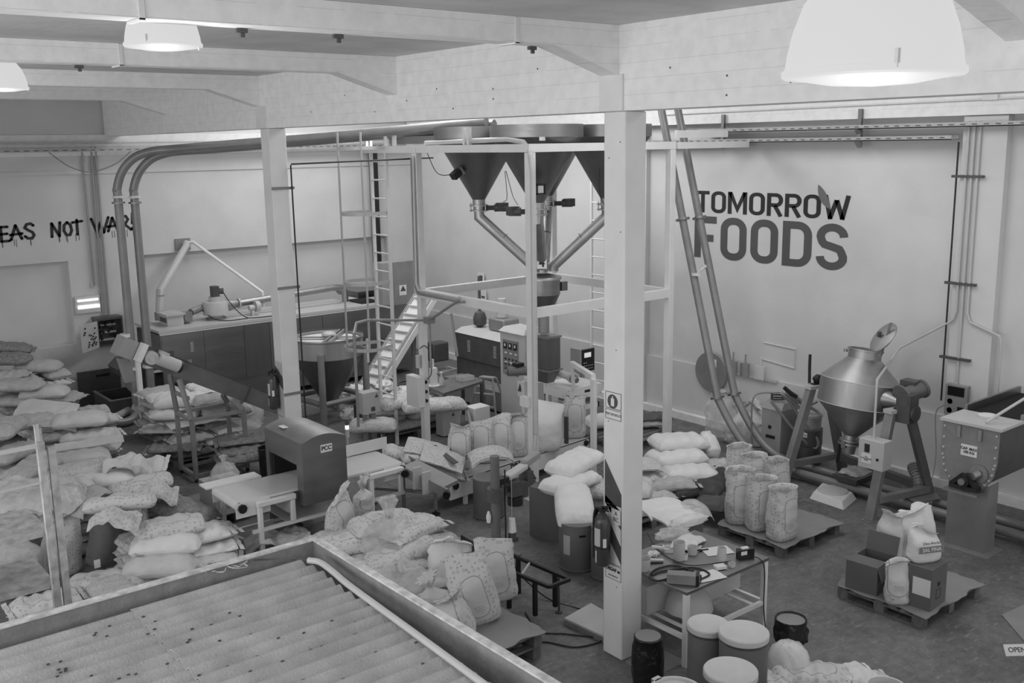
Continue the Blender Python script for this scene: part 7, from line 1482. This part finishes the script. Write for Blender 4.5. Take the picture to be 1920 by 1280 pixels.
# --- behind caged ladder
for a in ((760, 752, .62, -20, 6, 'plie', 'printed sack on top behind the ladder, left part', (0, -8)), (800, 762, .60, -25, 2, 'plie', 'printed sack on top behind the ladder, next to the tower post'), (830, 762, .55, -20, 4, 'pfine', 'pale printed sack end right of the left tower post'), (728, 768, .45, -30, 1, 'plie', 'printed sack second layer at the left behind the ladder'), (700, 800, .32, -38, 4, 'pfine', 'printed sack seen end-on at the lower left behind the ladder')): S(*a)
for k, (px, py, z_, lab) in enumerate(((668, 730, .25, 'crumpled white film bag left of the ladder, behind the cone tank leg'), (720, 722, .45, 'crumpled white bag with tied ears behind the ladder'), (655, 775, .05, 'white plastic bag low behind the cone tank leg'), (755, 735, .42, 'white plastic bag on the floor side right of the ladder'), (790, 745, .38, 'flat white bag left of the tower post'))):
    q = at(px, py, z_); place('white_bag', shape_mesh(('wb', k), lambda: blob(.26, .20, .16, k+20, .35), W['whitebag']), (q.x, q.y, z_-.1), (0, 0, 30*k), lab, 'bag')
# --- sacks on the bag conveyor
for k, (px, py, rz_, kw, mt_, lab) in enumerate((
    (862, 884, 50, dict(Wd=.32, D=.24, H=.66, seed=11, top='fold'), 'pup', 'leftmost printed sack standing on the bag conveyor'),
    (903, 872, 52, dict(Wd=.36, D=.26, H=.64, seed=12, top='flat'), 'pup', 'second printed sack from the left on the bag conveyor'),
    (938, 866, 55, dict(Wd=.36, D=.26, H=.64, seed=13, top='flat'), 'pup', 'third printed sack from the left on the bag conveyor'),
    (970, 860, 60, dict(Wd=.34, D=.26, H=.56, seed=14, top='fold'), 'pup', 'fourth printed sack on the bag conveyor, left of the near tower post'),
    (992, 852, 60, dict(Wd=.34, D=.26, H=.58, seed=15, top='tied'), 'pup', 'printed sack with peaked top just behind the near tower post'),
    (1026, 850, 58, dict(Wd=.42, D=.30, H=.74, seed=16, top='flat', belly=.14), 'wpaper', 'plain white sack on the conveyor right of the near tower post'),
    (1076, 826, -35, dict(Wd=.36, D=.24, H=.70, seed=17, top='flat'), 'pup', 'printed sack hanging under the filling spout'))):
    q = at(px, py-8, .40); stand(px, py-8, .40, rz_ if px > 1060 else rz_-90, ('cv', k), mt_, lab, **kw)
for a in ((765, 862, .48, -30, 6, 'plie', 'printed sack slumped at the left start of the bag conveyor', (0, 22)), (800, 868, .50, -25, 2, 'plie', 'printed sack lying across the start of the bag conveyor', (0, 18)), (820, 880, .42, -30, 1, 'pfine', 'crumpled printed sack just above the reject conveyor', (0, 15))): S(*a)
for k, (px, py, z_, tl, lab) in enumerate(((800, 845, .74, (14, 16), 'stack of empty folded sacks on top at the start of the bag conveyor'), (830, 862, .66, (16, 20), 'loose empty sack with dark stripe below the folded stack'))):
    place('empty_sacks', mesh_of('flat', sheet(.62, .42, 30+k, .02, .02, .02), W['pfine'], 60), at(px, py, z_), (tl[0], tl[1], -40), lab, 'sack')
solo('dark_strap', M().bar(at(812, 835, .80), at(855, 868, .66), .09, .01), W['dark'], 'dark strip across the empty sacks on the bag conveyor', 'strap')
q = at(918, 862, .62); place('empty_sacks', mesh_of('flat', sheet(.62, .36, 40, .008, .10, .03), W['pfine'], 60), (q.x, q.y, .58), (0, 0, -20), 'pile of flat empty printed sacks on the drum behind the sewing pole', 'sack')
# --- front heap
for a in ((660, 1020, .48, -15, 2, 'plie', 'printed sack with folded panel at the left of the front heap'), (750, 1035, .42, 10, 6, 'plie', 'long printed sack across the middle of the front heap', (0, -10)), (672, 1062, .30, -20, 6, 'plie', 'printed sack low behind the roof gutter, front heap'), (720, 985, .60, -10, 4, 'plie', 'printed sack under the frilly clear bag'), (775, 990, .58, 10, 1, 'plie', 'printed sack with open corner at the right of the frilly bag'), (795, 1020, .40, 15, 6, 'pfine', 'printed sack pointing right in the middle of the front heap', (0, 6)),
          (690, 1085, .25, -25, 2, 'pfine', 'printed sack under the crumpled film, front heap')): S(*a)
stand(640, 1010, .30, 25, 'f1', 'pup', 'printed sack standing at the left end of the front heap', (8, -12), Wd=.36, D=.26, H=.62, seed=31, top='fold')
stand(682, 968, .45, 10, 'f2', 'pup', 'small printed sack top behind the left standing one', (0, 0), Wd=.24, D=.2, H=.36, seed=32, top='tied')
stand(838, 1115, .15, -30, 'f3', 'wpaper', 'plain white sack standing in the middle of the front heap', (0, 6), Wd=.46, D=.30, H=.58, seed=33, top='fold', wr=.02)
stand(905, 1160, .29, -28, 'f4', 'pup', 'large printed sack standing on the front pallet', (2, -16), Wd=.42, D=.28, H=.74, seed=34, top='flat')
stand(938, 1120, .29, -30, 'f5', 'pup', 'printed sack with pointed corner behind the large standing one', (0, -8), Wd=.38, D=.24, H=.68, seed=35, top='flat')
stand(860, 1190, .29, -40, 'f6', 'pup', 'printed sack slumped at the very front of the pallet', (14, -20), Wd=.40, D=.28, H=.48, seed=36, top='fold')
stand(812, 1170, .15, -20, 'f7', 'wpaper2', 'crumpled pale sack between gutter and pallet front', (0, 0), Wd=.34, D=.26, H=.42, seed=37, top='tied')
q = at(730, 985, .72); place('frilly_bag', mesh_of('bag', blob(.42, .36, .26, 8, .34, .22, 4.5), W['film'], 80), (q.x, q.y, .50), (0, 0, 30), 'frilly clear plastic bag gathered on top of the front heap', 'bag')
q = at(745, 1085, .5); place('film_bag', mesh_of('bag', blob(.36, .28, .34, 14, .38, 0, 3.), W['film'], 80), (q.x, q.y, .25), (0, 0, 10), 'large crumpled clear film bag in the front heap, left of the white sack', 'bag')
q = at(790, 1140, .4); place('film_bag', mesh_of('bag', blob(.30, .24, .26, 17, .35, 0, 3.), W['film'], 80), (q.x, q.y, .16), (0, 0, 40), 'smaller clear film bag below the large one, along the gutter', 'bag')
q = at(640, 1045, .3); place('film_bag', mesh_of('bag', blob(.34, .26, .24, 19, .35, 0, 3.), W['film'], 80), (q.x, q.y, .15), (0, 0, 0), 'clear film bag at the left foot of the front heap', 'bag')
# --- right of / behind the near column
for a in ((1080, 868, .80, 12, 6, 'wpaper', 'big plain white sack on top of the pile left of the near column', (0, -4)), (1070, 905, .64, 12, 6, 'wpaper', 'white sack under the big one, left of the near column'), (1076, 948, .57, 232, 4, 'wpaper', 'plump white sack slumped over the dark drum', (0, 16)), (1118, 920, .45, -50, 6, 'pfine', 'printed sack behind the slumped white one, beside the near column'), (1118, 895, .52, -45, 7, 'brown', 'brown sack flap beside the near column'),
          (1272, 830, .66, -20, 6, 'wpaper', 'top white sack of the tall pile right of the near column', (0, 4)), (1268, 858, .52, -22, 6, 'wpaper', 'second white sack of the tall pile right of the near column'), (1290, 888, .38, -28, 6, 'wpaper', 'third white sack of the tall pile right of the near column', (0, 4)), (1330, 880, .36, -10, 0, 'pfine', 'printed sack behind the tall white pile'), (1300, 918, .24, -20, 2, 'darksack', 'dark printed sack under the tall white pile'), (1335, 905, .30, 20, 0, 'darksack', 'dark sack with grey printed face at the right end of the pile', (0, -10)), (1345, 938, .16, 18, 0, 'brown', 'brown sack rolled low at the right end of the pile'),
          (1195, 890, .48, -15, 7, 'pfine', 'flat printed sack near the column edge, right side pile'), (1190, 912, .38, 40, 6, 'wpaper2', 'pale sack slanting up beside the near column'), (1250, 905, .36, -30, 1, 'woven', 'woven sack in the middle of the right side pile'), (1215, 930, .26, -10, 1, 'pfine', 'printed sack low beside the near column, right side')): S(*a)
q = at(1345, 832, .70); place('crumpled_sack', mesh_of('bag', upright(.36, .22, .34, 51, 'open', .02), W['wpaper'], 60), (q.x-.1, q.y, .52), (0, 60, 60), 'crumpled open white sack end at the top of the tall pile', 'sack')
for k, (px, py, z_, lab) in enumerate(((1195, 878, .62, 'stack of flat sacks with black ties right of the near column'), (1240, 958, .60, 'flat white sacks spread over the dark round drum'), (1262, 972, .57, 'second flat white sack hanging over the drum edge'))):
    place('empty_sacks', mesh_of('flat', sheet(.60, .46, 60+k, .012, .05, .02), W['wpaper' if k else 'pfine'], 60), at(px, py, z_), (4, 2, -25+12*k), lab, 'sack')
place('film_bag', mesh_of('bag', sheet(.42, .42, 66, .05, .10, .004), W['film'], 80), at(1295, 972, .50), (0, 0, -20), 'clear film draped over the right side of the dark round drum', 'plastic film')
q = at(1275, 998, .55); place('white_bag', mesh_of('bag', blob(.26, .09, .08, 71, .2), W['whitebag'], 70), (q.x-.2, q.y-.3, .80), (0, 0, -10), 'rolled white plastic bag lying at the back edge of the work table', 'bag')
q = at(1268, 805, .75); place('small_bag', mesh_of('bag', blob(.12, .07, .06, 72, .3, .05), W['film'], 70), (q.x, q.y, .0), (0, 0, 0), 'small knotted clear bag on the floor behind the tall white pile', 'bag')
# open sacks on the pallet
for k, (px, py, H_, lab) in enumerate(((1387, 978, .70, 'open printed sack at the left corner of the pallet'), (1412, 948, .70, 'open printed sack at the rear left of the pallet, with torn rim'), (1425, 990, .66, 'open printed sack in the middle front of the pallet'), (1452, 952, .66, 'open printed sack at the rear right of the pallet'), (1465, 1008, .64, 'open printed sack at the right front of the pallet'), (1384, 935, .74, 'torn open printed sack behind the left corner one'))):
    stand(px, py, .15, -40+9*k, ('op', k), 'pup', lab, Wd=.36, D=.28, H=H_, seed=80+k, top='open')
# salt pallet
def carton(x, y, z, lx, ly, lz, rz, label, openf=False):
    t = thing('carton', label, 'box', (x, y, z), rz)
    if not openf: part(t, 'carton_body', M().box(-lx/2, -ly/2, 0, lx/2, ly/2, lz), W['card'], world=False, bev=.004)
    else:
        part(t, 'carton_body', M().box(-lx/2, -ly/2, 0, lx/2, ly/2, .01).box(-lx/2, -ly/2, .01, lx/2, -ly/2+.008, lz).box(-lx/2, ly/2-.008, .01, lx/2, ly/2, lz).box(-lx/2, -ly/2+.008, .01, -lx/2+.008, ly/2-.008, lz).box(lx/2-.008, -ly/2+.008, .01, lx/2, ly/2-.008, lz), W['card'], world=False)
        part(t, 'flap', M().bar((-lx/2, 0, lz), (-lx/2+.20, 0, lz+.01), ly, .006, up=(0, 0, 1)), W['card'], world=False); part(t, 'flap', M().bar((lx/2, 0, lz), (lx/2+.06, 0, lz+.2), ly, .006), W['card'], world=False); part(t, 'flap', M().bar((0, -ly/2, lz), (0, -ly/2-.05, lz-.15), lx, .006), W['card'], world=False)
    return t
q = at(1618, 1092, .15)
carton(9.57, 5.66, .15, .46, .36, .32, 6, 'open cardboard carton on the left of the salt pallet', True)
cb2 = carton(9.62, 5.09, .15, .36, .36, .46, 4, 'tall closed cardboard carton at the front of the salt pallet')
part(cb2, 'white_label', M().box(-.1825, -.17, .15, -.1805, .02, .34), W['white'], world=False); part(cb2, 'arrow_mark', M().box(-.04, -.1825, .24, .02, -.1805, .28), W['ink'], world=False)
part(cb2, 'printed_frame', M().box(-.06, -.1825, .10, .04, -.1805, .105).box(-.06, -.1825, .20, .04, -.1805, .205).box(-.06, -.1825, .105, -.056, -.1805, .20).box(.036, -.1825, .105, .04, -.1805, .20), W['ink'], world=False)
text(cb2, 'box_mark', 'VACUUM', .05, W['ink'], V((9.62, 5.09, .15))+V((-.188, .11, .2)), Matrix(((0, 0, -1, 0), (0, -1, 0, 0), (-1, 0, 0, 0), (0, 0, 0, 1))))
sp = V((9.63, 5.10, .612)); sl = thing('salt_sack', 'small white sack printed SAL FINA on top of the tall carton', 'sack', sp, -25)
part(sl, 'sack_body', upright(.34, .20, .32, 91, 'fold', .008), W['wpaper'], world=False, ang=60)
ft_ = Matrix.Translation(sp) @ Matrix.Rotation(R(-25), 4, 'Z')
bd = part(sl, 'printed_band', M().box(-.15, -.1265, .13, .15, -.1245, .20), W['midsteel'], world=False)
text(bd, 'band_text', 'SAL FINA', .055, W['white'], ft_ @ V((0, -.129, .165)), (Matrix.Rotation(R(-25), 4, 'Z') @ FACE_MY), bold=.001)
text(sl, 'sack_text', 'Dos Anclas', .045, W['ink'], ft_ @ V((.0, -.122, .235)), (Matrix.Rotation(R(-25), 4, 'Z') @ FACE_MY))
stand(1664, 1062, .15, -35, 's1', 'wpaper2', 'tall pale sack with tied top at the back of the salt pallet', Wd=.28, D=.24, H=.66, seed=92, top='fold')
stand(1700, 1045, .15, -30, 's2', 'wpaper', 'open white sack with dark mouth in the middle of the salt pallet', Wd=.34, D=.26, H=.58, seed=93, top='fold')
q = at(1705, 985, .60); place('mouth_shade', mesh_of('bag', blob(.07, .05, .16, 94, .2), W['void'], 70), (q.x-.06, q.y-.10, .42), (0, 0, 0), 'black painted shade in the mouth of the open white sack on the salt pallet', 'liner')  # black blob standing in for the shade inside the open mouth
stand(1725, 1040, .15, -30, 's4', 'wpaper', 'white sack shoulder behind the small salt sack', Wd=.26, D=.22, H=.62, seed=96, top='flat')
stand(1680, 1128, .15, -50, 's3', 'pup', 'slim printed sack squeezed between the two cartons', (0, 0), Wd=.24, D=.20, H=.44, seed=95, top='fold')
# wall corner sacks
for k, (px, py, kw, mt_, lab) in enumerate(((1352, 812, dict(Wd=.50, D=.34, H=.80, seed=101, top='fold', wr=.03), 'film', 'large clear sack at the right wall behind the twin tubes'), (1385, 818, dict(Wd=.4, D=.3, H=.5, seed=102, top='tied', wr=.03), 'pup', 'crumpled printed sack between the twin tubes at the wall'), (1412, 822, dict(Wd=.42, D=.3, H=.58, seed=103, top='tied', wr=.03), 'wpaper2', 'crumpled pale sack left of the vacuum cabinet'))):
    stand(px, py+12, .0, -60, ('w', k), mt_, lab, **kw)
for a in ((1140, 792, .15, -30, 4, 'wpaper', 'white sack on the wall pallet, left of the near column'), (1205, 790, .15, -30, 1, 'wpaper2', 'pale sack on the wall pallet, right of the near column'), (1210, 778, .27, -30, 7, 'brown', 'brown flat sack on the wall pallet right of the near column')): S(*a)
# bottom right foreground
c = at(1478, 1245, .2); place('white_bag', mesh_of('bag', blob(.20, .20, .22, 111, .07, 0), W['whitebag'], 70), (c.x, c.y, .16), (0, 0, 0), 'bulging tied white plastic bag right of the fibre drums', 'bag')
for a in ((1440, 1272, .10, -20, 5, 'plie', 'printed sack at the bottom edge right of the drums', (0, 0), None, .8), (1520, 1262, .12, -55, 5, 'plie', 'printed sack under the bulging white bag'), (1582, 1262, .10, -30, 3, 'wpaper', 'white sack at the bottom edge, middle of the small heap', (0, 0), None, .7), (1610, 1276, .03, -30, 5, 'plie', 'printed sack at the bottom edge left of the round lid', (0, 0), None, .8)): S(*a)
c = at(1662, 1285, .45); t = thing('open_bin', 'round bin with white inner rim cut by the bottom edge', 'bin', (c.x, c.y, 0)); part(t, 'bin_body', M().lathe([(.13, 0), (.16, .44), (.165, .45), (.15, .45), (.14, .38), (.001, .36)], (0, 0, 0), 32), W['pw'], world=False); part(t, 'dark_contents', M().lathe([(.13, .40), (.001, .42)], (0, 0, 0), 24), W['blk'], world=False)
q = V((8.25, 2.85, 0))
for i in range(3):
    for j, (dx, dy) in enumerate(((-.3, .2), (.3, .2), (-.3, -.25), (.3, -.25))):
        k = (0, 2, 4)[i]; Q = LIE[k]; place('sack', shape_mesh(('lie', k), lambda: lying(**Q), W['plie' if (i+j) % 2 else 'card']), (8.15+dx, 2.75+dy, .145+.13*i), (0, 0, 2*j), f'sack in the film wrapped corner load, {ORD[i]} layer, {("rear left", "rear right", "near left", "near right")[j]}', 'sack', 'sacks in the film wrapped load')
place('film_wrap', mesh_of('film', sheet(1.35, 1.15, 120, .02, .34, .004, 30, 26, 5.), W['film'], 80), (8.15, 2.75, .22), (0, 0, 0), 'clear film wrapped over the load at the bottom right corner', 'plastic film')
FW = bpy.data.objects['film_wrap.002']
q = at(1905, 1238, .5); q.z = .60; tl_ = Matrix.Translation(q) @ Matrix.Rotation(R(-38), 4, 'Z') @ Matrix.Rotation(R(50), 4, 'X')
pl = part(FW, 'white_label', M().box(-.11, -.05, 0, .11, .05, .003).xf(tl_.copy()), W['white'], label='white label reading OPEN'); text(pl, 'label_text', 'OPEN', .06, W['ink'], tl_ @ V((0, 0, .005)), tl_.to_3x3().to_4x4())
solo('floor_cardboard', M().loft([[at(1878, 1152, .001), at(1990, 1100, .001), at(2050, 1180, .001), at(1945, 1230, .001)], [at(1878, 1152, .008), at(1990, 1100, .008), at(2050, 1180, .008), at(1945, 1230, .008)]]), W['cardl'], 'flat cardboard on the floor at the right edge', 'cardboard')
# floor cables
pipe('floor_cable', [V((p.x, p.y, .012)) for p in smooth_path([at(985, 1150), at(1010, 1185), at(1060, 1190), at(1130, 1200), at(1080, 1215), at(1020, 1205), at(985, 1215)])], .008, 'blk', 'black cable looping on the floor by the platform scale', 'cable')
pipe('floor_cable', [V((p.x, p.y, .012)) for p in smooth_path([at(735, 735), at(790, 728), at(765, 716), at(745, 722), at(720, 748), at(660, 752)])], .012, 'blk', 'black hose lying in loops on the floor behind the ladder', 'cable')
pipe('pole_wire', [at(882, 625, 1.5), at(858, 682, 1.0)], .006, 'cream', 'pale wire from the extruder switch', 'wire') if False else None
